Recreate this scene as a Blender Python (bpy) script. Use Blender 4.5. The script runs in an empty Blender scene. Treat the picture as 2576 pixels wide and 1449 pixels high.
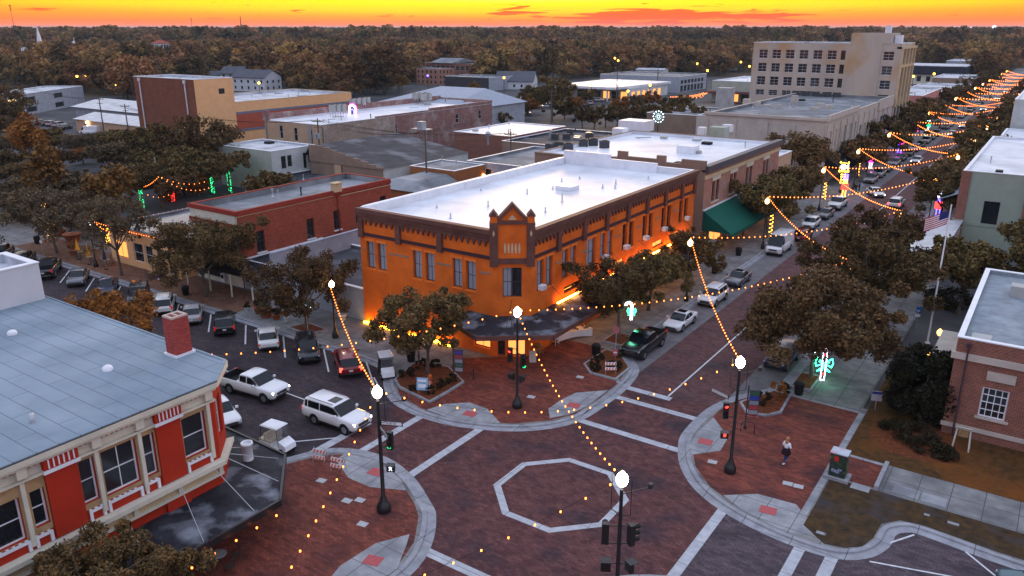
import bpy, bmesh, math, random
import numpy as np
from mathutils import Vector, Matrix
random.seed(7); np.random.seed(7)
SC = bpy.context.scene
COL = SC.collection
R = math.radians
# ------------------------------------------------------------------ camera
CAMH = 27.5; YAW = R(34.45); PITCH = math.atan(652.5/2000)
cd = bpy.data.cameras.new('camera'); cam = bpy.data.objects.new('camera', cd); COL.objects.link(cam)
cam.location = (0, 0, CAMH); cam.rotation_euler = (R(90)-PITCH, 0, YAW)
cd.sensor_width = 36; cd.lens = 36*2000/2576; cd.clip_start = 0.5; cd.clip_end = 40000
SC.camera = cam
# ------------------------------------------------------------------ exposure
SC.view_settings.view_transform = 'Standard'; SC.view_settings.look = 'None'
SC.view_settings.exposure = 0.12; SC.view_settings.gamma = 1
# ------------------------------------------------------------------ world: dusk sky, low orange band, pale blue dome
w = bpy.data.worlds.new('World'); SC.world = w; w.use_nodes = True
nt = w.node_tree; N = nt.nodes; L = nt.links; N.clear()
def nd(t, **k):
    n = N.new(t)
    for a, b in k.items(): setattr(n, a, b)
    return n
def mth(op, a, b=None, c=None):
    n = N.new('ShaderNodeMath'); n.operation = op
    for i, x in enumerate((a, b, c)):
        if x is None: continue
        if isinstance(x, (int, float)): n.inputs[i].default_value = x
        else: L.new(x, n.inputs[i])
    return n.outputs[0]
def ramp(fac, stops, interp='LINEAR'):
    n = N.new('ShaderNodeValToRGB'); n.color_ramp.interpolation = interp
    e = n.color_ramp.elements
    while len(e) < len(stops): e.new(0.5)
    for i, (p, c) in enumerate(stops): e[i].position = p; e[i].color = (c[0], c[1], c[2], 1)
    if fac is not None: L.new(fac, n.inputs[0])
    return n.outputs[0]
def lin(r, g, b, k=1.0):
    f = lambda c: ((c/255+0.055)/1.055)**2.4 if c > 10 else c/255/12.92
    return (f(r)*k, f(g)*k, f(b)*k)
tc = nd('ShaderNodeTexCoord'); sp = nd('ShaderNodeSeparateXYZ'); L.new(tc.outputs['Generated'], sp.inputs[0])
az = mth('ARCTAN2', sp.outputs[0], sp.outputs[1])              # 0 = +Y, negative to the left
elev = mth('ARCSINE', sp.outputs[2])
daz = mth('ABSOLUTE', mth('ADD', az, 0.60))
e01 = mth('DIVIDE', elev, R(2.15))
elev_adj = mth('MULTIPLY', e01, mth('SUBTRACT', 1.0, mth('MULTIPLY', mth('POWER', mth('MINIMUM', daz, 1.2), 1.6), 0.95)))
low = ramp(elev_adj, [(0.0, lin(240, 108, 10)), (0.17, lin(255, 112, 2)), (0.34, lin(255, 146, 0)), (0.50, lin(255, 188, 0)), (0.76, lin(255, 214, 0)), (1.0, lin(240, 200, 120))])
# streaky clouds lit from below
cmb = nd('ShaderNodeCombineXYZ'); L.new(mth('MULTIPLY', az, 9.0), cmb.inputs[0]); L.new(mth('MULTIPLY', elev, 150.0), cmb.inputs[1])
ns = nd('ShaderNodeTexNoise'); ns.inputs['Scale'].default_value = 1.6; ns.inputs['Detail'].default_value = 6; ns.inputs['Distortion'].default_value = 0.6; L.new(cmb.outputs[0], ns.inputs['Vector'])
band_az = mth('SUBTRACT', 1.0, mth('MULTIPLY', mth('ABSOLUTE', mth('ADD', az, 0.43)), 3.3))
band_el = mth('SUBTRACT', 1.0, mth('MULTIPLY', mth('ABSOLUTE', mth('SUBTRACT', e01, 0.36)), 2.6))
cm = mth('MULTIPLY', mth('MAXIMUM', band_az, 0.0), mth('MAXIMUM', band_el, 0.0))
cl = ramp(mth('ADD', mth('MULTIPLY', cm, 0.42), ns.outputs[0]), [(0.665, (0, 0, 0)), (0.72, (1, 1, 1))])
mixc = nd('ShaderNodeMixRGB'); L.new(mth('MULTIPLY', cl, 0.9), mixc.inputs[0]); L.new(low, mixc.inputs[1]); mixc.inputs[2].default_value = (*lin(222, 74, 4), 1)
up = ramp(mth('DIVIDE', elev, R(90)), [(0.02, (0.95, 0.66, 0.30)), (0.07, (0.90, 0.70, 0.50)), (0.18, (0.74, 0.68, 0.70)), (0.45, (0.62, 0.70, 0.92)), (1.0, (0.60, 0.72, 1.00))])
back = ramp(mth('DIVIDE', elev, R(90)), [(0.0, (0.34, 0.34, 0.48)), (0.2, (0.46, 0.48, 0.66)), (0.6, (0.58, 0.66, 0.90)), (1.0, (0.60, 0.72, 1.00))])
mixu = nd('ShaderNodeMixRGB'); L.new(ramp(mth('DIVIDE', daz, 3.14159), [(0.35, (0, 0, 0)), (0.6, (1, 1, 1))]), mixu.inputs[0]); L.new(up, mixu.inputs[1]); L.new(back, mixu.inputs[2])
mixl = nd('ShaderNodeMixRGB'); L.new(ramp(e01, [(0.97, (0, 0, 0)), (1.0, (1, 1, 1))]), mixl.inputs[0]); L.new(mixc.outputs[0], mixl.inputs[1]); L.new(mixu.outputs[0], mixl.inputs[2])
bg = nd('ShaderNodeBackground'); L.new(mixl.outputs[0], bg.inputs[0]); bg.inputs[1].default_value = 1.45
wo = nd('ShaderNodeOutputWorld'); L.new(bg.outputs[0], wo.inputs[0])
# the sun has just gone: a faint warm afterglow from the bright part of the horizon
sd = bpy.data.lights.new('sun', 'SUN'); sd.energy = 1.1; sd.angle = R(14); sd.color = (1.0, 0.62, 0.30)
sun = bpy.data.objects.new('sun', sd); COL.objects.link(sun); sun.rotation_euler = (R(84), 0, R(180+32))

# ------------------------------------------------------------------ surveying: pixel (2576 x 1449 picture) -> ground
def ray(u, v):
    x = (u-1288)/2000; y = -(v-724.5)/2000
    f = math.cos(PITCH)+y*math.sin(PITCH); z = -math.sin(PITCH)+y*math.cos(PITCH)
    return (math.cos(YAW)*x-math.sin(YAW)*f, math.sin(YAW)*x+math.cos(YAW)*f, z)
def g(u, v, z=0.0):
    r = ray(u, v); t = (z-CAMH)/r[2]; return (r[0]*t, r[1]*t)
def proj(X, Y, Z):
    Z -= CAMH; x = math.cos(YAW)*X+math.sin(YAW)*Y; f = -math.sin(YAW)*X+math.cos(YAW)*Y
    d = f*math.cos(PITCH)-Z*math.sin(PITCH); y = f*math.sin(PITCH)+Z*math.cos(PITCH)
    if d < 0.1: return (-9999, -9999, d)
    return (1288+2000*x/d, 724.5-2000*y/d, d)
# ------------------------------------------------------------------ materials
MC = {}
def mat(name, col, rough=0.8, var=0.0, vscale=1.0, col2=None, metal=0.0, emit=None, es=0.0, kind=None, kscale=1.0, spec=0.5, rnd=0.0, stretch=None, mortar=None, bump=0.0, coat=0.0, trans=0.0, samp=True, detail=4.0, dirt=None):
    """principled material; var = colour noise amount, kind = 'brick' / 'pave' / 'seam' adds a course pattern in object space"""
    global N, L
    if name in MC: return MC[name]
    if rough >= 0.55 and metal == 0: spec = min(spec, 0.10)
    m = bpy.data.materials.new(name); m.use_nodes = True; MC[name] = m
    t = m.node_tree; N = t.nodes; L = t.links
    b = N['Principled BSDF']; b.inputs['Roughness'].default_value = rough; b.inputs['Metallic'].default_value = metal
    b.inputs['Specular IOR Level'].default_value = spec; b.inputs['Base Color'].default_value = (*col, 1)
    if coat: b.inputs['Coat Weight'].default_value = coat
    if trans: b.inputs['Transmission Weight'].default_value = trans
    if emit is not None:
        b.inputs['Emission Color'].default_value = (*emit, 1); b.inputs['Emission Strength'].default_value = es
    if not samp: m.cycles.emission_sampling = 'NONE'
    cur = None
    if var or kind or rnd:
        ge = N.new('ShaderNodeNewGeometry'); pos = ge.outputs['Position']
        c2 = col2 if col2 else tuple(c*(1-var) for c in col); c1 = col if col2 else tuple(min(1, c*(1+var*0.6)) for c in col)
        vec = pos
        if stretch:
            mp = N.new('ShaderNodeMapping'); mp.inputs['Scale'].default_value = stretch; L.new(pos, mp.inputs['Vector']); vec = mp.outputs[0]
        n1 = N.new('ShaderNodeTexNoise'); n1.inputs['Scale'].default_value = vscale; n1.inputs['Detail'].default_value = detail; n1.inputs['Roughness'].default_value = 0.65; L.new(vec, n1.inputs['Vector'])
        cur = ramp(n1.outputs[0], [(0.30, c2), (0.70, c1)])
        if dirt:
            n3 = N.new('ShaderNodeTexNoise'); n3.inputs['Scale'].default_value = dirt[1]; n3.inputs['Detail'].default_value = 6; L.new(pos, n3.inputs['Vector'])
            mx = N.new('ShaderNodeMixRGB'); L.new(ramp(n3.outputs[0], [(0.5, (0, 0, 0)), (0.68, (1, 1, 1))]), mx.inputs[0]); L.new(cur, mx.inputs[1]); mx.inputs[2].default_value = (*dirt[0], 1); cur = mx.outputs[0]
        if kind:
            s = N.new('ShaderNodeSeparateXYZ'); L.new(pos, s.inputs[0]); cb = N.new('ShaderNodeCombineXYZ')
            if kind == 'brick':
                L.new(mth('ADD', s.outputs[0], s.outputs[1]), cb.inputs[0]); L.new(s.outputs[2], cb.inputs[1])
            else:
                L.new(s.outputs[0], cb.inputs[0]); L.new(s.outputs[1], cb.inputs[1])
            bt = N.new('ShaderNodeTexBrick'); L.new(cb.outputs[0], bt.inputs['Vector']); bt.inputs['Scale'].default_value = 1.0
            if kind == 'brick': bt.inputs['Brick Width'].default_value = 0.22*kscale; bt.inputs['Row Height'].default_value = 0.075*kscale; bt.inputs['Mortar Size'].default_value = 0.008*kscale
            elif kind == 'pave': bt.inputs['Brick Width'].default_value = 0.24*kscale; bt.inputs['Row Height'].default_value = 0.12*kscale; bt.inputs['Mortar Size'].default_value = 0.008*kscale
            elif kind == 'slab': bt.inputs['Brick Width'].default_value = 1.8*kscale; bt.inputs['Row Height'].default_value = 1.8*kscale; bt.inputs['Mortar Size'].default_value = 0.025; bt.offset = 0
            elif kind == 'seam': bt.inputs['Brick Width'].default_value = 5.0*kscale; bt.inputs['Row Height'].default_value = 1.0*kscale; bt.inputs['Mortar Size'].default_value = 0.018
            mo = mortar if mortar else tuple(c*0.6 for c in col)
            L.new(cur, bt.inputs['Color1']); bt.inputs['Mortar'].default_value = (*mo, 1)
            n2 = N.new('ShaderNodeMixRGB'); n2.blend_type = 'MULTIPLY'; n2.inputs[0].default_value = 1.0; L.new(cur, n2.inputs[1])
            k = (0.95, 0.95, 0.95, 1) if kind in ('slab', 'seam') else (0.62, 0.58, 0.60, 1)
            n2.inputs[2].default_value = k; L.new(n2.outputs[0], bt.inputs['Color2']); cur = bt.outputs['Color']
        if rnd:
            oi = N.new('ShaderNodeObjectInfo'); hv = N.new('ShaderNodeHueSaturation'); L.new(cur, hv.inputs['Color'])
            L.new(mth('ADD', mth('MULTIPLY', oi.outputs['Random'], rnd), 1-rnd*0.5), hv.inputs['Value'])
            L.new(mth('ADD', mth('MULTIPLY', mth('FRACT', mth('MULTIPLY', oi.outputs['Random'], 7.3)), 0.035), 0.482), hv.inputs['Hue']); cur = hv.outputs[0]
        L.new(cur, b.inputs['Base Color'])
    if bump:
        ge = N.new('ShaderNodeNewGeometry'); nb = N.new('ShaderNodeTexNoise'); nb.inputs['Scale'].default_value = vscale*6; nb.inputs['Detail'].default_value = 3; L.new(ge.outputs['Position'], nb.inputs['Vector'])
        bn = N.new('ShaderNodeBump'); bn.inputs['Strength'].default_value = bump; bn.inputs['Distance'].default_value = 0.05; L.new(nb.outputs[0], bn.inputs['Height']); L.new(bn.outputs[0], b.inputs['Normal'])
    return m
# ------------------------------------------------------------------ mesh builder
ORG = {}
def org(o):
    return ORG.get(o.name, (0, 0, 0))
class MB:
    def __init__(s): s.v = []; s.f = []; s.m = []; s.k = 0; s.sm = []
    def add(s, vs, fs, smooth=False):
        o = len(s.v); s.v.extend(vs)
        for f in fs: s.f.append([i+o for i in f]); s.m.append(s.k); s.sm.append(smooth)
        return s
    def mi(s, k): s.k = k; return s
    def quad(s, a, b, c, d): return s.add([a, b, c, d], [(0, 1, 2, 3)])
    def poly(s, pts): return s.add(list(pts), [tuple(range(len(pts)))])
    def box(s, x0, x1, y0, y1, z0, z1):
        return s.add([(x0, y0, z0), (x1, y0, z0), (x1, y1, z0), (x0, y1, z0), (x0, y0, z1), (x1, y0, z1), (x1, y1, z1), (x0, y1, z1)],
                     [(0, 3, 2, 1), (4, 5, 6, 7), (0, 1, 5, 4), (1, 2, 6, 5), (2, 3, 7, 6), (3, 0, 4, 7)])
    def obox(s, c, d, rz=0, tilt=0, tz=0):
        """box of size d centred at c, turned rz about z, after tilt about x"""
        M = Matrix.Translation(c) @ Matrix.Rotation(rz, 4, 'Z') @ Matrix.Rotation(tilt, 4, 'X') @ Matrix.Rotation(tz, 4, 'Y')
        vs = [tuple(M @ Vector((sx*d[0]/2, sy*d[1]/2, sz*d[2]/2))) for sz in (-1, 1) for sy in (-1, 1) for sx in (-1, 1)]
        return s.add(vs, [(0, 2, 3, 1), (4, 5, 7, 6), (0, 1, 5, 4), (1, 3, 7, 5), (3, 2, 6, 7), (2, 0, 4, 6)])
    def prism(s, pts, z0, z1, bottom=False):
        n = len(pts); a = sum(pts[i][0]*pts[(i+1) % n][1]-pts[(i+1) % n][0]*pts[i][1] for i in range(n))
        if a < 0: pts = pts[::-1]
        vs = [(p[0], p[1], z0) for p in pts]+[(p[0], p[1], z1) for p in pts]
        fs = [tuple(range(n, 2*n))]+[(i, (i+1) % n, n+(i+1) % n, n+i) for i in range(n)]
        if bottom: fs.append(tuple(range(n-1, -1, -1)))
        return s.add(vs, fs)
    def tube(s, pts, rs, n=8, caps=True, smooth=True):
        pts = [Vector(p) for p in pts]; vs = []; k = len(pts)
        if not isinstance(rs, (list, tuple)): rs = [rs]*k
        for i, p in enumerate(pts):
            t = (pts[min(i+1, k-1)]-pts[max(i-1, 0)]).normalized()
            a = t.cross(Vector((0, 0, 1)));
            if a.length < 0.1: a = t.cross(Vector((1, 0, 0)))
            a.normalize(); b = a.cross(t)
            for j in range(n):
                q = 2*math.pi*j/n; vs.append(tuple(p+(a*math.cos(q)+b*math.sin(q))*rs[i]))
        fs = [(i*n+j, i*n+(j+1) % n, (i+1)*n+(j+1) % n, (i+1)*n+j) for i in range(k-1) for j in range(n)]
        s.add(vs, fs, smooth)
        if caps:
            s.add(vs[:n], [tuple(range(n-1, -1, -1))]); s.add(vs[-n:], [tuple(range(n))])
        return s
    def lathe(s, c, prof, n=16, smooth=True):
        """prof: list of (r, z) from bottom to top around the vertical axis at c"""
        vs = []; k = len(prof)
        for r, z in prof:
            for j in range(n):
                q = 2*math.pi*j/n; vs.append((c[0]+r*math.cos(q), c[1]+r*math.sin(q), c[2]+z))
        fs = [(i*n+j, i*n+(j+1) % n, (i+1)*n+(j+1) % n, (i+1)*n+j) for i in range(k-1) for j in range(n)]
        s.add(vs, fs, smooth); s.add(vs[-n:], [tuple(range(n))]); s.add(vs[:n], [tuple(range(n-1, -1, -1))])
        return s
    def sphere(s, c, r, n=12, m=8, sc=(1, 1, 1)):
        vs = []; 
        for i in range(m+1):
            p = math.pi*i/m
            for j in range(n):
                q = 2*math.pi*j/n; vs.append((c[0]+r*sc[0]*math.sin(p)*math.cos(q), c[1]+r*sc[1]*math.sin(p)*math.sin(q), c[2]-r*sc[2]*math.cos(p)))
        fs = [(i*n+j, i*n+(j+1) % n, (i+1)*n+(j+1) % n, (i+1)*n+j) for i in range(m) for j in range(n)]
        return s.add(vs, fs, True)
    def build(s, name, mats, parent=None, loc=None):
        if not isinstance(mats, (list, tuple)): mats = [mats]
        me = bpy.data.meshes.new(name); o = bpy.data.objects.new(name, me); COL.objects.link(o)
        if parent is not None: o.parent = parent; off = org(parent)
        elif loc is not None: off = loc; o.location = loc
        else:
            A = np.array(s.v); off = (float(A[:, 0].mean()), float(A[:, 1].mean()), float(A[:, 2].min())); o.location = off
        ORG[o.name] = off
        me.from_pydata([(a-off[0], b-off[1], c-off[2]) for a, b, c in s.v], [], s.f)
        for m in mats: me.materials.append(m)
        me.polygons.foreach_set('material_index', s.m); me.polygons.foreach_set('use_smooth', s.sm); me.update()
        return o
def tag(o, label=None, cat=None, group=None, kind=None):
    if label: o['label'] = label
    if cat: o['category'] = cat
    if group: o['group'] = group
    if kind: o['kind'] = kind
    return o
def empty(name, loc=(0, 0, 0), label=None, cat=None, group=None, rz=0):
    o = bpy.data.objects.new(name, None); COL.objects.link(o); o.location = loc; o.rotation_euler = (0, 0, rz); o.empty_display_size = 0.2
    ORG[o.name] = tuple(loc) if rz == 0 else (0, 0, 0)
    return tag(o, label, cat, group)
def kids(o): return list(o.children)
def dup(o, loc=None, rz=None, sc=None, parent=None, label=None, group=None, cat=None):
    c = o.copy(); COL.objects.link(c)
    if parent is not None: c.parent = parent
    if loc is not None: c.location = loc
    if rz is not None: c.rotation_euler = (0, 0, rz)
    if sc is not None: c.scale = sc if isinstance(sc, (tuple, list)) else (sc, sc, sc)
    for k in kids(o): dup(k, parent=c)
    return tag(c, label, cat, group)
def text(body, size, m, parent, loc, rot, depth=0.01, name='lettering', align='CENTER', sx=1.0):
    cu = bpy.data.curves.new(name, 'FONT'); cu.body = body; cu.size = size; cu.extrude = depth; cu.align_x = align; cu.align_y = 'CENTER'
    t = bpy.data.objects.new(name, cu); COL.objects.link(t)
    me = bpy.data.meshes.new_from_object(t); bpy.data.objects.remove(t)
    o = bpy.data.objects.new(name, me); COL.objects.link(o); me.materials.clear(); me.materials.append(m)
    o.parent = parent; po = org(parent); o.location = (loc[0]-po[0], loc[1]-po[1], loc[2]-po[2]); o.rotation_euler = rot; o.scale = (sx, 1, 1)
    return o
# ------------------------------------------------------------------ palette
M = lambda *a, **k: mat(*a, **k)
m_road = M('dark_brick_road', (0.090, 0.066, 0.068), 0.75, 0.3, 0.8, (0.045, 0.036, 0.042), kind='pave', kscale=1.6, mortar=(0.03, 0.025, 0.03), stretch=(0.35, 1.2, 1), dirt=((0.035, 0.03, 0.035), 0.22))
m_inter = M('red_brick_street', (0.200, 0.082, 0.072), 0.75, 0.3, 1.3, (0.085, 0.034, 0.036), kind='pave', kscale=1.6, mortar=(0.05, 0.03, 0.03), dirt=((0.06, 0.038, 0.045), 0.35), detail=8)
m_streetA = M('street_brick', (0.200, 0.092, 0.082), 0.75, 0.3, 0.9, (0.115, 0.056, 0.056), kind='pave', kscale=1.6, mortar=(0.05, 0.03, 0.03), dirt=((0.085, 0.058, 0.06), 0.25))
m_plaza = M('plaza_brick', (0.310, 0.086, 0.054), 0.75, 0.3, 1.2, (0.130, 0.038, 0.030), kind='pave', kscale=1.4, mortar=(0.07, 0.03, 0.025), stretch=(0.5, 1.6, 1), dirt=((0.09, 0.035, 0.035), 0.4), detail=8)
m_conc = M('concrete', (0.36, 0.36, 0.36), 0.85, 0.2, 1.5, (0.24, 0.24, 0.25), kind='slab', mortar=(0.12, 0.12, 0.12), dirt=((0.2, 0.2, 0.21), 0.5))
m_walk = M('sidewalk_concrete', (0.27, 0.265, 0.25), 0.85, 0.2, 0.9, (0.15, 0.145, 0.14), kind='slab', mortar=(0.08, 0.08, 0.08), dirt=((0.13, 0.12, 0.12), 0.35))
m_park = M('parking_lane_concrete', (0.20, 0.19, 0.19), 0.8, 0.2, 0.8, (0.12, 0.11, 0.115), kind='slab', kscale=2, mortar=(0.07, 0.07, 0.07))
m_kerb = M('kerb_concrete', (0.36, 0.36, 0.38), 0.85, 0.2, 1.2, (0.22, 0.22, 0.235), kind='slab', kscale=1.6, mortar=(0.12, 0.12, 0.12))
m_band = M('crossing_band', (0.50, 0.51, 0.53), 0.8, 0.2, 1.6, (0.33, 0.33, 0.35), kind='slab', kscale=1.3, mortar=(0.2, 0.2, 0.2))
m_paint = M('white_road_paint', (0.70, 0.70, 0.70), 0.6, 0.2, 3.0, (0.45, 0.45, 0.45))
m_mulch = M('mulch', (0.21, 0.062, 0.022), 0.95, 0.3, 5.0, (0.06, 0.022, 0.012))
m_lawn = M('lawn', (0.120, 0.054, 0.017), 0.95, 0.3, 2.2, (0.040, 0.024, 0.011), dirt=((0.19, 0.060, 0.012), 0.12))
m_lawn2 = M('worn_verge', (0.090, 0.050, 0.020), 0.95, 0.3, 2.0, (0.030, 0.023, 0.016), dirt=((0.05, 0.045, 0.05), 0.5))
m_ground = M('far_ground', (0.12, 0.07, 0.035), 0.95, 0.3, 0.03, (0.030, 0.026, 0.020), dirt=((0.07, 0.065, 0.06), 0.015))
m_asph = M('car_park_asphalt', (0.085, 0.083, 0.088), 0.85, 0.2, 0.3, (0.05, 0.048, 0.05), dirt=((0.13, 0.12, 0.11), 0.06))
m_tact = M('red_tactile_pad', (0.42, 0.10, 0.10), 0.7, 0.15, 6)
def flat(n, c, r=0.7, **k): return M(n, c, r, var=k.pop('var', 0.12), vscale=k.pop('vs', 0.8), **k)
m_black = flat('black_metal', (0.012, 0.012, 0.013), 0.4, var=0.01)
m_dark = flat('dark_plastic', (0.02, 0.02, 0.022), 0.6, var=0.05)
m_white = flat('white_paint', (0.75, 0.76, 0.78), 0.5)
m_roofw = M('white_roof_membrane', (0.80, 0.81, 0.83), 0.5, 0.1, 0.25, (0.62, 0.63, 0.66), kind='seam', kscale=2.4, mortar=(0.52, 0.53, 0.56), dirt=((0.52, 0.53, 0.56), 0.16))
m_roofw2 = M('grey_white_roof', (0.62, 0.64, 0.67), 0.6, 0.1, 0.25, (0.40, 0.42, 0.45), dirt=((0.30, 0.31, 0.33), 0.3))
m_roofd = M('dark_roof_felt', (0.075, 0.075, 0.085), 0.8, 0.2, 0.4, (0.04, 0.04, 0.045), dirt=((0.16, 0.16, 0.17), 0.2))
m_roofg = M('grey_roof_felt', (0.24, 0.25, 0.26), 0.8, 0.2, 0.3, (0.13, 0.135, 0.14), dirt=((0.32, 0.32, 0.33), 0.15))
m_roofb = M('blue_grey_roof_felt', (0.225, 0.285, 0.33), 0.75, 0.1, 0.5, (0.175, 0.225, 0.265), kind='seam', kscale=1.0, mortar=(0.09, 0.115, 0.14), dirt=((0.275, 0.335, 0.38), 0.16))
m_metalr = M('ribbed_metal_roof', (0.55, 0.58, 0.62), 0.4, 0.15, 0.5, (0.35, 0.37, 0.40), metal=0.3)
m_orange = M('orange_stucco', (0.72, 0.160, 0.022), 0.75, 0.1, 0.7, (0.60, 0.120, 0.016), dirt=((0.52, 0.105, 0.016), 0.5), bump=0.15)
m_orange2 = flat('bright_orange_trim', (0.78, 0.19, 0.03), 0.7)
m_brown = flat('brown_trim', (0.135, 0.062, 0.050), 0.6, var=0.3)
m_tan = flat('tan_trim', (0.55, 0.42, 0.25), 0.7)
m_blind = M('window_blind', (0.34, 0.38, 0.44), 0.35, 0.1, 4, (0.25, 0.28, 0.33), stretch=(3, 3, 0.2))
m_glass = M('dark_glass', (0.015, 0.018, 0.022), 0.08, spec=0.8)
m_cargl = M('car_glass', (0.006, 0.007, 0.009), 0.08, spec=0.35)
m_lit = M('lit_shop_window', (0.4, 0.15, 0.05), 0.5, emit=(1.0, 0.36, 0.08), es=1.6, var=0.2, vscale=3)
m_frame = flat('dark_window_frame', (0.05, 0.04, 0.04), 0.5, var=0.05)
m_terr = M('terracotta_painted_brick', (0.40, 0.105, 0.060), 0.8, 0.15, 0.6, (0.32, 0.080, 0.046), kind='brick', kscale=1.6, mortar=(0.30, 0.08, 0.05))
m_terrd = flat('dark_red_trim', (0.28, 0.045, 0.03), 0.7)
m_redp = flat('red_painted_brick', (0.40, 0.032, 0.014), 0.65)
m_cream = flat('cream_paint', (0.62, 0.58, 0.46), 0.6, var=0.15)
m_wood = flat('varnished_frame', (0.30, 0.19, 0.085), 0.55, var=0.3, vs=3)
m_redbrick = M('red_brick', (0.32, 0.095, 0.055), 0.85, 0.3, 1.5, (0.19, 0.055, 0.035), kind='brick', kscale=1.3, mortar=(0.34, 0.25, 0.20))
m_brbrick = M('brown_brick', (0.30, 0.115, 0.066), 0.85, 0.3, 0.5, (0.20, 0.075, 0.045), kind='brick', kscale=1.6, mortar=(0.16, 0.08, 0.055))
m_pinkbr = M('weathered_pink_brick', (0.34, 0.16, 0.14), 0.9, 0.3, 0.6, (0.20, 0.085, 0.075), kind='brick', kscale=2.2, mortar=(0.36, 0.27, 0.24), dirt=((0.46, 0.38, 0.33), 0.35))
m_tanbr = M('weathered_tan_brick', (0.42, 0.32, 0.24), 0.9, 0.3, 0.6, (0.28, 0.20, 0.15), kind='brick', kscale=2.2, mortar=(0.42, 0.36, 0.30), dirt=((0.48, 0.42, 0.36), 0.4))
m_orbrick = M('mottled_orange_brick', (0.60, 0.24, 0.145), 0.85, 0.3, 0.9, (0.36, 0.16, 0.11), kind='brick', kscale=1.5, mortar=(0.36, 0.25, 0.20), dirt=((0.36, 0.26, 0.22), 0.45))
m_peach = flat('peach_render', (0.80, 0.46, 0.22), 0.8, var=0.08)
m_redst = flat('brick_red_stripe', (0.42, 0.10, 0.06), 0.8)
m_bluest = flat('slate_blue_stripe', (0.18, 0.20, 0.26), 0.8)
m_taupe = M('taupe_render', (0.30, 0.205, 0.15), 0.85, 0.15, 0.4, (0.22, 0.155, 0.115))
m_ltan = flat('tan_render', (0.50, 0.34, 0.22), 0.8)
m_beige = M('beige_render', (0.50, 0.43, 0.34), 0.85, 0.15, 0.25, (0.40, 0.34, 0.28), dirt=((0.46, 0.28, 0.14), 0.12), stretch=(1, 1, 0.3))
m_beige2 = flat('pale_beige_render', (0.50, 0.44, 0.37), 0.85, var=0.15)
m_graygr = flat('grey_green_render', (0.38, 0.41, 0.33), 0.85, var=0.15)
m_whitegr = M('dirty_white_render', (0.56, 0.58, 0.55), 0.85, 0.15, 0.5, (0.40, 0.42, 0.40))
m_greywall = flat('grey_render', (0.34, 0.36, 0.40), 0.85, var=0.2)
m_green = flat('sage_green_render', (0.29, 0.34, 0.27), 0.8, var=0.08)
m_pink = flat('pink_render', (0.50, 0.22, 0.20), 0.8)
m_awng = flat('green_awning_fabric', (0.012, 0.10, 0.07), 0.8)
m_awnb = flat('black_awning_fabric', (0.018, 0.016, 0.018), 0.8)
m_canopy = M('weathered_canopy_roof', (0.040, 0.040, 0.048), 0.6, 0.3, 0.9, (0.012, 0.012, 0.016), dirt=((0.22, 0.23, 0.26), 0.55))
m_sheet = flat('galvanised_steel', (0.45, 0.47, 0.50), 0.4, metal=0.6)
m_acunit = flat('beige_metal_cabinet', (0.40, 0.40, 0.38), 0.6)
m_bark = M('bark', (0.16, 0.13, 0.105), 0.9, 0.4, 3.0, (0.07, 0.055, 0.045))
m_leaf = M('oak_leaf', (0.235, 0.140, 0.050), 0.7, 0.4, 1.9, (0.018, 0.019, 0.011), rnd=0.6)  # warm highlights and dark crown gaps are put into the two noise colours
m_leafd = M('dark_evergreen_leaf', (0.030, 0.026, 0.012), 0.6, 0.4, 1.0, (0.008, 0.009, 0.005))
m_leafo = M('autumn_leaf', (0.34, 0.13, 0.026), 0.8, 0.4, 1.1, (0.12, 0.05, 0.014))
m_leafg = M('thin_grey_leaf', (0.20, 0.135, 0.072), 0.8, 0.4, 0.9, (0.060, 0.045, 0.028))
m_fol = M('woodland_leaf', (0.36, 0.19, 0.065), 0.9, 0.4, 0.10, (0.060, 0.045, 0.026), rnd=1.1)
m_palm = M('palm_frond', (0.26, 0.13, 0.034), 0.7, 0.4, 1.3, (0.06, 0.036, 0.014))
m_shrub = M('shrub_leaf', (0.050, 0.036, 0.016), 0.7, 0.4, 2, (0.014, 0.011, 0.006))
m_globe = M('lit_lamp_globe', (1, 1, 1), 0.3, emit=(1.0, 0.90, 0.74), es=26)
m_globew = M('warm_lamp_globe', (1, 0.8, 0.5), 0.3, emit=(1.0, 0.42, 0.07), es=7)
m_globea = M('warm_white_street_globe', (1, 1, 1), 0.3, emit=(1.0, 0.50, 0.15), es=11)
m_bulb = M('string_bulb', (1, 0.6, 0.2), 0.3, emit=(1.0, 0.20, 0.022), es=6.5, samp=False)
m_wire = flat('black_wire', (0.01, 0.01, 0.01), 0.6, var=0.01)
def glow(n, c, s, samp=False): return M(n, tuple(min(1, x) for x in c), 0.4, emit=c, es=s, samp=samp)
m_lred = glow('red_light', (1, 0.03, 0.02), 5); m_lgreen = glow('green_light', (0.02, 1, 0.30), 3); m_lteal = glow('teal_rope_light', (0.03, 1.0, 0.5), 14, True)
m_lwhite = glow('white_rope_light', (0.80, 0.85, 1.0), 7); m_lblue = glow('blue_light', (0.12, 0.08, 1.0), 7); m_lyel = glow('yellow_light', (1.0, 0.62, 0.06), 7)
m_lor = glow('amber_light', (1.0, 0.45, 0.05), 9); m_lmag = glow('magenta_light', (1.0, 0.03, 0.45), 5, True); m_head = glow('headlight_on', (1.0, 0.92, 0.75), 16)
m_skin = flat('skin', (0.45, 0.26, 0.18), 0.6, var=0.03)
# ------------------------------------------------------------------ ground
def struct(mb, name, m): return tag(mb.build(name, m), kind='structure')
struct(MB().poly([(-22000, -800, -0.06), (9000, -800, -0.06), (9000, 26000, -0.06), (-22000, 26000, -0.06)]), 'ground', m_ground)
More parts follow.
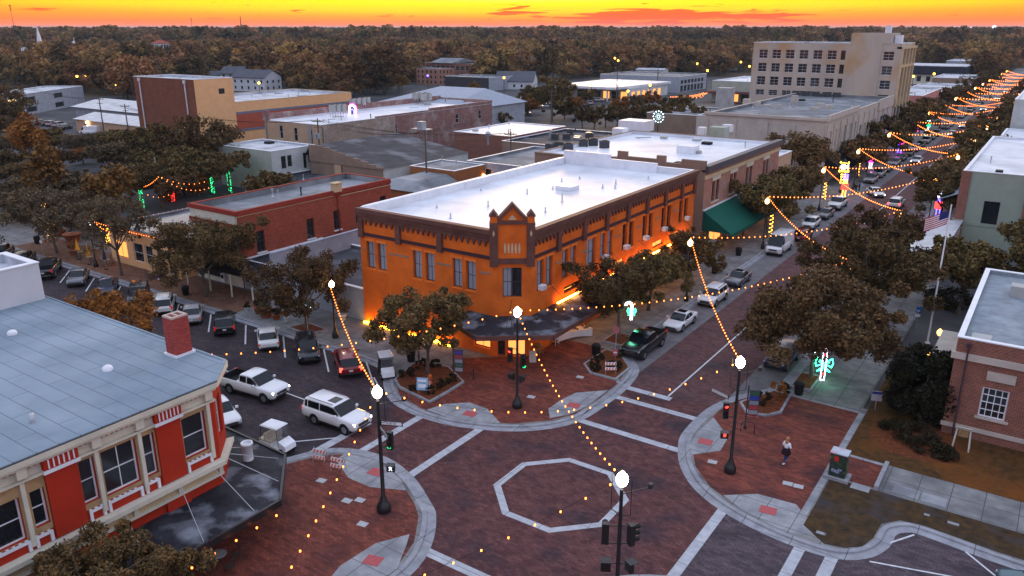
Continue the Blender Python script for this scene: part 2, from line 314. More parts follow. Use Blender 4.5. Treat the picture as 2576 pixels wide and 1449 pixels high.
# town ground (car parks, yards)
struct(MB().poly([(-360, 15, -0.03), (60, 15, -0.03), (60, 150, -0.03), (-10, 470, -0.03), (-190, 470, -0.03), (-330, 300, -0.03)]), 'town_ground', m_asph)
# streets
struct(MB().poly([(-31, -60, 0.0), (-13, -60, 0.0), (-13, 28.3, 0.0), (-13, 46.2, 0.0), (-13, 1400, 0.0), (-31, 1400, 0.0), (-31, 46.2, 0.0), (-31, 28.3, 0.0)]), 'street', m_streetA)
struct(MB().poly([(-330, 26, 0.002), (-31, 26, 0.002), (-31, 47, 0.002), (-330, 47, 0.002)]), 'cross_street', m_road)
struct(MB().poly([(-13, 27, 0.002), (160, 27, 0.002), (160, 47, 0.002), (-13, 47, 0.002)]), 'cross_street', M('purple_brick_road', (0.150, 0.110, 0.120), 0.75, 0.3, 1.2, (0.070, 0.052, 0.060), kind='pave', kscale=1.6, mortar=(0.05, 0.04, 0.045), stretch=(0.5, 1.5, 1), dirt=((0.06, 0.05, 0.055), 0.4)))
struct(MB().poly([(-38.6, 26, 0.005), (-13, 26, 0.005), (-13, 54, 0.005), (-38.6, 54, 0.005)]), 'crossing', m_inter)
mb = MB()
for x0, x1 in ((-29.2, -25.85), (-18.0, -14.8)):
    mb.poly([(x0, 54, 0.009), (x1, 54, 0.009), (x1, 700, 0.009), (x0, 700, 0.009)])
struct(mb, 'parking_lane', m_park)
# pale bands in the paving
Z = 0.013
mb = MB()
def hband(x0, x1, y0, y1, z=Z): mb.poly([(x0, y0, z), (x1, y0, z), (x1, y1, z), (x0, y1, z)])
hband(-31.3, -30.7, 31.3, 42.6); hband(-36.1, -35.5, 31.9, 41.8); hband(-38.7, -38.0, 28.5, 37.3)
hband(-13.2, -12.6, 32.5, 41.9); hband(-8.35, -7.75, 31, 41.2); hband(-6.7, -6.05, 31, 41.2)
hband(-26.6, -17.3, 46.05, 46.65); hband(-25.9, -18.0, 51.1, 51.7); hband(-25.5, -21.6, 53.1, 53.75)
hband(-26.6, -17.3, 27.75, 28.4); hband(-25.9, -18.0, 22.8, 23.4)
struct(mb, 'crossing_band', m_band)
mb = MB()
cx, cy = -21.95, 37.3
oc = [(cx+3.95/math.cos(R(22.5))*math.cos(R(22.5+45*i)), cy+3.95/math.cos(R(22.5))*math.sin(R(22.5+45*i))) for i in range(8)]
ic = [(cx+(x-cx)*0.885, cy+(y-cy)*0.885) for x, y in oc]
for i in range(8):
    j = (i+1) % 8; mb.poly([(*oc[i], Z), (*oc[j], Z), (*ic[j], Z), (*ic[i], Z)])
struct(mb, 'octagon_band', m_band)
mb = MB()
def line(a, b, wd=0.12, z=0.02):
    d = Vector((b[0]-a[0], b[1]-a[1])).normalized(); n = Vector((-d.y, d.x))*wd/2
    mb.poly([(a[0]-n.x, a[1]-n.y, z), (b[0]-n.x, b[1]-n.y, z), (b[0]+n.x, b[1]+n.y, z), (a[0]+n.x, a[1]+n.y, z)])
for k in range(-1, 16):
    x = -51.6-5.45*k if k >= 0 else -46.3
    line((x, 45.2), (x+4.1, 41.95), 0.14)
for k in range(0, 14): line((-44.5-5.45*k, 26.5), (-40.6-5.45*k, 29.9), 0.14)
line((-40, 37.2), (-60, 37.2), 0.12); line((-22.0, 53.8), (-22.0, 115), 0.14); line((-22.0, 124), (-22.0, 480), 0.14)
line((-43.6, 43.3), (-42.0, 42.2), 0.12); line((-43.5, 29.3), (-38.6, 34.3), 0.12); line((-38.7, 36.9), (-42.0, 36.9), 0.12)
line((-4.6, 41.0), (2.0, 42.9), 0.12); line((2.0, 42.9), (7.5, 44.5), 0.12); line((-4.0, 43.4), (-3.0, 45.0), 0.12); line((-0.4, 44.9), (3.6, 41.2), 0.12); line((6.0, 44.9), (10.2, 41.2), 0.12)
struct(mb, 'road_marking', m_paint)
# pavements: raised 0.13, kerb strip and gutter round them
def smooth(pts, n=4):
    out = []
    for i in range(len(pts)-1):
        p0 = pts[max(i-1, 0)]; p1 = pts[i]; p2 = pts[i+1]; p3 = pts[min(i+2, len(pts)-1)]
        for k in range(n):
            t = k/n; t2 = t*t; t3 = t2*t
            out.append(tuple(0.5*(2*p1[a]+(p2[a]-p0[a])*t+(2*p0[a]-5*p1[a]+4*p2[a]-p3[a])*t2+(3*p1[a]-p0[a]-3*p2[a]+p3[a])*t3) for a in (0, 1)))
    return out+[pts[-1]]
NWC = smooth([(-48, 45.75), (-45.6, 45.6), (-43.8, 45.1), (-42.3, 43.8), (-41.1, 42.65), (-39.2, 41.3), (-36.6, 40.65), (-33.9, 40.7), (-31.5, 41.4), (-29.1, 42.6), (-27.2, 44.4), (-26.1, 46.6), (-25.8, 50.15), (-25.85, 53.4), (-26.5, 56.7), (-28.0, 58.6), (-29.1, 60.5)])
NEC = smooth([(-14.9, 61.0), (-15.6, 59.2), (-17.2, 56.5), (-18.15, 53.4), (-18.2, 49.1), (-17.6, 46.8), (-16.4, 44.5), (-14.6, 42.6), (-12.2, 41.35), (-9.4, 40.65), (-6.7, 40.6), (-5.2, 41.5), (-4.5, 43.0), (-4.35, 44.6), (-3.6, 45.5), (-2.6, 45.7), (0.8, 45.3)])
SWC = smooth([(-29.1, 14.0), (-28.6, 17.0), (-26.6, 19.5), (-25.3, 22.0), (-24.9, 25.9), (-25.6, 28.4), (-27.1, 30.6), (-28.3, 31.5), (-30.9, 33.0), (-33.8, 33.8), (-36.5, 33.3), (-38.0, 32.0), (-38.95, 30.1), (-40.6, 28.0), (-43.0, 27.0), (-46, 26.8)])
def pavement(name, run, fill, side, h=0.13, kw=0.28, gw=0.55):
    struct(MB().prism(run+fill, -0.02, h-0.005), name, m_walk)
    nr = []; n = len(run)
    for i in range(n):
        a = Vector(run[max(i-1, 0)]); b = Vector(run[min(i+1, n-1)]); d = (b-a).normalized(); nr.append(Vector((d.y, -d.x))*side)
    kb = MB(); gb = MB()
    for i in range(n-1):
        for mbb, o0, o1, za, zb in ((kb, -kw, 0.0, h, h), (gb, 0.0, gw, 0.028, 0.018)):
            p = [Vector(run[i])+nr[i]*o0, Vector(run[i+1])+nr[i+1]*o0, Vector(run[i+1])+nr[i+1]*o1, Vector(run[i])+nr[i]*o1]
            q = [(p[0].x, p[0].y, za), (p[1].x, p[1].y, za), (p[2].x, p[2].y, zb), (p[3].x, p[3].y, zb)]
            mbb.poly(q if side < 0 else q[::-1])
        p = [Vector(run[i]), Vector(run[i+1])]
        kb.poly([(p[0].x, p[0].y, h), (p[1].x, p[1].y, h), (p[1].x+nr[i+1].x*0.03, p[1].y+nr[i+1].y*0.03, 0.0), (p[0].x+nr[i].x*0.03, p[0].y+nr[i].y*0.03, 0.0)])
    struct(kb, 'kerb', m_kerb); struct(gb, 'gutter', m_kerb)
pavement('pavement', [(-330, 46.0), (-200, 46.0), (-100, 46.0), (-60, 45.9)]+NWC+[(-29.2, 75), (-29.2, 140), (-29.2, 148), (-29.2, 700)], [(-36, 700), (-36, 54), (-330, 53)], 1)
pavement('pavement', [(-14.8, 700), (-14.8, 150), (-14.8, 100)]+NEC+[(6, 45.0), (60, 45.0), (160, 45.0)], [(160, 60), (-8.9, 60), (-8.9, 700)], 1)
pavement('pavement', [(-29.1, -60), (-29.1, 0)]+SWC+[(-70, 26.6), (-330, 26.6)], [(-330, 22), (-36, 22), (-36, -60)], 1)
pavement('pavement', [(160, 29.0), (0, 29.0), (-4, 29.3)]+smooth([(-5.5, 32.0), (-7, 33.6), (-11, 33.9), (-14.5, 32.2), (-17.2, 28.9), (-18.2, 25.2), (-18, 21), (-15, 16), (-14.8, 10)])+[(-14.8, -60)], [(160, -60)], 1)
H = 0.13
struct(MB().poly([(x, y, H) for x, y in [(-40.6, 42.85), (-39.3, 41.75), (-36.6, 41.05), (-33.9, 41.1), (-31.6, 41.8), (-29.3, 43.0), (-27.5, 44.8), (-26.4, 46.8), (-26.2, 50.2), (-26.25, 53.4), (-27, 56.8), (-30.2, 59.4), (-35.2, 59.4), (-35.2, 54.2), (-37.8, 52.2), (-40.0, 50.3), (-39.4, 48.0), (-36.9, 46.6), (-36.6, 44)]]), 'brick_plaza', m_plaza)
struct(MB().poly([(x, y, H) for x, y in [(-15.6, 58.9), (-17.3, 55.8), (-17.75, 53.4), (-17.8, 49.1), (-17.2, 46.9), (-16.1, 44.8), (-14.4, 43.0), (-12.1, 41.8), (-9.3, 41.05), (-8.95, 41.1), (-8.95, 59.0), (-13.9, 59.1)]]), 'brick_plaza', m_plaza)
struct(MB().poly([(x, y, H) for x, y in [(-8.5, 48.6), (-5.75, 48.7), (-5.75, 51.9), (-8.5, 51.9)]]), 'brick_plaza', m_plaza)
struct(MB().poly([(x, y, H) for x, y in [(-30, 12), (-28.9, 17.3), (-27.0, 19.8), (-25.7, 22.2), (-25.3, 25.9), (-26, 28.2), (-27.4, 30.2), (-28.5, 31.1), (-31.1, 32.6), (-33.8, 33.35), (-36.4, 32.8), (-37.6, 31.7), (-38.5, 29.8), (-40, 27.9), (-41, 23.5), (-35.9, 20), (-35.9, 12)]]), 'brick_plaza', m_plaza)
struct(MB().poly([(x, y, H) for x, y in [(-7, 33.2), (-11, 33.5), (-14.3, 31.9), (-16.8, 28.7), (-17.8, 25.2), (-17.6, 21), (-15, 14), (-9, 14), (-6, 30)]]), 'brick_plaza', m_plaza)
struct(MB().poly([(x, y, H) for x, y in [(-112, 46.5), (-66, 46.5), (-66, 52), (-112, 52)]]), 'brick_plaza', M('tan_brick_paving', (0.25, 0.13, 0.08), 0.8, 0.2, 1.0, (0.15, 0.08, 0.055), kind='pave', kscale=2))
# ramps, tactile pads, pale strips
mb = MB(); Z2 = H+0.006
for P_ in ([(-36.4, 33.0), (-36.2, 32.0), (-33.9, 30.9), (-32.0, 30.9), (-29.9, 31.9), (-31.1, 32.7), (-33.8, 33.5)],
           [(-26.2, 27.8), (-26.7, 28.6), (-27.7, 26.9), (-27.9, 24.4), (-27.3, 22.4), (-25.8, 22.2), (-25.2, 25.9)],
           [(-36.0, 41.1), (-35.5, 42.6), (-34.1, 43.9), (-32.3, 43.8), (-30.2, 42.5), (-31.5, 41.7), (-33.9, 41.0)],
           [(-27.6, 45.2), (-28.5, 46.4), (-28.5, 48.2), (-28.2, 50.0), (-26.3, 51.9), (-26.3, 48.5), (-26.7, 46.5)],
           [(-17.7, 52.2), (-15.7, 49.8), (-15.5, 47.7), (-16.9, 46.1), (-17.5, 47.2), (-17.8, 49.2)],
           [(-13.4, 42.55), (-11.7, 43.9), (-9.4, 44.1), (-7.5, 41.9), (-8.6, 41.0), (-9.6, 41.05), (-12.0, 41.75)],
           [(-13.5, 32.1), (-11.6, 30.6), (-9.4, 30.4), (-7.6, 32.6), (-9.5, 33.4), (-11.2, 33.5)]):
    mb.poly([(x, y, Z2) for x, y in P_])
struct(mb, 'kerb_ramp', m_conc)
mb = MB(); Z3 = Z2+0.012
for c, a in (((-32.95, 32.4), 0), ((-26.75, 25.7), R(8)), ((-32.9, 42.4), 0), ((-27.2, 48.0), 0), ((-16.8, 48.3), 0), ((-10.6, 42.5), 0)):
    mb.obox((c[0], c[1], Z3), (0.95, 0.8, 0.012), a+R(8))
struct(mb, 'tactile_pad', m_tact)
mb = MB()
for a, b, w_ in (((-8.75, 42.0), (-8.75, 59.0), 0.42), ((-8.6, 52.1), (-5.8, 52.0), 0.35), ((-8.6, 48.5), (-5.8, 48.5), 0.3), ((-15.4, 59.2), (-8.9, 59.1), 0.35), ((-26.2, 53.5), (-30.1, 58.9), 0.3)):
    line(a, b, w_, Z2+0.006)
struct(mb, 'paving_strip', m_conc)
# lawns and verge
struct(MB().prism([(-8.5, 52.2), (3, 52.1), (60, 52.0), (60, 75), (-8.5, 59.5)][:4]+[(-8.5, 75)], 0.0, H+0.02), 'lawn', m_lawn)
struct(MB().prism([(-8.45, 42.2), (-7.0, 41.05), (-6.0, 41.3), (-5.2, 42.0), (-4.85, 43.2), (-4.75, 44.9), (-3.9, 45.9), (-2.6, 46.1), (1, 45.7), (60, 45.4), (60, 48.2), (3, 48.4), (-8.45, 48.45)], 0.0, H+0.02), 'verge', m_lawn2)
mb = MB()
for x0, x1 in ((-4.9, -3.4), (-3.3, -1.9)): mb.box(x0, x1, 48.8, 49.9, H, H+0.02)
mb.obox((-6.6, 48.2, H+0.03), (1.1, 0.7, 0.03)); mb.obox((-5.75, 50.2, 0.3), (0.25, 3.6, 0.35))
mb.obox((-7.4, 41.9, 0.17), (0.5, 0.25, 0.04)); mb.obox((-1.3, 47.2, 0.17), (0.6, 0.25, 0.04)); mb.obox((-2.7, 47.3, 0.17), (0.3, 0.2, 0.04))
struct(mb, 'concrete_slab', m_conc)
mb = MB()
for c in ((-35.1, 29.7), (-32.1, 29.0), (-31.5, 29.5), (-29.6, 27.8), (-10.5, 46.15), (-9.85, 46.2), (-29.4, 52.8), (-30.7, 47.4), (-15.4, 46.0)): mb.obox((*c, H+0.008), (0.6, 0.45, 0.012), R(10))
struct(mb, 'utility_cover', M('cover_concrete', (0.42, 0.42, 0.42), 0.8, 0.2, 5))
# ------------------------------------------------------------------ buildings
m_acdark = flat('dark_metal_cabinet', (0.07, 0.07, 0.075), 0.6)
def inset(pts, d):
    n = len(pts); out = []
    for i in range(n):
        p0, p1, p2 = Vector(pts[i-1]), Vector(pts[i]), Vector(pts[(i+1) % n])
        d1 = (p1-p0).normalized(); d2 = (p2-p1).normalized(); n1 = Vector((-d1.y, d1.x)); n2 = Vector((-d2.y, d2.x))
        b = (n1+n2); b = b/b.dot(n1); q = p1+b*d; out.append((q.x, q.y))
    return out
def wframe(parent, O, D, a0, a1, b0, b1, style, dep):
    """one window / door in the opening a0..a1 x b0..b1 of the wall through O along D"""
    Nn = (D[1], -D[0])
    def p(a, b, c): return (O[0]+D[0]*a+Nn[0]*c, O[1]+D[1]*a+Nn[1]*c, b)
    def bar(mb, x0, x1, z0, z1, c0, c1):
        vs = [p(x, z, c) for z in (z0, z1) for c in (c0, c1) for x in (x0, x1)]
        mb.add(vs, [(0, 2, 3, 1), (4, 5, 7, 6), (0, 1, 5, 4), (1, 3, 7, 5), (3, 2, 6, 7), (2, 0, 4, 6)])
    S = dict(sash=(m_frame, m_glass, 0.07, 0, 1), blind=(m_frame, m_blind, 0.07, 1, 1), white=(m_white, m_glass, 0.08, 0, 1), grid=(m_white, m_glass, 0.1, 3, 3), quad=(m_white, m_glass, 0.07, 1, 2),
             shop=(m_frame, m_lit, 0.08, 1, 0), dark=(m_frame, m_glass, 0.06, 0, 0), big=(m_white, m_glass, 0.09, 1, 1), wood=(m_white, m_glass, 0.08, 0, 1), lit=(m_white, m_litwin, 0.08, 3, 0), door=(m_frame, m_glass, 0.12, 0, 0), boarded=(m_beige2, m_beige2, 0.05, 0, 0))[style]
    fm, pm, t, nv, nh = S
    f = MB(); c0, c1 = -dep, -dep+0.07
    bar(f, a0, a1, b0, b0+t, c0, c1); bar(f, a0, a1, b1-t, b1, c0, c1); bar(f, a0, a0+t, b0+t, b1-t, c0, c1); bar(f, a1-t, a1, b0+t, b1-t, c0, c1)
    for k in range(nv):
        x = a0+(a1-a0)*(k+1)/(nv+1); bar(f, x-t*0.25, x+t*0.25, b0+t, b1-t, c0+0.01, c1-0.01)
    for k in range(nh):
        z = b0+(b1-b0)*(k+1)/(nh+1); bar(f, a0+t, a1-t, z-t*0.3, z+t*0.3, c0+0.015, c1-0.005)
    fo = f.build('door' if style == 'door' else 'window', fm, parent)
    q = MB(); q.quad(p(a0+t, b0+t, c0+0.03), p(a1-t, b0+t, c0+0.03), p(a1-t, b1-t, c0+0.03), p(a0+t, b1-t, c0+0.03)); q.build('pane', pm, fo)
    return fo
m_litwin = glow('lit_room', (1.0, 0.62, 0.22), 1.6)
def wallface(mb, O, D, Lw, z0, z1, ops, dep):
    """wall with real openings and reveals; ops = [(a0,a1,b0,b1,...)] in metres along the wall and absolute height"""
    Nn = (D[1], -D[0])
    def p(a, b, c=0.0): return (O[0]+D[0]*a+Nn[0]*c, O[1]+D[1]*a+Nn[1]*c, b)
    xs = sorted(set([0, Lw]+[o[0] for o in ops]+[o[1] for o in ops])); zs = sorted(set([z0, z1]+[o[2] for o in ops]+[o[3] for o in ops]))
    for i in range(len(xs)-1):
        run = None
        for j in range(len(zs)-1):
            cx_, cz_ = (xs[i]+xs[i+1])/2, (zs[j]+zs[j+1])/2
            hole = any(o[0] < cx_ < o[1] and o[2] < cz_ < o[3] for o in ops)
            if hole: continue
            mb.quad(p(xs[i], zs[j]), p(xs[i+1], zs[j]), p(xs[i+1], zs[j+1]), p(xs[i], zs[j+1]))
    for o in ops:
        a0, a1, b0, b1 = o[:4]
        mb.quad(p(a0, b0), p(a0, b0, -dep), p(a0, b1, -dep), p(a0, b1)); mb.quad(p(a1, b0, -dep), p(a1, b0), p(a1, b1), p(a1, b1, -dep))
        mb.quad(p(a0, b0), p(a1, b0), p(a1, b0, -dep), p(a0, b0, -dep)); mb.quad(p(a0, b1, -dep), p(a1, b1, -dep), p(a1, b1), p(a0, b1))
def building(name, label, pts, Hh, wm, rm, par=0.45, th=0.3, cop=None, ops={}, dep=0.18, base=0.0, group=None, cat='building', copz=None, wmats=None, z0=0.0):
    """pts CCW outline; ops: {edge index: [(a0,a1,b0,b1,style), ...]}"""
    cx_ = sum(p[0] for p in pts)/len(pts); cy_ = sum(p[1] for p in pts)/len(pts)
    root = empty(name, (cx_, cy_, 0), label, cat, group)
    wb = MB(); n = len(pts); mats = [wm]+(list(wmats.values()) if wmats else []); mk = {k: i+1 for i, k in enumerate(wmats or {})}
    for i in range(n):
        a, b = Vector(pts[i]), Vector(pts[(i+1) % n]); D = (b-a).normalized(); Lw = (b-a).length
        wb.mi(mk.get(i, 0)); wallface(wb, (a.x, a.y), (D.x, D.y), Lw, z0, Hh, ops.get(i, []), dep)
    ins = inset(pts, th); wb.mi(0)
    wb.build('wall', mats, root)
    rb = MB().poly([(x, y, Hh-par) for x, y in ins]) if par > 0 else MB().poly([(x, y, Hh) for x, y in pts])
    if par > 0:
        for i in range(n):
            j = (i+1) % n; rb.quad((*ins[j], Hh-par), (*ins[i], Hh-par), (*ins[i], Hh), (*ins[j], Hh))
    ro = rb.build('roof', rm, root)
    if par > 0:
        c = MB(); out = inset(pts, -0.05); i2 = inset(pts, th+0.03)
        for i in range(n):
            j = (i+1) % n
            c.quad((*out[i], Hh+0.06), (*out[j], Hh+0.06), (*i2[j], Hh+0.06), (*i2[i], Hh+0.06))
            c.quad((*out[i], Hh-0.02), (*out[j], Hh-0.02), (*out[j], Hh+0.06), (*out[i], Hh+0.06)); c.quad((*i2[j], Hh-0.02), (*i2[i], Hh-0.02), (*i2[i], Hh+0.06), (*i2[j], Hh+0.06))
        c.build('coping', cop or m_white, root)
    if par > 0 and n == 4 and abs(pts[0][1]-pts[1][1]) < .01:
        rg_ = random.Random(int(abs(pts[0][0]*7+pts[0][1]*3))); x0, y0, x1, y1 = pts[0][0]+1.5, pts[0][1]+1.5, pts[2][0]-1.5, pts[2][1]-1.5
        for k in range(min(9, int((x1-x0)*(y1-y0)/70)+2)):
            x, y, z_, kd = rg_.uniform(x0, x1), rg_.uniform(y0, y1), Hh-par, rg_.random(); q = MB()
            if kd < 0.55: q.lathe((x, y, z_), [(0.22, 0), (0.09, 0.06), (0.09, rg_.uniform(.4, .9)), (0.14, rg_.uniform(.91, 1.0))], 7)
            elif kd < 0.8: q.obox((x, y, z_+.2), (rg_.uniform(.7, 1.6), rg_.uniform(.7, 1.4), .4))
            else: q.tube([(x, y, z_+.08), (x+rg_.uniform(-4, 4)*.5, y+.1, z_+.08), (x+1.0, y+rg_.uniform(1, 3), z_+.08)], .06, 5)
            q.build('roof_vent', (m_sheet, m_acunit, m_dark)[k % 3], root)
    for i, lst in ops.items():
        a, b = Vector(pts[i]), Vector(pts[(i+1) % n]); D = (b-a).normalized()
        for o in lst:
            if len(o) > 4 and o[4]: wframe(root, (a.x, a.y), (D.x, D.y), *o[:5], dep)
    return root
def rect(x0, y0, x1, y1): return [(x0, y0), (x1, y0), (x1, y1), (x0, y1)]
def row(a, w_, step, n, b0, b1, st): return [(a+i*step, a+i*step+w_, b0, b1, st) for i in range(n)]
def ac_unit(loc, label, sz=(1.2, 0.9, 1.0), rz=0, grp='air conditioning units on the roofs', legs=0.0, dark=False):
    e = empty('air_conditioner', loc, label, 'air conditioner', grp); x, y, z = loc
    MB().obox((x, y, z+legs+sz[2]/2), sz, rz).build('cabinet', m_acdark if dark else m_acunit, e)
    MB().lathe((x, y, z+legs+sz[2]), [(min(sz[:2])*0.38, 0.0), (min(sz[:2])*0.4, 0.05), (min(sz[:2])*0.1, 0.06)], 12).build('fan_grille', m_dark, e)
    f = MB()
    for sx in (-1, 1):
        for sy in (-1, 1): f.obox((x+sx*sz[0]*0.38, y+sy*sz[1]*0.38, z+legs/2+0.02), (0.07, 0.07, legs+0.04))
    f.build('stand', m_sheet, e); return e

# ---- the orange corner building
OH = 11.5
pts = [(-53.4, 52.3), (-37.8, 52.3), (-35.2, 54.2), (-35.2, 90.0), (-53.4, 90.0)]
wS = []
for c, st in ((-52.1, 'blind'), (-50.65, 'blind'), (-46.3, 'blind'), (-44.8, 'blind'), (-41.7, 'blind'), (-40.2, 'blind')):
    wS.append((c-0.52+53.4, c+0.52+53.4, 5.8, 8.45, st))
wS += [(5.2, 6.3, 3.2, 3.7, 'dark'), (8.2, 9.3, 3.1, 3.7, 'dark'), (13.4, 15.2, 0.7, 2.1, 'shop')]
wE = []
for s, st in ((55.1, 'blind'), (59.3, 'blind'), (66.5, 'blind'), (71.2, 'sash'), (75.9, 'sash'), (80.7, 'sash'), (85.6, 'sash')):
    wE += [(s-54.2, s-54.2+1.05, 5.85, 8.6, st), (s-54.2+1.5, s-54.2+2.55, 5.85, 8.6, st)]
wE += [(63.8-54.2, 63.8-54.2+1.7, 5.75, 8.6, 'blind')]
wE += [(3.0, 6.0, 0.6, 2.7, 'shop'), (8.0, 11.5, 0.6, 2.7, 'shop'), (13.0, 14.4, 0.1, 2.6, 'door'), (16.0, 20.0, 0.6, 2.7, 'shop'), (22.0, 26.0, 0.6, 2.7, 'shop'), (28, 32, 0.6, 2.7, 'shop')]
wE += [(5.5, 9.0, 4.35, 5.0, 'dark'), (11.5, 13.5, 4.35, 5.0, 'dark'), (15.0, 17.8, 4.35, 5.0, 'shop'), (24.5, 27.5, 4.35, 5.0, 'shop'), (29.5, 32.0, 4.35, 5.0, 'shop')]
wC = [(0.8, 1.6, 5.6, 8.25, 'blind'), (1.6, 2.42, 5.6, 8.25, 'sash'), (0.35, 1.0, 0.15, 2.7, 'door'), (1.2, 2.8, 0.15, 2.7, 'shop')]
ob = building('corner_building', 'two storey orange corner building with brown frieze and gabled corner turret', pts, OH, m_orange, m_roofw, par=0.7, th=0.35, ops={0: wS, 1: wC, 2: wE}, dep=0.32, copz=0)
def facade(O, D, Lw, brs, root, teeth=True):
    Nn = (D[1], -D[0]); 
    def p(a, b, c): return (O[0]+D[0]*a+Nn[0]*c, O[1]+D[1]*a+Nn[1]*c, b)
    def bar(mb, x0, x1, z0, z1, c1, c0=0.0):
        vs = [p(x, z, c) for z in (z0, z1) for c in (c0, c1) for x in (x0, x1)]
        mb.add(vs, [(0, 1, 3, 2), (4, 6, 7, 5), (0, 4, 5, 1), (1, 5, 7, 3), (3, 7, 6, 2), (2, 6, 4, 0)])
    c = MB(); bar(c, 0, Lw, OH-0.30, OH+0.1, 0.50, -0.1); bar(c, 0, Lw, OH-0.62, OH-0.305, 0.34); bar(c, 0, Lw, OH-0.98, OH-0.625, 0.18); c.build('cornice', m_brown, root)
    tb = MB(); k = 0; edges = [0]+list(brs)+[Lw]
    for s in range(len(edges)-1):
        a0, a1 = edges[s]+0.35, edges[s+1]-0.35; n = max(3, int((a1-a0)/0.58)); st = (a1-a0)/n
        for q in range(n):
            x = a0+q*st; w_ = st*0.72
            vs = [p(x, OH-0.98, 0.0), p(x+w_, OH-0.98, 0.0), p(x+w_/2, OH-1.5, 0.0), p(x, OH-0.98, 0.17), p(x+w_, OH-0.98, 0.17), p(x+w_/2, OH-1.5, 0.17)]
            tb.add(vs, [(3, 5, 4), (0, 1, 2), (0, 2, 5, 3), (1, 4, 5, 2)])
    tb.build('pendant_trim', m_brown, root)
    db = MB()
    for s in range(len(edges)-1): bar(db, edges[s]+0.3, edges[s+1]-0.3, 8.93, 9.22, 0.10)
    db.build('string_course', M('dark_plum_trim', (0.055, 0.028, 0.035), 0.6), root)
    for e_ in brs: bk = MB(); bar(bk, e_-0.28, e_+0.28, 8.75, OH-0.99, 0.26); bk.build('bracket', m_brown, root)
    return bar, p
barS, pS = facade((-53.4, 52.3), (1, 0), 15.6, [0.3, 5.0, 9.9], ob)
barE, pE = facade((-35.2, 54.2), (0, 1), 35.8, [4.3, 8.9, 13.3, 17.9, 22.4, 27.1, 31.7, 35.5], ob)
# window hoods, sills and little brick bands between the windows
for bf, lst in ((barS, wS[:6]), (barE, [o for o in wE if o[3] > 8])):
    for o in lst:
        s_ = MB(); bf(s_, o[0]-0.12, o[1]+0.12, o[3]+0.0, o[3]+0.22, 0.06); s_.build('hood', m_orange2, ob); s_ = MB(); bf(s_, o[0]-0.1, o[1]+0.1, o[2]-0.14, o[2], 0.08); s_.build('sill', m_orange2, ob)
for bf, ab in ((barS, ((0.3, 0.6), (3.7, 6.1), (9.4, 11.0), (14.2, 15.3))), (barE, [(a, a+1.2) for a in (4.0, 8.6, 15.4, 20.2, 24.9, 29.7)])):
    for a, b in ab: s_ = MB(); bf(s_, a, b, 7.55, 7.72, 0.04); s_.build('brick_band', m_taupe, ob)
# turret on the cut corner
Dx, Dy = 2.6/3.22, 1.9/3.22; Oc = (-37.8, 52.3); Nc = (Dy, -Dx)
def pc(a, b, c): return (Oc[0]+Dx*a+Nc[0]*c, Oc[1]+Dy*a+Nc[1]*c, b)
def barc(mb, x0, x1, z0, z1, c1, c0=-0.35):
    vs = [pc(x, z, c) for z in (z0, z1) for c in (c0, c1) for x in (x0, x1)]
    mb.add(vs, [(0, 1, 3, 2), (4, 6, 7, 5), (0, 4, 5, 1), (1, 5, 7, 3), (3, 7, 6, 2), (2, 6, 4, 0)])
t1 = MB(); barc(t1, 0.35, 2.87, 9.1, 12.05, 0.10); barc(t1, -0.25, 0.35, 12.2, 12.75, 0.30, -0.5); barc(t1, 2.87, 3.47, 12.2, 12.75, 0.30, -0.5)
vs = [pc(0.45, 12.3, 0.05), pc(2.77, 12.3, 0.05), pc(1.61, 13.5, 0.05), pc(0.45, 12.3, -0.35), pc(2.77, 12.3, -0.35), pc(1.61, 13.5, -0.35)]
t1.add(vs, [(0, 1, 2), (3, 5, 4)]); t1.build('turret', m_orange, ob)
t2 = MB()
for a in (-0.3, 2.82): barc(t2, a, a+0.7, 8.4, 12.2, 0.32, -0.5)
barc(t2, 0.4, 2.82, 8.62, 9.1, 0.2); barc(t2, 0.4, 2.82, 12.05, 12.35, 0.24)
for sgn in (0, 1):   # raking gable boards
    A = (0.18, 12.30) if not sgn else (3.04, 12.30); B = (1.61, 13.85); th_ = 0.26
    q = [pc(A[0], A[1], 0.25), pc(B[0], B[1], 0.25), pc(B[0], B[1]-th_*1.45, 0.25), pc(A[0]+(0.3 if not sgn else -0.3), A[1], 0.25)]
    r_ = [pc(A[0], A[1], -0.7), pc(B[0], B[1], -0.7), pc(B[0], B[1]-th_*1.45, -0.7), pc(A[0]+(0.3 if not sgn else -0.3), A[1], -0.7)]
    t2.add(q+r_, [(0, 1, 2, 3), (7, 6, 5, 4), (0, 4, 5, 1), (2, 6, 7, 3), (3, 7, 4, 0)])
for x0 in (-0.33, 2.80):  # gabled caps
    x1 = x0+0.76; vs = [pc(x0, 12.75, 0.4), pc(x1, 12.75, 0.4), pc((x0+x1)/2, 13.25, 0.4), pc(x0, 12.75, -0.6), pc(x1, 12.75, -0.6), pc((x0+x1)/2, 13.25, -0.6)]
    t2.add(vs, [(0, 1, 2), (3, 5, 4), (0, 2, 5, 3), (1, 4, 5, 2), (0, 3, 4, 1)])
t2.build('turret_trim', m_brown, ob)
t3 = MB()
for k in range(5): a = 1.0+k*0.3; t3.add([pc(a-0.06, 9.55, 0.13), pc(a+0.06, 9.55, 0.13), pc(a+0.1, 9.95, 0.13), pc(a+0.05, 10.4, 0.13), pc(a-0.05, 10.4, 0.13), pc(a-0.1, 9.95, 0.13)], [(0, 1, 2, 3, 4, 5)])
t3.add([pc(1.25, 12.42, 0.09), pc(1.97, 12.42, 0.09), pc(1.61, 12.85, 0.09)], [(0, 1, 2)])
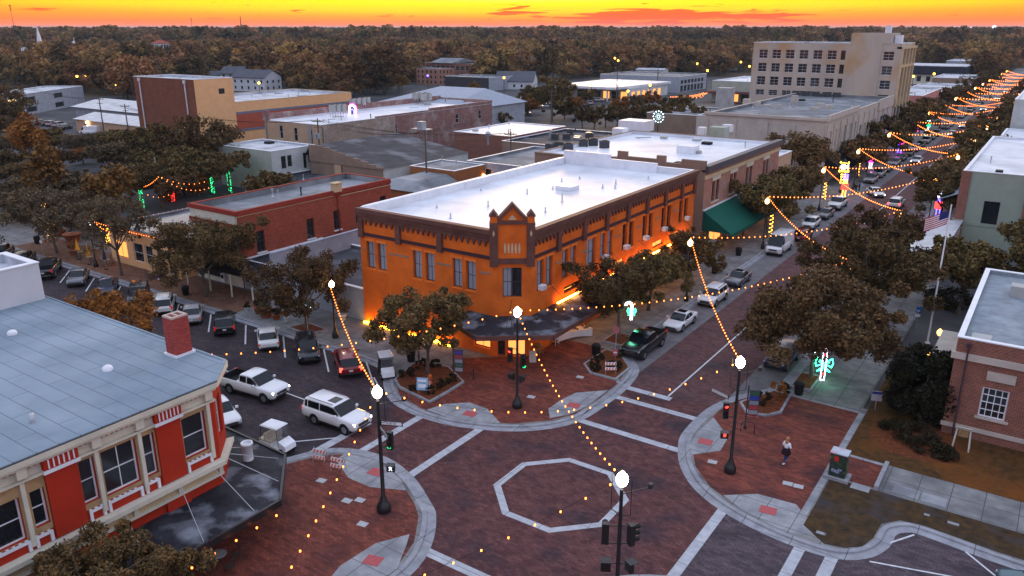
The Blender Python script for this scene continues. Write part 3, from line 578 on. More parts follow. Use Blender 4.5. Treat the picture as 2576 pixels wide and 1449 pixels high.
for a in (0.05, 3.17): t3.add([pc(a-0.1, 11.3, 0.34), pc(a, 11.0, 0.34), pc(a+0.1, 11.3, 0.34), pc(a, 11.6, 0.34)], [(0, 1, 2, 3)])
t3.build('turret_ornament', m_tan, ob)
# canopy over the shop fronts
cp = MB(); cz = 3.55
inner = [(-41.6, 52.28), (-37.8, 52.28), (-35.18, 54.2), (-35.18, 89.5)]; outer = [(-41.6, 49.6), (-37.1, 49.2), (-35.2, 48.4), (-31.2, 52.2), (-31.2, 89.5)]
top = inner+outer[::-1]
outer = [(-40.6, 50.0), (-36.6, 48.2), (-31.6, 52.0), (-31.6, 89.5)]; inner = [(-40.6, 52.28), (-37.8, 52.28), (-35.18, 54.2), (-35.18, 89.5)]
for i in range(3):
    cp.quad((*outer[i], cz), (*outer[i+1], cz), (*inner[i+1], cz+0.35), (*inner[i], cz+0.35)); cp.quad((*inner[i], cz-0.25), (*inner[i+1], cz-0.25), (*outer[i+1], cz-0.25), (*outer[i], cz-0.25))
cpo = cp.build('canopy', m_canopy, ob)
cf = MB()
for i in range(3):
    a, b = Vector(outer[i]), Vector(outer[i+1]); d = (b-a).normalized(); n_ = Vector((d.y, -d.x))*0.12
    cf.prism([tuple(a), tuple(b), tuple(b+n_), tuple(a+n_)], cz-0.3, cz+0.08, True)
cf.prism([(-40.75, 50.0), (-40.6, 50.0), (-40.6, 52.28), (-40.75, 52.28)], cz-0.3, cz+0.1, True)
cf.build('fascia', m_brown, cpo)
rods = MB()
for y in (57, 63, 69, 75, 81, 87): rods.tube([(-31.7, y, cz), (-35.2, y, 6.2)], 0.025, 5)
rods.tube([(-35.0, 50.0, cz), (-36.5, 53.2, 5.4)], 0.025, 5); rods.build('stay_rod', m_black, cpo)
lt = MB()
for y in range(57, 89, 4): lt.obox((-33.6, y, cz-0.28), (0.3, 1.2, 0.04))
lt.obox((-37.6, 50.8, cz-0.28), (1.2, 0.3, 0.04)); lt.build('canopy_light', glow('canopy_light', (1.0, 0.42, 0.12), 22, True), cpo)
up = MB(); up.box(-53.2, -42.4, 51.9, 52.15, 0.13, 0.30); up.build('floor_light_strip', glow('yellow_light_strip', (1.0, 0.50, 0.02), 30, True), ob)
up = MB(); up.box(-34.9, -34.7, 58, 88, 4.0, 4.08); up.build('wall_washer', glow('amber_wash_light', (1.0, 0.36, 0.05), 26, True), cpo)
# vents and skylight on the roof
RZ = OH-0.7
vp = MB()
for u, v, h in ((1133.5, 549, .5), (1228, 520, .6), (1326, 488, .6), (1414, 508, .9), (1413, 457, .4), (1391, 475, .35), (1372, 534, .5), (1516, 473, .4), (1547, 474, .4), (1549, 463, .5), (1631, 451, .4), (1458, 450, .3), (1099, 523, .3), (1210, 480, .3)):
    x, y = g(u, v, RZ); vp.lathe((x, y, RZ), [(0.22, 0.0), (0.1, 0.06), (0.075, 0.08), (0.075, h), (0.0, h+0.01)], 8)
vp.build('vent_pipe', m_sheet, ob)
x, y = g(1427, 476, RZ); MB().obox((x, y, RZ+0.22), (1.9, 1.9, 0.42)).build('skylight', m_white, ob)
hs = MB(); hs.box(-53.1, -46.4, 89.3, 89.7, RZ, OH+1.0); hs.box(-46.4, -40.0, 89.3, 89.7, RZ, OH+0.45); hs.build('rear_parapet', m_white, ob)
ws = MB()
for y0, y1 in ((52.9, 60.5), (60.5, 68), (68, 76), (76, 89.2)): ws.box(-53.5, -52.9, y0, y1-0.04, RZ, OH+0.1)
ws.build('west_parapet', m_white, ob)
for i, (y, z) in enumerate(((55.6, 5.95), (67.2, 5.95), (71.8, 5.95), (76.4, 5.95), (81.2, 5.95), (87.6, 5.95))):
    e = empty('window_air_conditioner', (-34.95, y, z), ['white window air conditioner nearest the orange turret', 'white window air conditioner in the fourth bay of the orange wall', 'white window air conditioner in the fifth bay of the orange wall', 'white window air conditioner in the sixth bay of the orange wall', 'white window air conditioner in the seventh bay of the orange wall', 'white window air conditioner in the last bay of the orange wall'][i], 'air conditioner', 'window air conditioners on the orange building')
    MB().box(-35.2, -34.7, y-0.33, y+0.33, z, z+0.42).build('casing', m_white, e); q = MB()
    for k in range(5): q.box(-34.7, -34.685, y-0.28, y+0.28, z+0.05+k*0.07, z+0.08+k*0.07)
    q.build('grille', m_greywall, e)

m_wood2 = flat('tan_wood_panel', (0.40, 0.26, 0.13), 0.6, var=0.25, vs=2)
# ---- foreground building, bottom left
XH = 9.0
pts = [(-36.0, -25), (-36.0, 23.4), (-37.6, 25.0), (-60, 25.0), (-60, -25)]
wl = []
def fy(y): return y+25.0
for y0, y1, b0, b1, st in ((21.35, 22.75, 5.35, 7.75, 'wood'), (19.05, 19.75, 5.4, 7.75, 'wood'), (16.95, 18.75, 5.4, 7.85, 'big'), (15.85, 16.6, 5.5, 7.85, 'wood'), (13.55, 14.2, 5.5, 7.4, 'wood'), (10.9, 13.1, 5.2, 7.4, 'wood'), (9.3, 9.9, 5.5, 7.4, 'wood'), (5.0, 7.4, 5.3, 7.6, 'wood')):
    wl.append((fy(y0), fy(y1), b0, b1, st))
fb = building('corner_shop_building', 'red and cream corner building with blue grey roof, brick chimney and angled canopy', pts, XH, m_redp, m_roofb, par=0, ops={0: wl, 1: [(0.5, 1.7, 5.4, 7.8, 'wood')]}, dep=0.25, wmats={2: m_cream, 3: m_cream, 4: m_cream})
def Ef(mb, y0, y1, z0, z1, c1, c0=0.0): mb.box(-36.0+c0, -36.0+c1, y0, y1, z0, z1)
c = MB(); Ef(c, -25, 23.45, 9.0, 9.35, 0.55, -0.3); Ef(c, -25, 23.4, 8.82, 8.99, 0.40); Ef(c, -25, 23.4, 8.1, 8.22, 0.24)
for y in (22.95, 18.95, 16.72, 13.3, 10.5, 8.4, 4.4): Ef(c, y-0.10, y+0.10, 4.75, 8.1, 0.16)
for y in (22.95, 18.95, 16.72, 13.3, 10.5): 
    c.prism([(-36.0, y-0.22), (-35.62, y-0.22), (-35.62, y+0.22), (-36.0, y+0.22)], 8.35, 8.82)
c.build('cornice', m_cream, fb)
fz = MB(); Ef(fz, -25, 23.38, 8.225, 8.82, 0.05); fz.build('frieze_panel', m_cream, fb)
dn = MB(); y = -4.0
while y < 23.2: Ef(dn, y, y+0.12, 8.62, 8.74, 0.10, 0.055); y += 0.26
dn.build('dentil', m_terrd, fb)
for y0, y1 in ((19.85, 21.25), (14.3, 15.8), (8.0, 9.2)): pl = MB(); Ef(pl, y0, y1, 4.6, 8.05, 0.13); Ef(pl, y0, y1, 2.9, 3.54, 0.16); Ef(pl, y0-0.05, y1+0.05, 8.25, 8.8, 0.30); pl.build('pilaster', m_redp, fb)
fl = MB()
for y0, y1 in ((19.85, 21.25), (14.3, 15.8), (8.0, 9.2)):
    Ef(fl, y0-0.1, y1+0.1, 8.06, 8.24, 0.33)
    for k in range(6): Ef(fl, y0+0.15+k*(y1-y0-0.3)/5.2, y0+0.21+k*(y1-y0-0.3)/5.2, 8.3, 8.76, 0.34)
fl.build('pilaster_fluting', m_white, fb)
for y0, y1 in ((21.26, 22.85), (15.82, 19.84), (9.22, 14.28), (4.0, 7.98)):
    wdn = MB(); wallface(wdn, (-35.97, y0), (0, 1), y1-y0, 5.18, 8.09, [(a-25-y0, b-25-y0, c_, d_) for a, b, c_, d_, s_ in wl if y0 < a-25 < y1], 0.025); wdn.build('wooden_panel', m_wood2, fb)
for y0, y1 in ((21.35, 22.9), (18.9, 19.7), (16.9, 18.75), (15.95, 16.75), (13.4, 14.2), (11.0, 13.2)):
    lw = MB(); Ef(lw, y0, y1, 4.98, 5.10, 0.11); Ef(lw, y0, y0+0.14, 4.55, 4.98, 0.11); Ef(lw, y1-0.14, y1, 4.55, 4.98, 0.11)
    k = y0
    while k < y1-0.2: Ef(lw, k, k+0.12, 5.10, 5.18, 0.11); k += 0.28
    lw.build('sill_trim', m_white, fb)
lp = MB(); lpn = MB()
Ef(lp, -25, 23.45, 4.25, 4.5, 0.5); Ef(lp, -25, 23.4, 3.55, 3.72, 0.22)
y = 23.35
while y > -5:
    Ef(lp, y-0.25, y, 3.72, 4.25, 0.24); y -= 2.55
Ef(lpn, -25, 23.4, 3.72, 4.25, 0.12)
lp.build('lower_cornice', m_cream, fb); lpn.build('lower_frieze', m_tan, fb)
# chamfer trims
cx1 = MB(); cx1.prism([(-36.0, 23.4), (-35.45, 23.45), (-37.4, 25.55), (-37.6, 25.0)], 9.0, 9.35, True); cx1.prism([(-36.0, 23.4), (-35.6, 23.5), (-37.45, 25.4), (-37.6, 25.0)], 4.25, 4.5, True); cx1.prism([(-37.6, 25.0), (-37.4, 25.55), (-60, 25.5), (-60, 25.0)], 9.0, 9.3, True)
cx1.build('corner_cornice', m_cream, fb)
rf = MB().poly([(-35.45, -25, 9.36), (-35.45, 23.45, 9.36), (-37.4, 25.5, 9.36), (-60, 25.5, 9.36), (-60, -25, 9.36)]); rf.prism([(-35.45, -25), (-35.45, 23.45), (-37.4, 25.5), (-60, 25.5), (-60, 25.4), (-37.5, 25.35), (-35.6, 23.4), (-35.6, -25)], 9.30, 9.42)
rf.build('roof_sheet', m_roofb, fb)
ch = MB(); x, y = g(447, 893, 9.36); ch.obox((x-0.15, y+0.25, 10.5), (0.95, 1.05, 2.35)); chm = ch.build('chimney', M('chimney_red_brick', (0.42, 0.06, 0.045), 0.85, 0.3, 3, (0.30, 0.04, 0.035), kind='brick', kscale=1.2, mortar=(0.36, 0.12, 0.10)), fb)
c2 = MB(); c2.obox((x-0.15, y+0.25, 9.42), (1.2, 1.3, 0.12)); c2.build('flashing', m_white, chm); c3 = MB()
for dx_, dy_, sx_, sy_ in ((-0.38, 0, 0.16, 1.05), (0.38, 0, 0.16, 1.05), (0, -0.44, 0.6, 0.16), (0, 0.44, 0.6, 0.16), (0, 0, 0.6, 0.12)): c3.obox((x-0.15+dx_, y+0.25+dy_, 11.72), (sx_, sy_, 0.12))
c3.build('chimney_rim', M('old_mortar', (0.5, 0.38, 0.32), 0.9), chm)
for (u, v), hh in (((31, 841), 0.3), ((271, 931), 0.35), ((82, 1062), 0.45)):
    x, y = g(u, v, 9.36); q = MB(); q.lathe((x, y, 9.36), [(0.3, 0), (0.3, 0.12), (0.2, 0.25), (0.0, hh)] if hh < 0.4 else [(0.12, 0), (0.12, hh), (0, hh+.02)], 8); q.build('roof_vent', m_white if hh < 0.4 else m_sheet, fb)
# canopy with stays
cb = MB(); inn = [(-36.0, -10), (-36.0, 23.4), (-37.6, 25.0), (-43.5, 25.0)]; out = [(-31.9, -10), (-31.9, 24.1), (-35.6, 27.6), (-43.5, 27.8)]
for i in range(3): cb.quad((*inn[i], 2.9), (*out[i], 2.78), (*out[i+1], 2.78), (*inn[i+1], 2.9)); cb.quad((*inn[i+1], 2.55), (*out[i+1], 2.55), (*out[i], 2.55), (*inn[i], 2.55))
cbo = cb.build('canopy', m_canopy, fb); cr = MB()
for i in range(3):
    a, b = Vector(out[i]), Vector(out[i+1]); d = (b-a).normalized(); n_ = Vector((-d.y, d.x))*0.14
    cr.prism([tuple(a), tuple(b), tuple(b+n_), tuple(a+n_)], 2.5, 2.9, True)
cr.build('canopy_edge', m_black, cbo)
for a, b in (((-35.7, 20.6, 4.3), (-32.2, 19.4, 2.85)), ((-35.7, 22.7, 4.3), (-32.3, 22.6, 2.85)), ((-35.9, 23.8, 4.3), (-33.6, 25.3, 2.85)), ((-36.2, 24.2, 4.3), (-35.6, 27.0, 2.85)), ((-36.7, 24.7, 4.3), (-37.8, 27.3, 2.85)), ((-35.7, 17.5, 4.3), (-32.2, 16.5, 2.85)), ((-35.7, 14.6, 4.3), (-32.2, 13.6, 2.85))):
    MB().tube([a, b], 0.022, 5).build('stay_rod', m_sheet, cbo)
MB().lathe((-37.0, 25.9, 2.85), [(0.3, 0), (0.3, 1.0), (0.36, 1.02), (0.36, 1.15), (0.28, 1.15), (0.28, 1.0)], 14).build('roof_duct', m_white, cbo)
# taller white building behind it
building('white_parapet_building', 'taller white building with flat roof rising behind the blue grey roof', [(-82, -20), (-57.3, -20), (-57.3, 25.2), (-62, 25.2), (-62, 24.4), (-82, 24.4)], 12.0, M('white_render', (0.60, 0.61, 0.62), 0.8, 0.1, 0.4), m_roofw2, par=0.6, th=0.4)

# ---- red brick building west of the orange one, low grey wall and awning
op = {0: [(2.2, 3.0, 4.6, 6.3, 'sash'), (5.2, 6.0, 4.6, 6.3, 'sash'), (1.0, 5.5, 0.6, 2.8, 'dark')],
      1: [(2.3, 3.4, 3.7, 6.1, 'sash'), (9.6, 10.7, 3.7, 6.1, 'sash'), (13.9, 15.0, 3.9, 6.3, 'sash'), (17.6, 18.7, 4.0, 6.2, 'sash'), (22.1, 23.2, 4.2, 6.7, 'sash')]}
rb_ = building('brick_shop', 'terracotta painted brick shop with arched windows and a cream front panel', [(-80.2, 52.3), (-71.9, 52.3), (-71.9, 76.5), (-80.2, 76.5)], 8.7, m_terr, m_roofg, par=0.7, th=0.3, cop=m_terrd, ops=op, wmats={0: m_cream}, dep=0.22)
q = MB(); q.box(-80.0, -72.1, 52.2, 52.28, 7.3, 8.3); q.build('sign_panel', m_cream, rb_); q = MB(); q.box(-80.3, -71.8, 52.1, 52.29, 8.3, 8.8); q.box(-80.3, -71.8, 52.15, 52.29, 6.85, 7.3); q.box(-71.9, -71.75, 52.3, 76.5, 8.25, 8.6)
for k in range(13): q.box(-80+k*0.62, -79.72+k*0.62, 52.18, 52.29, 6.6, 6.85)
q.build('red_trim', m_terrd, rb_)
q = MB(); q.box(-71.9, -71.82, 52.3, 66.3, 8.12, 8.2); q.box(-71.9, -71.82, 67.6, 76.4, 7.95, 8.03); q.box(-72.3, -71.5, 66.4, 67.5, 8.6, 9.6); q.box(-72.4, -71.4, 66.3, 67.6, 9.6, 9.72); q.build('parapet_line', m_tan, rb_)
q = MB(); q.tube([(-71.75, 66.9, 8.6), (-71.75, 66.9, 3.2), (-71.7, 68.2, 2.6), (-71.7, 68.2, 0.5)], 0.09, 6); q.build('downpipe', m_terrd, rb_)
q = MB()
for s in (2.3, 9.6, 13.9, 22.1): q.box(-71.9, -71.74, 52.3+s-0.12, 52.3+s+1.22, 3.55 if s < 13 else 3.75, 3.69 if s < 13 else 3.89)
q.build('sill', m_white, rb_)
x0 = -66.6
building('grey_wall_shop', 'low building with a long pale grey parapet wall beside the terracotta shop', [(-71.85, 52.4), (-66.6, 52.4), (-53.5, 52.4), (-53.5, 64), (-71.85, 64)], 3.4, m_greywall, m_roofd, par=0.4)
gw = MB(); gw.box(-66.9, -66.6, 52.2, 66.5, 0.0, 4.9); gw.box(-66.95, -66.55, 52.2, 66.5, 4.9, 5.0)
tag(gw.build('parapet_wall', m_greywall), 'long pale grey party wall running back between the terracotta and orange buildings', 'wall')
q = MB(); q.quad((-78.5, 52.2, 3.6), (-78.5, 49.6, 3.2), (-66.8, 49.6, 3.2), (-66.8, 52.2, 3.6)); q.box(-78.5, -66.8, 49.5, 49.6, 2.75, 3.22)
aw = q.build('fabric_awning', m_awnb); tag(aw, 'dark awning over the pavement under the cream shop front', 'awning')
q = MB()
for x in (-78.3, -74.2, -70.5, -67): q.tube([(x, 49.7, 0.13), (x, 49.7, 3.0)], 0.1, 6)
q.build('awning_post', m_cream, aw)
# glass roofed low cafe
cf_ = building('cafe_building', 'low cafe with shiny wet flat roof edged by string lights', [(-94.6, 50.3), (-80.4, 50.3), (-80.4, 64.5), (-94.6, 64.5)], 4.7, m_peach, M('wet_roof', (0.20, 0.21, 0.23), 0.22, 0.3, 0.5, (0.10, 0.10, 0.11), kind='slab', kscale=0.9, mortar=(0.08, 0.08, 0.09)), par=0.25, cop=m_roofg,
     ops={0: [(5.0, 7.0, 0.9, 3.2, 'white'), (7.4, 9.0, 0.9, 3.2, 'white'), (9.6, 11.2, 0.9, 3.2, 'white'), (1.0, 3.6, 0.9, 3.0, 'shop'), (12.0, 13.4, 0.2, 2.8, 'door')], 3: [(3, 7, 0.8, 3, 'shop')]})

# ---- tall brown and peach building with stripes
tb_ = building('tall_brick_block', 'tall brown brick block with a peach side wall and white downpipes', [(-180, 107.2), (-157, 107.2), (-157, 117.2), (-180, 117.2)], 17.0, m_brbrick, m_roofw2, par=0.5, ops={1: [(6.0, 7.6, 13.6, 14.8, 'dark')]}, wmats={1: m_peach}, cop=m_white)
q = MB()
for x in (-177.5, -160.2): q.tube([(x, 107.05, 16.2), (x, 107.05, 0.5)], 0.16, 6); q.obox((x, 107.0, 16.4), (0.5, 0.4, 0.7))
q.build('downpipe', m_white, tb_)
q = MB(); q.obox((-161.5, 106.9, 6.6), (0.5, 0.2, 0.2)); q.build('wall_lamp', glow('orange_wall_lamp', (1, 0.35, 0.05), 60, True), tb_)
wg = building('striped_hall', 'long low peach hall with brick red stripe between slate blue lines', [(-180, 117.3), (-157.2, 117.3), (-157.2, 154), (-180, 154)], 11.5, m_peach, m_roofw2, par=0.6, th=0.4, cop=m_tan)
q = MB(); q.box(-157.2, -157.1, 107.4, 154, 5.4, 8.8); q.build('red_stripe', m_redst, wg); q = MB(); q.box(-157.2, -157.08, 107.4, 154, 8.8, 9.3); q.box(-157.2, -157.08, 107.4, 154, 4.9, 5.4); q.build('blue_stripe', m_bluest, wg)
q = MB(); q.box(-156.6, -156.45, 153.6, 153.9, 6.0, 7.6); q.build('magenta_wash_emitter', m_lmag, wg)  # added emitter that washes the wall end in magenta; no strip stands there
# long roof behind + marquee sign
hh_ = building('metal_roof_hall', 'hall with broad sloping grey roof beyond the striped wall', rect(-158, 157, -130, 196), 7.5, m_greywall, m_roofg, par=0)
q = MB(); q.quad((-158.5, 156.5, 7.4), (-129.5, 156.5, 7.4), (-136, 185, 11.6), (-152, 185, 11.6)); q.quad((-129.5, 156.5, 7.4), (-129.5, 197, 7.4), (-136, 185, 11.6), (-136, 185, 11.6)); q.quad((-129.5, 197, 7.4), (-158.5, 197, 7.4), (-152, 185, 11.6), (-136, 185, 11.6)); q.quad((-158.5, 197, 7.4), (-158.5, 156.5, 7.4), (-152, 185, 11.6), (-152, 185, 11.6)); q.build('hipped_roof', flat('pale_grey_roof', (0.34, 0.37, 0.42)), hh_)
mq = empty('marquee_sign', (-150.5, 158, 8.5), 'arched marquee sign outlined in pink and blue light', 'sign'); 
def arch(c, w_, h, t, y): 
    pts_ = [(c-w_, h[0])]+[(c-w_*math.cos(math.pi*k/10), h[1]+w_*0.9*math.sin(math.pi*k/10)) for k in range(11)]+[(c+w_, h[0])]
    return pts_
x, y = g(886, 268, 10.5); z = 8.6
P_ = [(x-1.0, z)]+[(x-1.0*math.cos(math.pi*k/10), z+1.2+1.0*math.sin(math.pi*k/10)) for k in range(11)]+[(x+1.0, z)]
MB().tube([(a, y, b) for a, b in P_], 0.2, 6).build('outer_arch', m_lwhite, mq); MB().tube([(x+(a-x)*1.25, y+0.1, z+(b-z)*1.15) for a, b in P_], 0.12, 6).build('pink_outline', m_lmag, mq)
MB().tube([(x+(a-x)*0.5, y-0.1, z+(b-z)*0.6) for a, b in P_], 0.13, 6).build('blue_outline', m_lblue, mq)
q = MB(); q.box(x-0.9, x+0.9, y+0.2, y+0.5, 6.5, 10.2); q.build('backing_board', m_dark, mq)

# ---- long weathered brick building with white roof
op = {0: [(4.5, 5.6, 5.4, 8.2, 'white'), (9.0, 10.1, 5.2, 8.0, 'white'), (13.4, 14.6, 5.0, 7.8, 'white')],
      1: [(4.4, 5.6, 4.6, 6.6, 'white'), (21.3, 22.5, 5.2, 7.2, 'white'), (42.0+1.6, 44.8, 5.4, 7.6, 'white'), (53.0, 54.2, 5.6, 7.8, 'white')]}
lb = building('long_brick_building', 'long brick building, tan then pink weathered wall, with bright white roof', [(-141, 112.2), (-123.6, 112.2), (-123.6, 171), (-141, 171)], 9.0, m_pinkbr, m_roofw, par=0.25, th=0.4, ops=op, wmats={0: m_ltan}, cop=m_white)
q = MB(); q.box(-123.62, -123.56, 112.2, 134.0, 0, 8.9); q.build('tan_brick_face', m_tanbr, lb)
q = MB(); q.box(-124.0, -123.55, 128, 146, 9.0, 9.35); q.box(-124.0, -123.55, 146, 171, 9.0, 9.75); q.box(-141.2, -140.7, 112.2, 171, 9.0, 10.3); q.box(-141.2, -139.5, 112.0, 112.6, 9.0, 11.0); q.box(-141, -123.6, 170.6, 171.1, 9.0, 9.9); q.build('stepped_parapet', m_pinkbr, lb)
q = MB(); q.tube([(-140.6, 112.05, 9.5), (-140.6, 112.05, 0.4)], 0.14, 6); q.tube([(-123.4, 112.6, 8.5), (-123.4, 112.6, 0.4)], 0.14, 6); q.box(-127.6, -126.6, 112.05, 112.19, 0, 9); q.build('downpipe', m_sheet, lb)
for i, (u, v, n_) in enumerate(((838, 296, 3), (888, 278, 3), (912, 275, 2), (1045, 262, 3), (1067, 264, 2))):
    for k in range(n_):
        x, y = g(u+k*13, v-k*1.0, 8.8); ac_unit((x, y, 8.8), ['grey rooftop cooling unit in the front trio on the long white roof', 'grey rooftop cooling unit by the marquee sign on the long white roof', 'grey rooftop cooling unit in the pair behind the marquee sign', 'tall rooftop cooling unit in the far cluster on the long white roof', 'small rooftop cooling unit at the far end of the long white roof'][i], (1.1, 1.1, 1.6), 0, legs=1.2)
# white-green two storey house with leaning porch
wh = building('pale_green_building', 'small two storey dirty white and pale green building with sash windows', [(-127, 90.2), (-112.4, 90.2), (-112.4, 100.2), (-127, 100.2)], 7.3, m_whitegr, m_roofw2, par=0.3, ops={1: [(2.0, 3.1, 4.0, 6.2, 'sash'), (3.4, 4.4, 4.2, 6.2, 'sash'), (7.0, 7.8, 3.4, 6.2, 'door'), (8.2, 9.2, 4.4, 6.4, 'sash')], 0: [(10.5, 12, 0.5, 2.5, 'lit')]}, wmats={0: m_graygr})
building('flat_annex', 'low cream annex with dark flat roof below the pale green building', rect(-112.3, 84, -100, 99), 3.0, m_cream, m_roofd, par=0.35)
# gable with stepped parapet
gb = building('stepped_gable_shed', 'beige shed with stepped gable wall and broad dark roof', [(-111, 97.6), (-93.2, 97.6), (-93.2, 121), (-111, 121)], 5.0, m_ltan, m_roofd, par=0, wmats={1: m_whitegr, 0: m_taupe})
q = MB()
for k in range(8): q.box(-107.5+k*1.8-0.0, -107.5+(k+1)*1.8-0.02, 97.4, 97.75, 4.9, 7.6-k*0.33)
q.box(-111, -107.52, 97.4, 97.75, 4.9, 7.8); q.build('stepped_gable', m_taupe, gb)
q = MB(); q.quad((-111.2, 97.7, 7.5), (-93, 97.7, 4.98), (-93, 121.2, 4.98), (-111.2, 121.2, 7.5)); q.quad((-111.2, 97.7, 7.5), (-111.2, 121.2, 7.5), (-113, 121.2, 4.9), (-113, 97.7, 4.9)); q.build('pitched_roof', m_roofd, gb)
q = MB(); q.box(-104.6, -103.0, 97.3, 97.4, 3.2, 4.8); q.build('louvre', m_ltan, gb)
# little orange brown outbuildings
o1 = building('orange_outbuilding', 'single storey orange brown building with grey hipped roof and a lit window', rect(-90.2, 92.6, -81.6, 102.6), 3.4, flat('rust_render', (0.32, 0.12, 0.045), 0.8), m_roofg, par=0, ops={0: [(5.9, 6.9, 1.2, 2.4, 'lit'), (1.5, 2.6, 0.1, 2.2, 'door'), (0.3, 1.1, 1.2, 2.2, 'dark')], 1: [(1.2, 2.0, 1.2, 2.2, 'white'), (7.8, 8.6, 1.2, 2.2, 'white')]})
q = MB(); q.quad((-90.8, 92.0, 3.3), (-81.0, 92.0, 3.3), (-83.5, 95, 4.4), (-88.4, 95, 4.4)); q.quad((-81, 92, 3.3), (-81, 102.7, 3.3), (-83.5, 102.7, 4.4), (-83.5, 95, 4.4)); q.quad((-90.8, 102.7, 3.3), (-90.8, 92, 3.3), (-88.4, 95, 4.4), (-88.4, 102.7, 4.4)); q.quad((-88.4, 95, 4.4), (-83.5, 95, 4.4), (-83.5, 102.7, 4.4), (-88.4, 102.7, 4.4)); q.build('hipped_roof', m_roofg, o1)
o2 = building('orange_annex', 'flat roofed orange brown annex with a wall lamp', rect(-92, 103, -82.2, 111.4), 5.0, flat('rust_render', (0.32, 0.12, 0.045), 0.8), m_roofg, par=0.15, cop=m_white, ops={1: [(1.5, 2.3, 1.2, 2.4, 'white')]})
q = MB(); q.obox((-82.0, 110.8, 3.2), (0.3, 0.3, 0.35)); q.build('wall_lamp', glow('wall_lamp', (1, 0.45, 0.1), 25, True), o2)
lg = building('grey_rear_building', 'light grey rear building with narrow window and cluttered roof', rect(-86.6, 112.0, -60.5, 134), 5.2, m_greywall, m_roofg, par=0.5, ops={0: [(4.0, 5.4, 1.6, 4.2, 'white'), (13, 14, 1.6, 3.8, 'white')]})
building('white_top_brick_store', 'square red brick store with a white roof', rect(-110.5, 138.5, -95.3, 161), 6.0, m_redbrick, m_roofw, par=0.15, cop=m_white, ops={1: [(3, 4, 2, 4, 'white'), (6, 7, 2, 4, 'white')]})
building('dark_flat_store', 'low store with dark cluttered roof between the white roofs', rect(-94.8, 134.5, -62, 160), 5.6, m_taupe, m_roofd, par=0.4)
# ---- brown parapet building with brick front and green awning
bp = building('brick_front_building', 'brick fronted building with brown stepped side wall and white roof', [(-61.0, 94.6), (-35.8, 94.6), (-35.8, 125.4), (-61, 125.4)], 10.9, m_taupe, m_roofw, par=0.5, th=0.4, cop=m_taupe, wmats={1: m_orbrick}, dep=0.3,
    ops={1: [(2.8, 3.8, 6.3, 8.9, 'sash'), (4.3, 5.3, 6.3, 8.9, 'sash'), (9.3, 10.3, 6.3, 8.9, 'sash'), (10.8, 11.8, 6.3, 8.9, 'sash'), (15.8, 16.8, 6.3, 8.9, 'sash'), (17.3, 18.3, 6.3, 8.9, 'sash'), (23.3, 24.3, 6.3, 8.9, 'sash'), (24.8, 25.8, 6.3, 8.9, 'sash'), (3, 8, 0.6, 3, 'shop'), (11, 16, 0.6, 3, 'shop'), (20, 26, 0.6, 3, 'shop')]})
q = MB()
for x0, x1, z in ((-61, -56, 11.0), (-56, -54.6, 11.7), (-54.6, -50.5, 10.9), (-50.5, -48.0, 11.35), (-48, -46.6, 12.2), (-46.6, -42.4, 11.6), (-42.4, -41.2, 12.1), (-41.2, -39.0, 11.3), (-39, -35.8, 11.9)): q.box(x0+0.01, x1-0.01, 94.5, 95.0, 10.8, z)
q.build('stepped_parapet', m_taupe, bp)
q = MB(); q.box(-36.2, -35.35, 94.6, 125.4, 10.5, 11.3); q.build('dark_cornice', M('dark_blue_cornice', (0.045, 0.05, 0.07), 0.5), bp); q = MB(); q.box(-35.8, -35.6, 94.6, 125.4, 9.6, 10.1)
q.build('pale_cornice', m_tan, bp); q = MB()
for s in (2.8, 9.3, 15.8, 23.3): q.box(-35.8, -35.72, 94.6+s-0.2, 94.6+s+2.7, 9.05, 9.6); q.box(-35.8, -35.72, 94.6+s-0.1, 94.6+s+2.6, 6.12, 6.28)
q.build('lintel', m_cream, bp)
q = MB(); q.quad((-35.75, 94.8, 5.6), (-31.9, 94.8, 3.1), (-31.9, 127, 3.1), (-35.75, 127, 5.6)); q.box(-31.95, -31.85, 94.8, 127, 2.7, 3.1); q.poly([(-35.75, 94.8, 5.6), (-35.75, 94.8, 3.1), (-31.9, 94.8, 3.1)]); q.build('green_awning', m_awng, bp)
q = MB(); q.box(-35.8, -35.6, 94.7, 127, 5.6, 5.75); q.build('awning_flashing', m_white, bp)
for u, v, s in ((1600, 328, (5, 4, 1.8)), (1560, 340, (2, 2, 1.2)), (1808, 345, (2.6, 2.2, 1.7)), (1730, 385, (2.6, 2.2, 1.1)), (1765, 341, (1.2, 1.2, 1.4)), (1830, 331, (1.6, 1.2, 1.2))):
    x, y = g(u, v, 10.4); MB().obox((x, y, 10.4+s[2]/2), s).build('roof_box', m_white if v != 345 else m_graygr, bp)
tn = building('tan_annex', 'small tan building with white roof past the brick front', rect(-46, 126.2, -36.6, 135.5), 8.2, m_ltan, m_roofw, par=0.3)
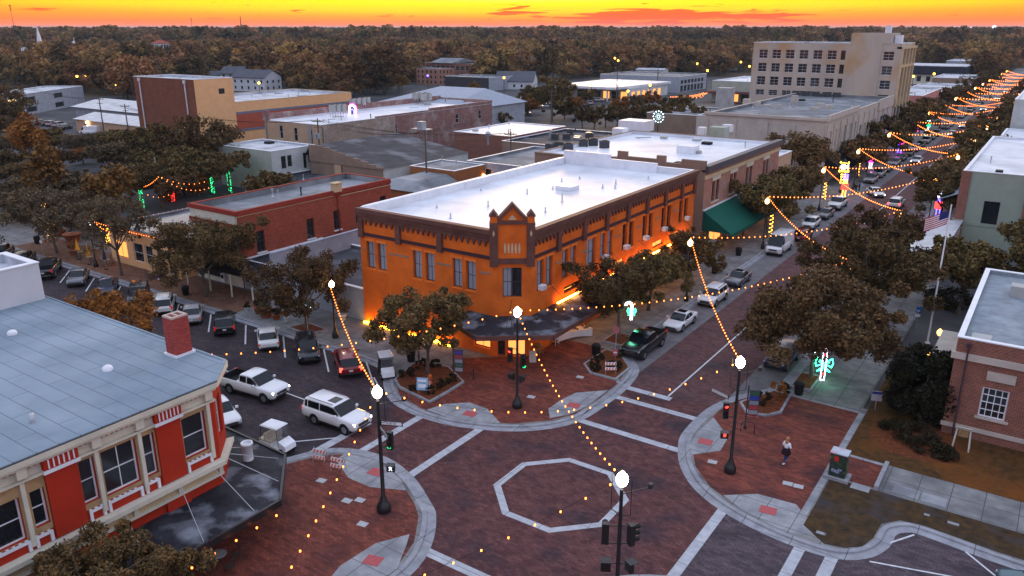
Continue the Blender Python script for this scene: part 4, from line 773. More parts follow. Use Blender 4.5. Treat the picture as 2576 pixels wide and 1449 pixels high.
# roof clutter on the dark store and rear roofs
for i, (u, v, z) in enumerate(((1382, 376, 5.2), (1412, 372, 5.2), (1396, 350, 5.2), (1434, 338, 5.2), (1430, 378, 10.4), (1468, 368, 10.4), (1482, 352, 10.4), (1492, 366, 10.4), (1520, 372, 10.4), (1399, 372, 5.2), (1425, 350, 5.2))):
    x, y = g(u, v, z); ac_unit((x, y, z), ['boxy', 'dark', 'small'][i % 3]+' air conditioner number'.replace(' number', '')+' '+['at the left end of the dark roof', 'beside the brown parapet', 'on the far side of the dark roof', 'near the white roof edge', 'on the white roof corner', 'beside the curved duct', 'behind the brown parapet step', 'right of the roof pipes', 'nearest the brown pier', 'in the cluster by the vent pipe', 'left of the white roof'][i]+', one of the roof units', (1.3, 1.1, 1.1), 0.1*i, dark=True)
q = MB(); x, y = g(1385, 348, 5.2); q.tube([(x, y, 5.2), (x, y, 7.0)], 0.3, 8); x, y = g(1228, 352, 5.5); q.tube([(x, y, 4.5), (x, y, 6.0)], 0.2, 8); q.sphere((x, y, 6.6), 0.7, 10, 6, (1, 0.5, 1)); tag(q.build('exhaust_duct', m_sheet), 'round metal exhaust duct on the light grey rear roof', 'duct')
q = MB(); x, y = g(1062, 353, 5.0); q.box(x-2.2, x+2.2, y-1, y+1, 7.3, 7.45)
for a in (-2, 2):
    for b in (-.9, .9): q.tube([(x+a, y+b, 4.5), (x+a, y+b, 7.3)], 0.08, 5)
q.obox((x, y, 8.2), (1.4, 1.4, 1.5)); tag(q.build('cooling_platform', m_sheet), 'metal platform with a cooling unit beside the weathered pink wall', 'platform')

# ---- beige row, tower block
bg_ = building('beige_shop_row', 'long beige shop building with white panelled street front', [(-58, 151), (-35.2, 151), (-35.2, 213.8), (-58, 213.8)], 11.9, m_beige2, m_roofg, par=0.6, th=0.4, cop=m_beige2, dep=0.25,
    ops={0: [(2, 4.4, 4.2, 6.6, 'boarded'), (6.5, 8.6, 4.2, 6.6, 'wood'), (11, 13.4, 4.2, 6.6, 'boarded'), (16.5, 19, 4.2, 6.6, 'boarded')], 1: [(2+4*i, 4.6+4*i, 6.2, 9.6, 'boarded') for i in range(6)]+[(28+3.6*i, 30.4+3.6*i, 5.6, 8.4, 'white') for i in range(9)]})
for b_ in ((-58.2, -34.9, 150.7, 151.2, 11.7, 12.2), (-35.3, -34.9, 151.2, 176, 11.7, 12.7), (-35.3, -34.9, 196, 213, 10.0, 12.4)): q = MB(); q.box(*b_); q.build('parapet_moulding', m_beige2, bg_)
q = MB()
for x in (-57.6, -52, -46, -41, -35.9): q.box(x-0.35, x+0.35, 150.82, 151.0, 0, 11.0)
for k in range(12): q.box(-35.2, -35.0, 151.3+k*5.1, 151.9+k*5.1, 0, 11.0)
q.build('pilaster', m_beige2, bg_)
q = MB(); q.quad((-35.2, 152.4, 5.3), (-31.7, 152.4, 3.1), (-31.7, 173, 3.1), (-35.2, 173, 5.3)); q.poly([(-35.2, 152.4, 5.3), (-35.2, 152.4, 3.1), (-31.7, 152.4, 3.1)]); q.box(-31.75, -31.65, 152.4, 173, 2.7, 3.1); q.build('black_awning', m_awnb, bg_)
q = MB(); q.quad((-35.2, 176, 5.0), (-31.5, 176, 4.4), (-31.5, 200, 4.4), (-35.2, 200, 5.0)); q.build('flat_canopy', m_canopy, bg_)
for u, v, s in ((2050, 278, (1.8, 1.0, 0.7)), (2084, 274, (1.4, 1.0, 0.8)), (1998, 258, (1.4, 1, 1.6)), (1960, 272, (.7, .7, .8)), (1930, 268, (1.4, 1.4, 0.4)), (2065, 266, (1.6, 1.2, .6)), (1905, 268, (1.1, 1.1, 1.1)), (1878, 265, (1.4, 1.4, 1.4))):
    x, y = g(u, v, 11.3); MB().obox((x, y, 11.3+s[2]/2), s).build('roof_box', m_beige2, bg_)
building('rear_annex', 'plain flat roofed annex between the beige row and the office block', rect(-76, 192, -58.2, 213.6), 7.0, m_beige2, m_roofg, par=0.4)
building('low_grey_roof_store', 'low store with grey roof and two rooftop units before the beige row', rect(-97, 208, -76, 232), 5.2, m_taupe, m_roofg, par=0.4)
q = MB(); x, y = g(1822, 270, 4.0); q.box(x-2.3, x+2.3, y-2, y+2, 0, 10.0); tag(q.build('white_lift_tower', M('stained_white_render', (0.5, 0.5, 0.5), 0.8, 0.3, 0.5, (0.32, 0.30, 0.29))), 'stained white square tower standing left of the tall beige block', 'tower')
win = []; z = [(20.2, 22.4), (16.85, 19.05), (13.5, 15.7), (10.9, 12.35)]
for b0, b1 in z:
    for k in range(6): win.append((1.0+3.42*k+0.6, 1.0+3.42*k+2.8, b0, b1, 'quad'))
    win.append((21.9, 23.0, b0, b1, 'dark')); win.append((31.6, 34.0, b0, b1-0.1, 'quad'))
fs = building('office_block', 'five storey beige office block with taller stair tower and dark windows', [(-70.5, 214), (-35.0, 214), (-35.0, 232), (-70.5, 232)], 24.1, m_beige, m_roofw2, par=0.4, ops={0: win, 1: [(1.2+4.2*i, 4.4+4.2*i, 19.4, 22.2, 'quad') for i in range(4)]+[(1.2+4.2*i, 4.4+4.2*i, 11.5, 18.2, 'quad') for i in range(4)]+[(1.2+4.2*i, 4.4+4.2*i, 1, 9.5, 'dark') for i in range(4)]}, cop=m_white, dep=0.3)
q = MB(); q.box(-46.6, -39.4, 213.85, 224, 0.0, 24.1); q.box(-46.6, -37.4, 213.85, 224, 24.11, 26.5); q.build('stair_tower', m_beige, fs)
q = MB(); q.box(-36.0, -34.4, 214, 232.3, 22.9, 23.4); q.box(-35.0, -34.6, 214, 232, 18.6, 19.2)
for k in range(5): q.box(-35.0, -34.55, 213.9+4.3*k, 214.8+4.3*k, 9.5, 22.9)
q.build('cornice', m_tan, fs)
q = MB(); q.box(-37.2, -35.6, 216, 218, 24.2, 26.0); q.box(-39.2, -38.0, 213.9, 215.5, 26.4, 28.2); q.build('roof_plant', m_white, fs)
q = MB()
for k in range(9): q = MB(); q.obox((-68+k*2.5, 212.3, 7.6 if k < 4 else 11.9), (1.7, 1.2, 1.1), 0.05*k); q.build('plant_box', m_acdark, bg_)
# ---- east side of the street
ge = building('sage_green_building', 'two storey sage green building with brick pilasters and white roof', [(-9.7, 116.5), (24, 116.5), (24, 158), (-9.7, 158)], 10.2, m_green, m_roofw, par=0.35, cop=m_white, ops={0: [(2.9, 4.7, 3.4, 6.6, 'dark'), (9.5, 12, 3.4, 6.6, 'dark'), (17, 19, 3.4, 6.6, 'dark')]}, dep=0.3)
q = MB(); q.box(-9.85, -8.75, 116.3, 117.4, 0, 10.2); q.box(-2.5, -1.5, 116.3, 116.5, 0, 10.5); q.box(6, 7, 116.3, 116.5, 0, 10.5); q.build('brick_pilaster', m_redbrick, ge); q = MB(); q.box(-9.9, 24, 116.42, 116.5, 3.3, 3.7); q.box(-10.0, -8.7, 116.2, 117.5, 3.4, 3.9); q.build('string_course', m_green, ge)
q = MB(); q.quad((-9.7, 122, 6.5), (-12.5, 122, 5.2), (-12.5, 150, 5.2), (-9.7, 150, 6.5)); q.build('blue_awning', flat('blue_grey_awning', (0.25, 0.32, 0.38)), ge)
q = MB(); q.quad((-9.2, 97.6, 3.4), (-9.2, 116.3, 3.4), (-13.4, 116.3, 2.9), (-13.4, 97.6, 2.9)); q.box(-13.4, -9.2, 97.5, 97.65, 2.6, 3.4)
shed = building('tan_lean_to', 'tan single storey shop with ribbed metal roof beside the sage green building', rect(-13.2, 98.2, -8.9, 116.3), 3.0, m_ltan, m_metalr, par=0)
q = MB(); q.quad((-13.7, 97.7, 3.1), (-8.7, 97.7, 3.9), (-8.7, 116.3, 3.9), (-13.7, 116.3, 3.1)); 
for k in range(12): q.box(-13.7, -8.7, 98+k*1.55, 98.08+k*1.55, 3.05, 3.2)
q.build('ribbed_roof', m_metalr, shed)
building('blue_roof_building', 'pale building with blue white roof and dark red end past the sage one', [(-9.6, 159), (24, 159), (24, 190), (-9.6, 190)], 8.4, m_greywall, m_roofw, par=0.3)
q = MB(); q.box(-10.2, -9.65, 160, 166, 0, 9.4); tag(q.build('brick_pier', m_redst), 'dark red brick pier at the corner of the blue white roof', 'pier')
building('white_tall_building', 'tall white building at the right edge beyond the blue roof', rect(-9.2, 192, 26, 240), 14.0, m_whitegr, m_roofw, par=0.5)
br = building('red_brick_building', 'red brick building with pale stone bands and white multi-pane window', [(-3.5, 59.2), (40, 59.2), (40, 79), (-3.5, 79)], 7.4, m_redbrick, M('pale_gravel_roof', (0.30, 0.34, 0.37), 0.8, 0.2, 0.8, (0.18, 0.20, 0.22)), par=0.35, cop=m_white, ops={0: [(2.0, 3.6, 2.0, 4.2, 'grid'), (9, 10.6, 2, 4.2, 'grid')]}, dep=0.15)
q = MB(); q.box(-3.72, 40, 59.0, 59.25, 5.9, 6.35); q.box(-3.72, -3.5, 59.25, 79, 5.9, 6.35); q.box(-3.6, 40, 59.1, 59.25, 0.75, 1.05); q.box(-1.4, 0.3, 59.12, 59.22, 4.75, 5.4); q.box(-1.65, 0.35, 59.05, 59.2, 1.85, 2.0); q.build('stone_band', m_beige2, br)
q = MB(); q.tube([(-2.75, 59.0, 6.9), (-2.75, 59.0, 0.2)], 0.07, 6); q.obox((-2.75, 59.0, 7.0), (0.3, 0.2, 0.3)); q.build('downpipe', flat('violet_grey_pipe', (0.07, 0.045, 0.055)), br)
q = MB(); q.box(-5.2, -3.5, 63, 71, 0, 3.4); q.box(-5.4, -3.4, 62.8, 71.2, 3.4, 3.7); q.build('porch', m_beige2, br)
q = MB(); q.box(0.6, 3.0, 62, 64.5, 7.06, 7.5); q.box(-2.8, -1.6, 60.2, 61.4, 7.05, 7.2); q.obox((-0.5, 73, 7.5), (1.6, 1.2, 0.9)); q.build('roof_unit', m_acunit, br)
# farther down the street
building('pink_building', 'pink two storey building past the office block', rect(-50, 262, -35.4, 300), 9.0, m_pink, m_roofw2, par=0.4, ops={0: [(6, 8, 4, 7.2, 'boarded'), (11, 12.5, 4, 7.2, 'dark')]})
building('white_roof_shops', 'row of small shops with white roof behind the pink building', rect(-60, 302, -35.4, 345), 6.5, m_whitegr, m_roofw2, par=0.4)
mn = building('mansard_building', 'long cream building with dark mansard roof far down the street', rect(-84, 470, -47, 500), 5.0, m_cream, m_roofg, par=0, ops={0: [(3+4.4*i, 5+4.4*i, 1.5, 4.2, 'dark') for i in range(8)]})
q = MB(); q.prism([(-85, 469), (-46, 469), (-46, 501), (-85, 501)], 5.0, 9.2); q.build('mansard', M('dark_mansard', (0.035, 0.035, 0.05), 0.8), mn); q = MB(); q.prism([(-85.2, 468.8), (-45.8, 468.8), (-45.8, 501), (-85.2, 501)], 9.2, 9.5); q.build('roof', m_roofw2, mn)
building('grey_hall', 'pale grey flat hall behind the dark mansard roof', rect(-66, 560, -40, 600), 9, m_greywall, m_roofw2, par=0.4)
for i, (y0, y1, h, mm) in enumerate(((348, 372, 6, m_terr), (376, 400, 5, m_beige2), (404, 440, 7, m_taupe))):
    building('street_shop', ['brick shop', 'beige shop', 'brown shop'][i]+' on the west side of the street beyond the white roofs', rect(-52, y0, -35.4, y1), h, mm, m_roofw2, par=0.3, group='small shops far down the street')
for i, (y0, y1, h, mm) in enumerate(((244, 280, 7, m_terr), (284, 330, 6, m_beige2), (334, 380, 8, m_cream))):
    building('street_shop', ['brick shop', 'beige shop', 'cream shop'][i]+' far down on the east side of the street', rect(-9, y0, 14, y1), h, mm, m_roofw2, par=0.3, group='small shops far down the street')
# left background
a = Vector(g(10, 300)); b = Vector(g(215, 262)); d = (b-a).normalized(); n_ = Vector((-d.y, d.x))*14
opn = [(4, 9, 3.9, 5.6, 'lit'), (14, 20, 3.9, 5.6, 'dark'), (4, 9, 0.8, 2.2, 'lit'), (14, 20, 0.7, 2.4, 'dark'), (32, 38, 3.9, 5.6, 'dark'), (32, 38, 0.7, 2.4, 'dark')]
of = building('office_building', 'two storey grey office with lit windows at the left edge', [tuple(a), tuple(b), tuple(b+n_), tuple(a+n_)], 6.8, m_greywall, m_roofw2, par=0.4, ops={0: opn}, dep=0.4)
s1 = building('metal_shed', 'nearer tan metal shed with bluish white roof and a bright lamp', rect(-228, 117, -196, 128), 3.6, m_ltan, m_metalr, par=0, ops={0: [(4, 6, 0.1, 2.4, 'door')]})
q = MB(); q.quad((-228.5, 116.5, 3.6), (-195.5, 116.5, 3.6), (-195.5, 123, 5), (-228.5, 123, 5)); q.quad((-228.5, 123, 5), (-195.5, 123, 5), (-195.5, 129, 3.6), (-228.5, 129, 3.6)); q.build('metal_roof', m_metalr, s1)
q = MB(); q.obox((-221.5, 116.6, 3.0), (0.5, 0.3, 0.5)); q.build('flood_lamp', glow('flood_lamp', (1, 0.5, 0.2), 60, True), s1)
s2 = building('long_metal_shed', 'farther metal shed with long white roof behind the tan one', rect(-258, 133, -202, 152), 4.2, m_greywall, m_metalr, par=0)
q = MB(); q.quad((-259, 132, 4.2), (-201, 132, 4.2), (-201, 142, 6.2), (-259, 142, 6.2)); q.quad((-259, 142, 6.2), (-201, 142, 6.2), (-201, 153, 4.2), (-259, 153, 4.2)); q.build('metal_roof', m_metalr, s2)
s3 = building('small_shed', 'small tan shed at the foot of the tall brown block', rect(-196, 108, -186, 114), 2.6, m_ltan, m_roofw2, par=0)

# ---- houses, churches and sheds farther out: placed from surveyed ground points
def gable_house(name, label, c, wx, wy, h, rh, wall, roof, cat='house', ops=None, group=None, rz=0.0):
    """wx along the ridge; c = centre on the ground, rz turn"""
    e = empty(name, (c[0], c[1], 0), label, cat, group); e.rotation_euler = (0, 0, rz); ORG[e.name] = (0, 0, 0)
    x, y = wx/2, wy/2; wb = MB()
    for O, D, Lw, k in (((-x, -y), (1, 0), wx, 0), ((x, -y), (0, 1), wy, 1), ((x, y), (-1, 0), wx, 2), ((-x, y), (0, -1), wy, 3)):
        n_ = max(1, int(Lw/3.4)); st = Lw/n_; o_ = []
        for i in range(n_):
            for fl in range(max(1, int(h/2.8))): o_.append((i*st+st*0.36, i*st+st*0.64, fl*2.8+1.0, fl*2.8+2.3, 'dark'))
        wallface(wb, O, D, Lw, 0, h, o_, 0.1)
        if k in (0, 1):
            for q in o_: wframe(e, O, D, *q[:5], 0.1)
    wb.poly([(x, -y, h), (x, y, h), (x, 0, h+rh)]); wb.poly([(-x, y, h), (-x, -y, h), (-x, 0, h+rh)]); wb.build('wall', wall, e)
    r_ = MB(); ov = 0.5; s_ = rh/y
    r_.quad((-x-ov, -y-ov, h-ov*s_), (x+ov, -y-ov, h-ov*s_), (x+ov, 0, h+rh+0.02), (-x-ov, 0, h+rh+0.02)); r_.quad((x+ov, y+ov, h-ov*s_), (-x-ov, y+ov, h-ov*s_), (-x-ov, 0, h+rh+0.02), (x+ov, 0, h+rh+0.02))
    r_.quad((-x-ov, -y-ov, h-ov*s_-0.2), (x+ov, -y-ov, h-ov*s_-0.2), (x+ov, -y-ov, h-ov*s_), (-x-ov, -y-ov, h-ov*s_)); r_.build('roof', roof, e); return e
CLEAR = []
def clear(c, r): CLEAR.append((c[0], c[1], r))
m_slate = M('grey_slate', (0.10, 0.10, 0.115), 0.8, 0.2, 0.4); m_redt = flat('red_tile', (0.33, 0.07, 0.045)); m_whitew = flat('white_weatherboard', (0.58, 0.59, 0.60))
for i, (u, v, wx, wy, h, rh, wall, roof, lab, rz) in enumerate((
    (648, 228, 20, 11, 6.5, 3.0, m_whitew, m_slate, 'big white two storey house with dark roof behind the tall brick block', R(8)),
    (595, 212, 12, 9, 6, 3, m_greywall, m_slate, 'grey house half hidden left of the big white house', R(20)),
    (1320, 178, 11, 13, 8, 4, m_whitew, m_slate, 'tall white gabled house right of the brick school', R(70)),
    (1345, 196, 22, 15, 4, 3.6, m_whitew, m_slate, 'low white hall with grey hipped roof below the tall white house', R(20)),
    (1300, 222, 18, 16, 4, 4, m_whitew, m_slate, 'white gabled hall with broad grey roof left of the car park tree', R(25)),
    (1395, 186, 18, 10, 4, 1.5, m_beige2, m_roofw2, 'flat pale office right of the gabled white halls', R(20)),
    (905, 193, 9, 8, 4, 1.0, m_redbrick, m_roofw2, 'small brick house with a pale metal roof among the left trees', 0),
    (1040, 170, 14, 9, 5, 5, m_tan, m_slate, 'old house with steep dark roof left of the brick school', R(30)),
    (1060, 205, 16, 11, 5.5, 2.5, m_redbrick, m_slate, 'brick house with dark gable roof in front of the school', R(10)),
    (1640, 196, 16, 12, 5, 0.6, m_whitegr, m_roofw2, 'white flat shop beyond the car dealership', R(10)),
    (1690, 172, 14, 10, 5, 0.8, m_redbrick, m_roofw2, 'brick shop with pale awning beyond the dealership', R(10)),
    (1600, 168, 16, 10, 5, 0.6, m_beige2, m_roofw2, 'lit white roofed petrol kiosk beyond the dealership', R(10)),
    (1740, 168, 18, 12, 5, 0.6, m_whitegr, m_roofw2, 'white warehouse left of the round lit street lamp', R(10)),
    (1830, 176, 12, 9, 4, 0.6, m_greywall, m_roofw2, 'small lit shop near the tall office block', R(10)),
    (1160, 250, 16, 9, 3.5, 0.4, m_redst, m_roofw2, 'low brick store right of the long white roof', R(4)))):
    c = g(u, v); clear(c, max(wx, wy)*0.62); gable_house('house' if 'house' in lab else 'low_building', lab, c, wx, wy, h, rh, wall, roof, 'house' if 'house' in lab else 'building', rz=rz)
# brick school
c = g(1165, 200); sx, sy = c; clear(c, 20)
sc_ = building('brick_school', 'large red brick school with pale windows and square stair tower', [(sx-22, sy-8), (sx+20, sy-8), (sx+20, sy+12), (sx-22, sy+12)], 9, m_redbrick, m_roofg, par=0.4, cop=m_beige2, ops={0: [(2+i*3.5, 4.4+i*3.5, 1.4+4*k, 3.8+4*k, 'white') for i in range(11) for k in range(2)], 1: [(2+i*4, 4+i*4, 1.4+4*k, 3.8+4*k, 'white') for i in range(4) for k in range(2)]})
q = MB(); q.box(sx+20.1, sx+24, sy-9, sy-3, 0, 14); q.box(sx+19.9, sx+24.2, sy-9.2, sy-2.8, 14, 14.3); q.build('stair_tower', m_redbrick, sc_)
q = MB(); q.quad((sx-17, sy-9, 9.2), (sx, sy-9, 9.2), (sx, sy+2, 11.6), (sx-17, sy+2, 11.6)); q.quad((sx-17, sy+2, 11.6), (sx, sy+2, 11.6), (sx, sy+13, 9.2), (sx-17, sy+13, 9.2)); q.poly([(sx, sy-9, 9.2), (sx, sy+13, 9.2), (sx, sy+2, 11.6)]); q.build('pitched_roof', m_roofg, sc_)
c = g(1090, 212); clear(c, 18); building('brick_annex', 'three storey orange brick annex with white doorway before the school', rect(c[0]-7, c[1]-5, c[0]+8, c[1]+8), 8, m_orbrick, m_slate, par=0, ops={0: [(1+2.8*i, 2+2.8*i, .8+2.5*k, 2.2+2.5*k, 'dark') for i in range(5) for k in range(3)], 1: [(1+2.8*i, 2+2.8*i, .8+2.5*k, 2.2+2.5*k, 'dark') for i in range(4) for k in range(3)]})
c = g(1195, 224); clear(c, 26); building('dark_stucco_store', 'dark walled store with pale roof edge and grey side', rect(c[0]-12, c[1]-8, c[0]+14, c[1]+12), 6, M('dark_render', (0.06, 0.055, 0.06)), m_roofg, par=0.4, cop=m_white, wmats={1: m_greywall})
# car dealership
c = g(1540, 240); clear(c, 30)
dl = building('dealership', 'low white dealership with deep curved canopy on columns', [(-172, 296), (-146, 296), (-146, 333), (-172, 333)], 4.6, m_whitew, m_roofw, par=0.3, ops={0: [(2+4*i, 5+4*i, 0.4, 3.4, 'shop' if i % 2 else 'dark') for i in range(6)], 1: [(2+5*i, 5+5*i, 0.4, 3.4, 'shop') for i in range(6)]})
q = MB(); q.prism([(-176, 286), (-150, 286.5), (-147, 289), (-145, 334), (-176, 334)], 4.7, 5.6, True); q.build('canopy_roof', m_roofw, dl); q = MB()
for x_, y_ in ((-152, 288.5), (-160, 287.5), (-168, 287.5), (-147.5, 300), (-146.5, 315), (-146, 330)): q.tube([(x_, y_, 0), (x_, y_, 4.7)], 0.35, 8)
q.build('column', m_white, dl); clear((-160, 310), 34)
clear((-165, 355), 30); building('grey_workshop', 'long grey workshop with strip windows behind the dealership', rect(-186, 345, -146, 378), 7, m_greywall, m_roofg, par=0.4, ops={1: [(2+4*i, 5+4*i, 3.8, 5.4, 'dark') for i in range(7)]+[(2+4*i, 5+4*i, 0.3, 3, 'dark') for i in range(7)]})
clear((-105, 330), 30); building('green_front_store', 'store with white skylit roof and grey green fascia by the office block', rect(-118, 312, -84, 350), 8, m_graygr, m_roofw, par=0.5, ops={0: [(2+5*i, 6+5*i, 0.3, 3.4, 'shop' if i % 2 else 'dark') for i in range(6)]})
q = MB(); q.prism([(-119, 306), (-83, 306), (-83, 312), (-119, 312)], 3.6, 4.2, True); tag(q.build('market_canopy', M('maroon_canopy', (0.12, 0.04, 0.04))), 'long maroon canopy along the grey green store front', 'canopy')
# scattered small houses in the wood edge
for i, (u, v, w_, k) in enumerate(((1262, 172, 12, 0), (1410, 168, 14, 1), (1465, 176, 12, 0), (1515, 170, 14, 2), (1575, 182, 12, 1), (1628, 160, 14, 0), (1700, 157, 16, 1), (1790, 160, 14, 0), (1850, 166, 12, 2), (1540, 160, 14, 0), (985, 212, 9, 1), (875, 200, 9, 0), (540, 205, 9, 2), (305, 190, 9, 2), (250, 182, 9, 1), (725, 205, 8, 0), (1230, 150, 14, 2), (1480, 148, 16, 0), (1670, 142, 18, 1), (1010, 160, 12, 1))):
    c = g(u, v); clear(c, w_*0.75); gable_house('house', ['pale', 'tan', 'grey'][k]+' small house with light roof '+('left of the brick school' if u < 1100 else 'right of the brick school' if u < 1300 else 'beyond the car park oak' if u < 1500 else 'behind the dealership' if u < 1700 else 'left of the office block')+(', farther of them' if v < 163 else ''), c, w_, w_*0.75, 3.6, 2.0, (m_whitew, m_cream, m_greywall)[k], (m_roofg, m_roofw2, m_slate)[k], 'house', group='small houses at the edge of the wood', rz=R(37*i % 90))
# churches
c = g(93, 168); clear(c, 14); cxx, cyy = c
chh = gable_house('church', 'white church with tall pointed steeple over the trees', (cxx-5, cyy), 18, 11, 9, 5, m_whitew, flat('pale_blue_roof', (0.55, 0.6, 0.65)), 'church', rz=R(30))
stp = MB(); stp.obox((9.5, -2, 6.5), (3.6, 3.6, 13)); st_o = stp.build('tower', m_redbrick, chh); stp = MB(); stp.obox((9.5, -2, 15.5), (3.1, 3.1, 5)); b_ = stp.build('belfry', m_white, chh); stp = MB(); stp.tube([(9.5, -2, 18), (9.5, -2, 29.5)], [1.8, 0.05], 8, smooth=False); stp.build('spire', m_white, chh)
c = g(197, 168); clear(c, 15); cxx, cyy = c
dm = empty('domed_church', (cxx, cyy, 0), 'domed building with brown dome on a white drum', 'church')
q = MB(); q.box(cxx-9, cxx+9, cyy-9, cyy+9, 0, 8.6); q.build('base', m_redbrick, dm); q = MB(); q.lathe((cxx, cyy, 8.6), [(9.6, 0), (9.6, .6), (8.8, .7), (8.8, 3.0), (9.4, 3.1), (9.4, 3.6)], 16, False); q.build('drum', m_white, dm)
q = MB(); q.lathe((cxx, cyy, 12.2), [(8.6, 0), (7.8, 1.8), (6, 3.3), (3.4, 4.5), (1.8, 4.9)], 20); q.build('dome', flat('brown_dome', (0.16, 0.06, 0.045)), dm); q = MB(); q.lathe((cxx, cyy, 17.0), [(2, 0), (1.8, 1), (.7, 1.4), (0.15, 1.6), (0.15, 4)], 8); q.build('lantern', m_white, dm)
c = g(413, 177); clear(c, 10); cxx, cyy = c
bt_ = building('bell_tower', 'white square bell tower with arched openings and red tile roof', rect(cxx-4.3, cyy-4.3, cxx+4.3, cyy+4.3), 18, m_whitew, m_redt, par=0, ops={k: [(1.5+2.1*i, 2.9+2.1*i, 14.2, 17, 'dark') for i in range(3)]+[(1.8, 3.2, 7.0, 11, 'dark'), (5.6, 7.0, 7.0, 11, 'dark')] for k in (0, 1)}, dep=0.4)
q = MB(); r0 = 4.9
for a_, b_2 in (((-r0, -r0), (r0, -r0)), ((r0, -r0), (r0, r0)), ((r0, r0), (-r0, r0)), ((-r0, r0), (-r0, -r0))): q.poly([(cxx+a_[0], cyy+a_[1], 18), (cxx+b_2[0], cyy+b_2[1], 18), (cxx, cyy, 20.4)])
q.build('tiled_roof', m_redt, bt_)
# ------------------------------------------------------------------ vehicles
def paint(n, c, r=0.25): return mat(n, c, r, spec=0.5, coat=0.35)
CP = dict(white=paint('white_car_paint', (0.72, 0.72, 0.72)), black=paint('black_car_paint', (0.010, 0.010, 0.012)), navy=paint('navy_car_paint', (0.02, 0.025, 0.06)), silver=paint('silver_car_paint', (0.34, 0.33, 0.32)),
          red=paint('red_car_paint', (0.20, 0.010, 0.012)), grey=paint('grey_car_paint', (0.10, 0.105, 0.115)), pearl=paint('pearl_car_paint', (0.66, 0.66, 0.62)), teal=paint('teal_car_paint', (0.04, 0.10, 0.12)), brown=paint('dark_brown_car_paint', (0.035, 0.022, 0.016)))
m_tyre = flat('tyre_rubber', (0.014, 0.014, 0.014), 0.85, var=0.02); m_rim = flat('alloy_rim', (0.40, 0.40, 0.42), 0.3, metal=0.8); m_trim = flat('black_trim', (0.015, 0.015, 0.016), 0.5, var=0.02)
m_headoff = mat('headlight_glass', (0.55, 0.57, 0.60), 0.15, spec=0.8); m_tail = mat('tail_light', (0.30, 0.01, 0.01), 0.2, emit=(1, 0.03, 0.02), es=0.25); m_tailon = glow('tail_light_on', (1.0, 0.05, 0.03), 6); m_plate = flat('number_plate', (0.6, 0.6, 0.58), 0.5)
m_chrome = flat('chrome', (0.5, 0.5, 0.52), 0.15, metal=0.9)
# x from nose (0) to tail (1): belt height, half width, roof height / half roof width where there is a cabin
SHAPES = dict(
    suv=dict(L=4.75, W=1.92, H=1.72, rz=0.36, hood=1.06, belt=1.12, cab=(0.24, 0.37, 0.90, 0.985), rw=0.80, tail=1.12, ax=(0.19, 0.79), wr=0.37),
    bigsuv=dict(L=5.25, W=2.05, H=1.90, rz=0.42, hood=1.20, belt=1.24, cab=(0.26, 0.37, 0.93, 0.985), rw=0.83, tail=1.24, ax=(0.18, 0.745), wr=0.40),
    sedan=dict(L=4.75, W=1.84, H=1.44, rz=0.28, hood=0.88, belt=0.94, cab=(0.27, 0.42, 0.73, 0.88), rw=0.74, tail=0.98, ax=(0.19, 0.78), wr=0.33),
    coupe=dict(L=4.65, W=1.84, H=1.40, rz=0.26, hood=0.86, belt=0.92, cab=(0.28, 0.45, 0.68, 0.90), rw=0.70, tail=0.98, ax=(0.19, 0.78), wr=0.34),
    hatch=dict(L=4.3, W=1.80, H=1.52, rz=0.30, hood=0.95, belt=1.0, cab=(0.22, 0.38, 0.86, 0.985), rw=0.78, tail=1.0, ax=(0.19, 0.80), wr=0.33),
    pickup=dict(L=5.85, W=2.05, H=1.92, rz=0.45, hood=1.22, belt=1.26, cab=(0.26, 0.36, 0.595, 0.635), rw=0.82, tail=1.30, ax=(0.165, 0.79), wr=0.41, bed=0.655),
    jeep=dict(L=4.6, W=1.9, H=1.82, rz=0.42, hood=1.16, belt=1.16, cab=(0.30, 0.36, 0.95, 0.985), rw=0.86, tail=1.16, ax=(0.17, 0.76), wr=0.41),
    van=dict(L=5.95, W=2.05, H=2.55, rz=0.40, hood=1.25, belt=1.38, cab=(0.10, 0.24, 0.99, 0.998), rw=0.88, tail=1.38, ax=(0.16, 0.76), wr=0.36, panel=True))
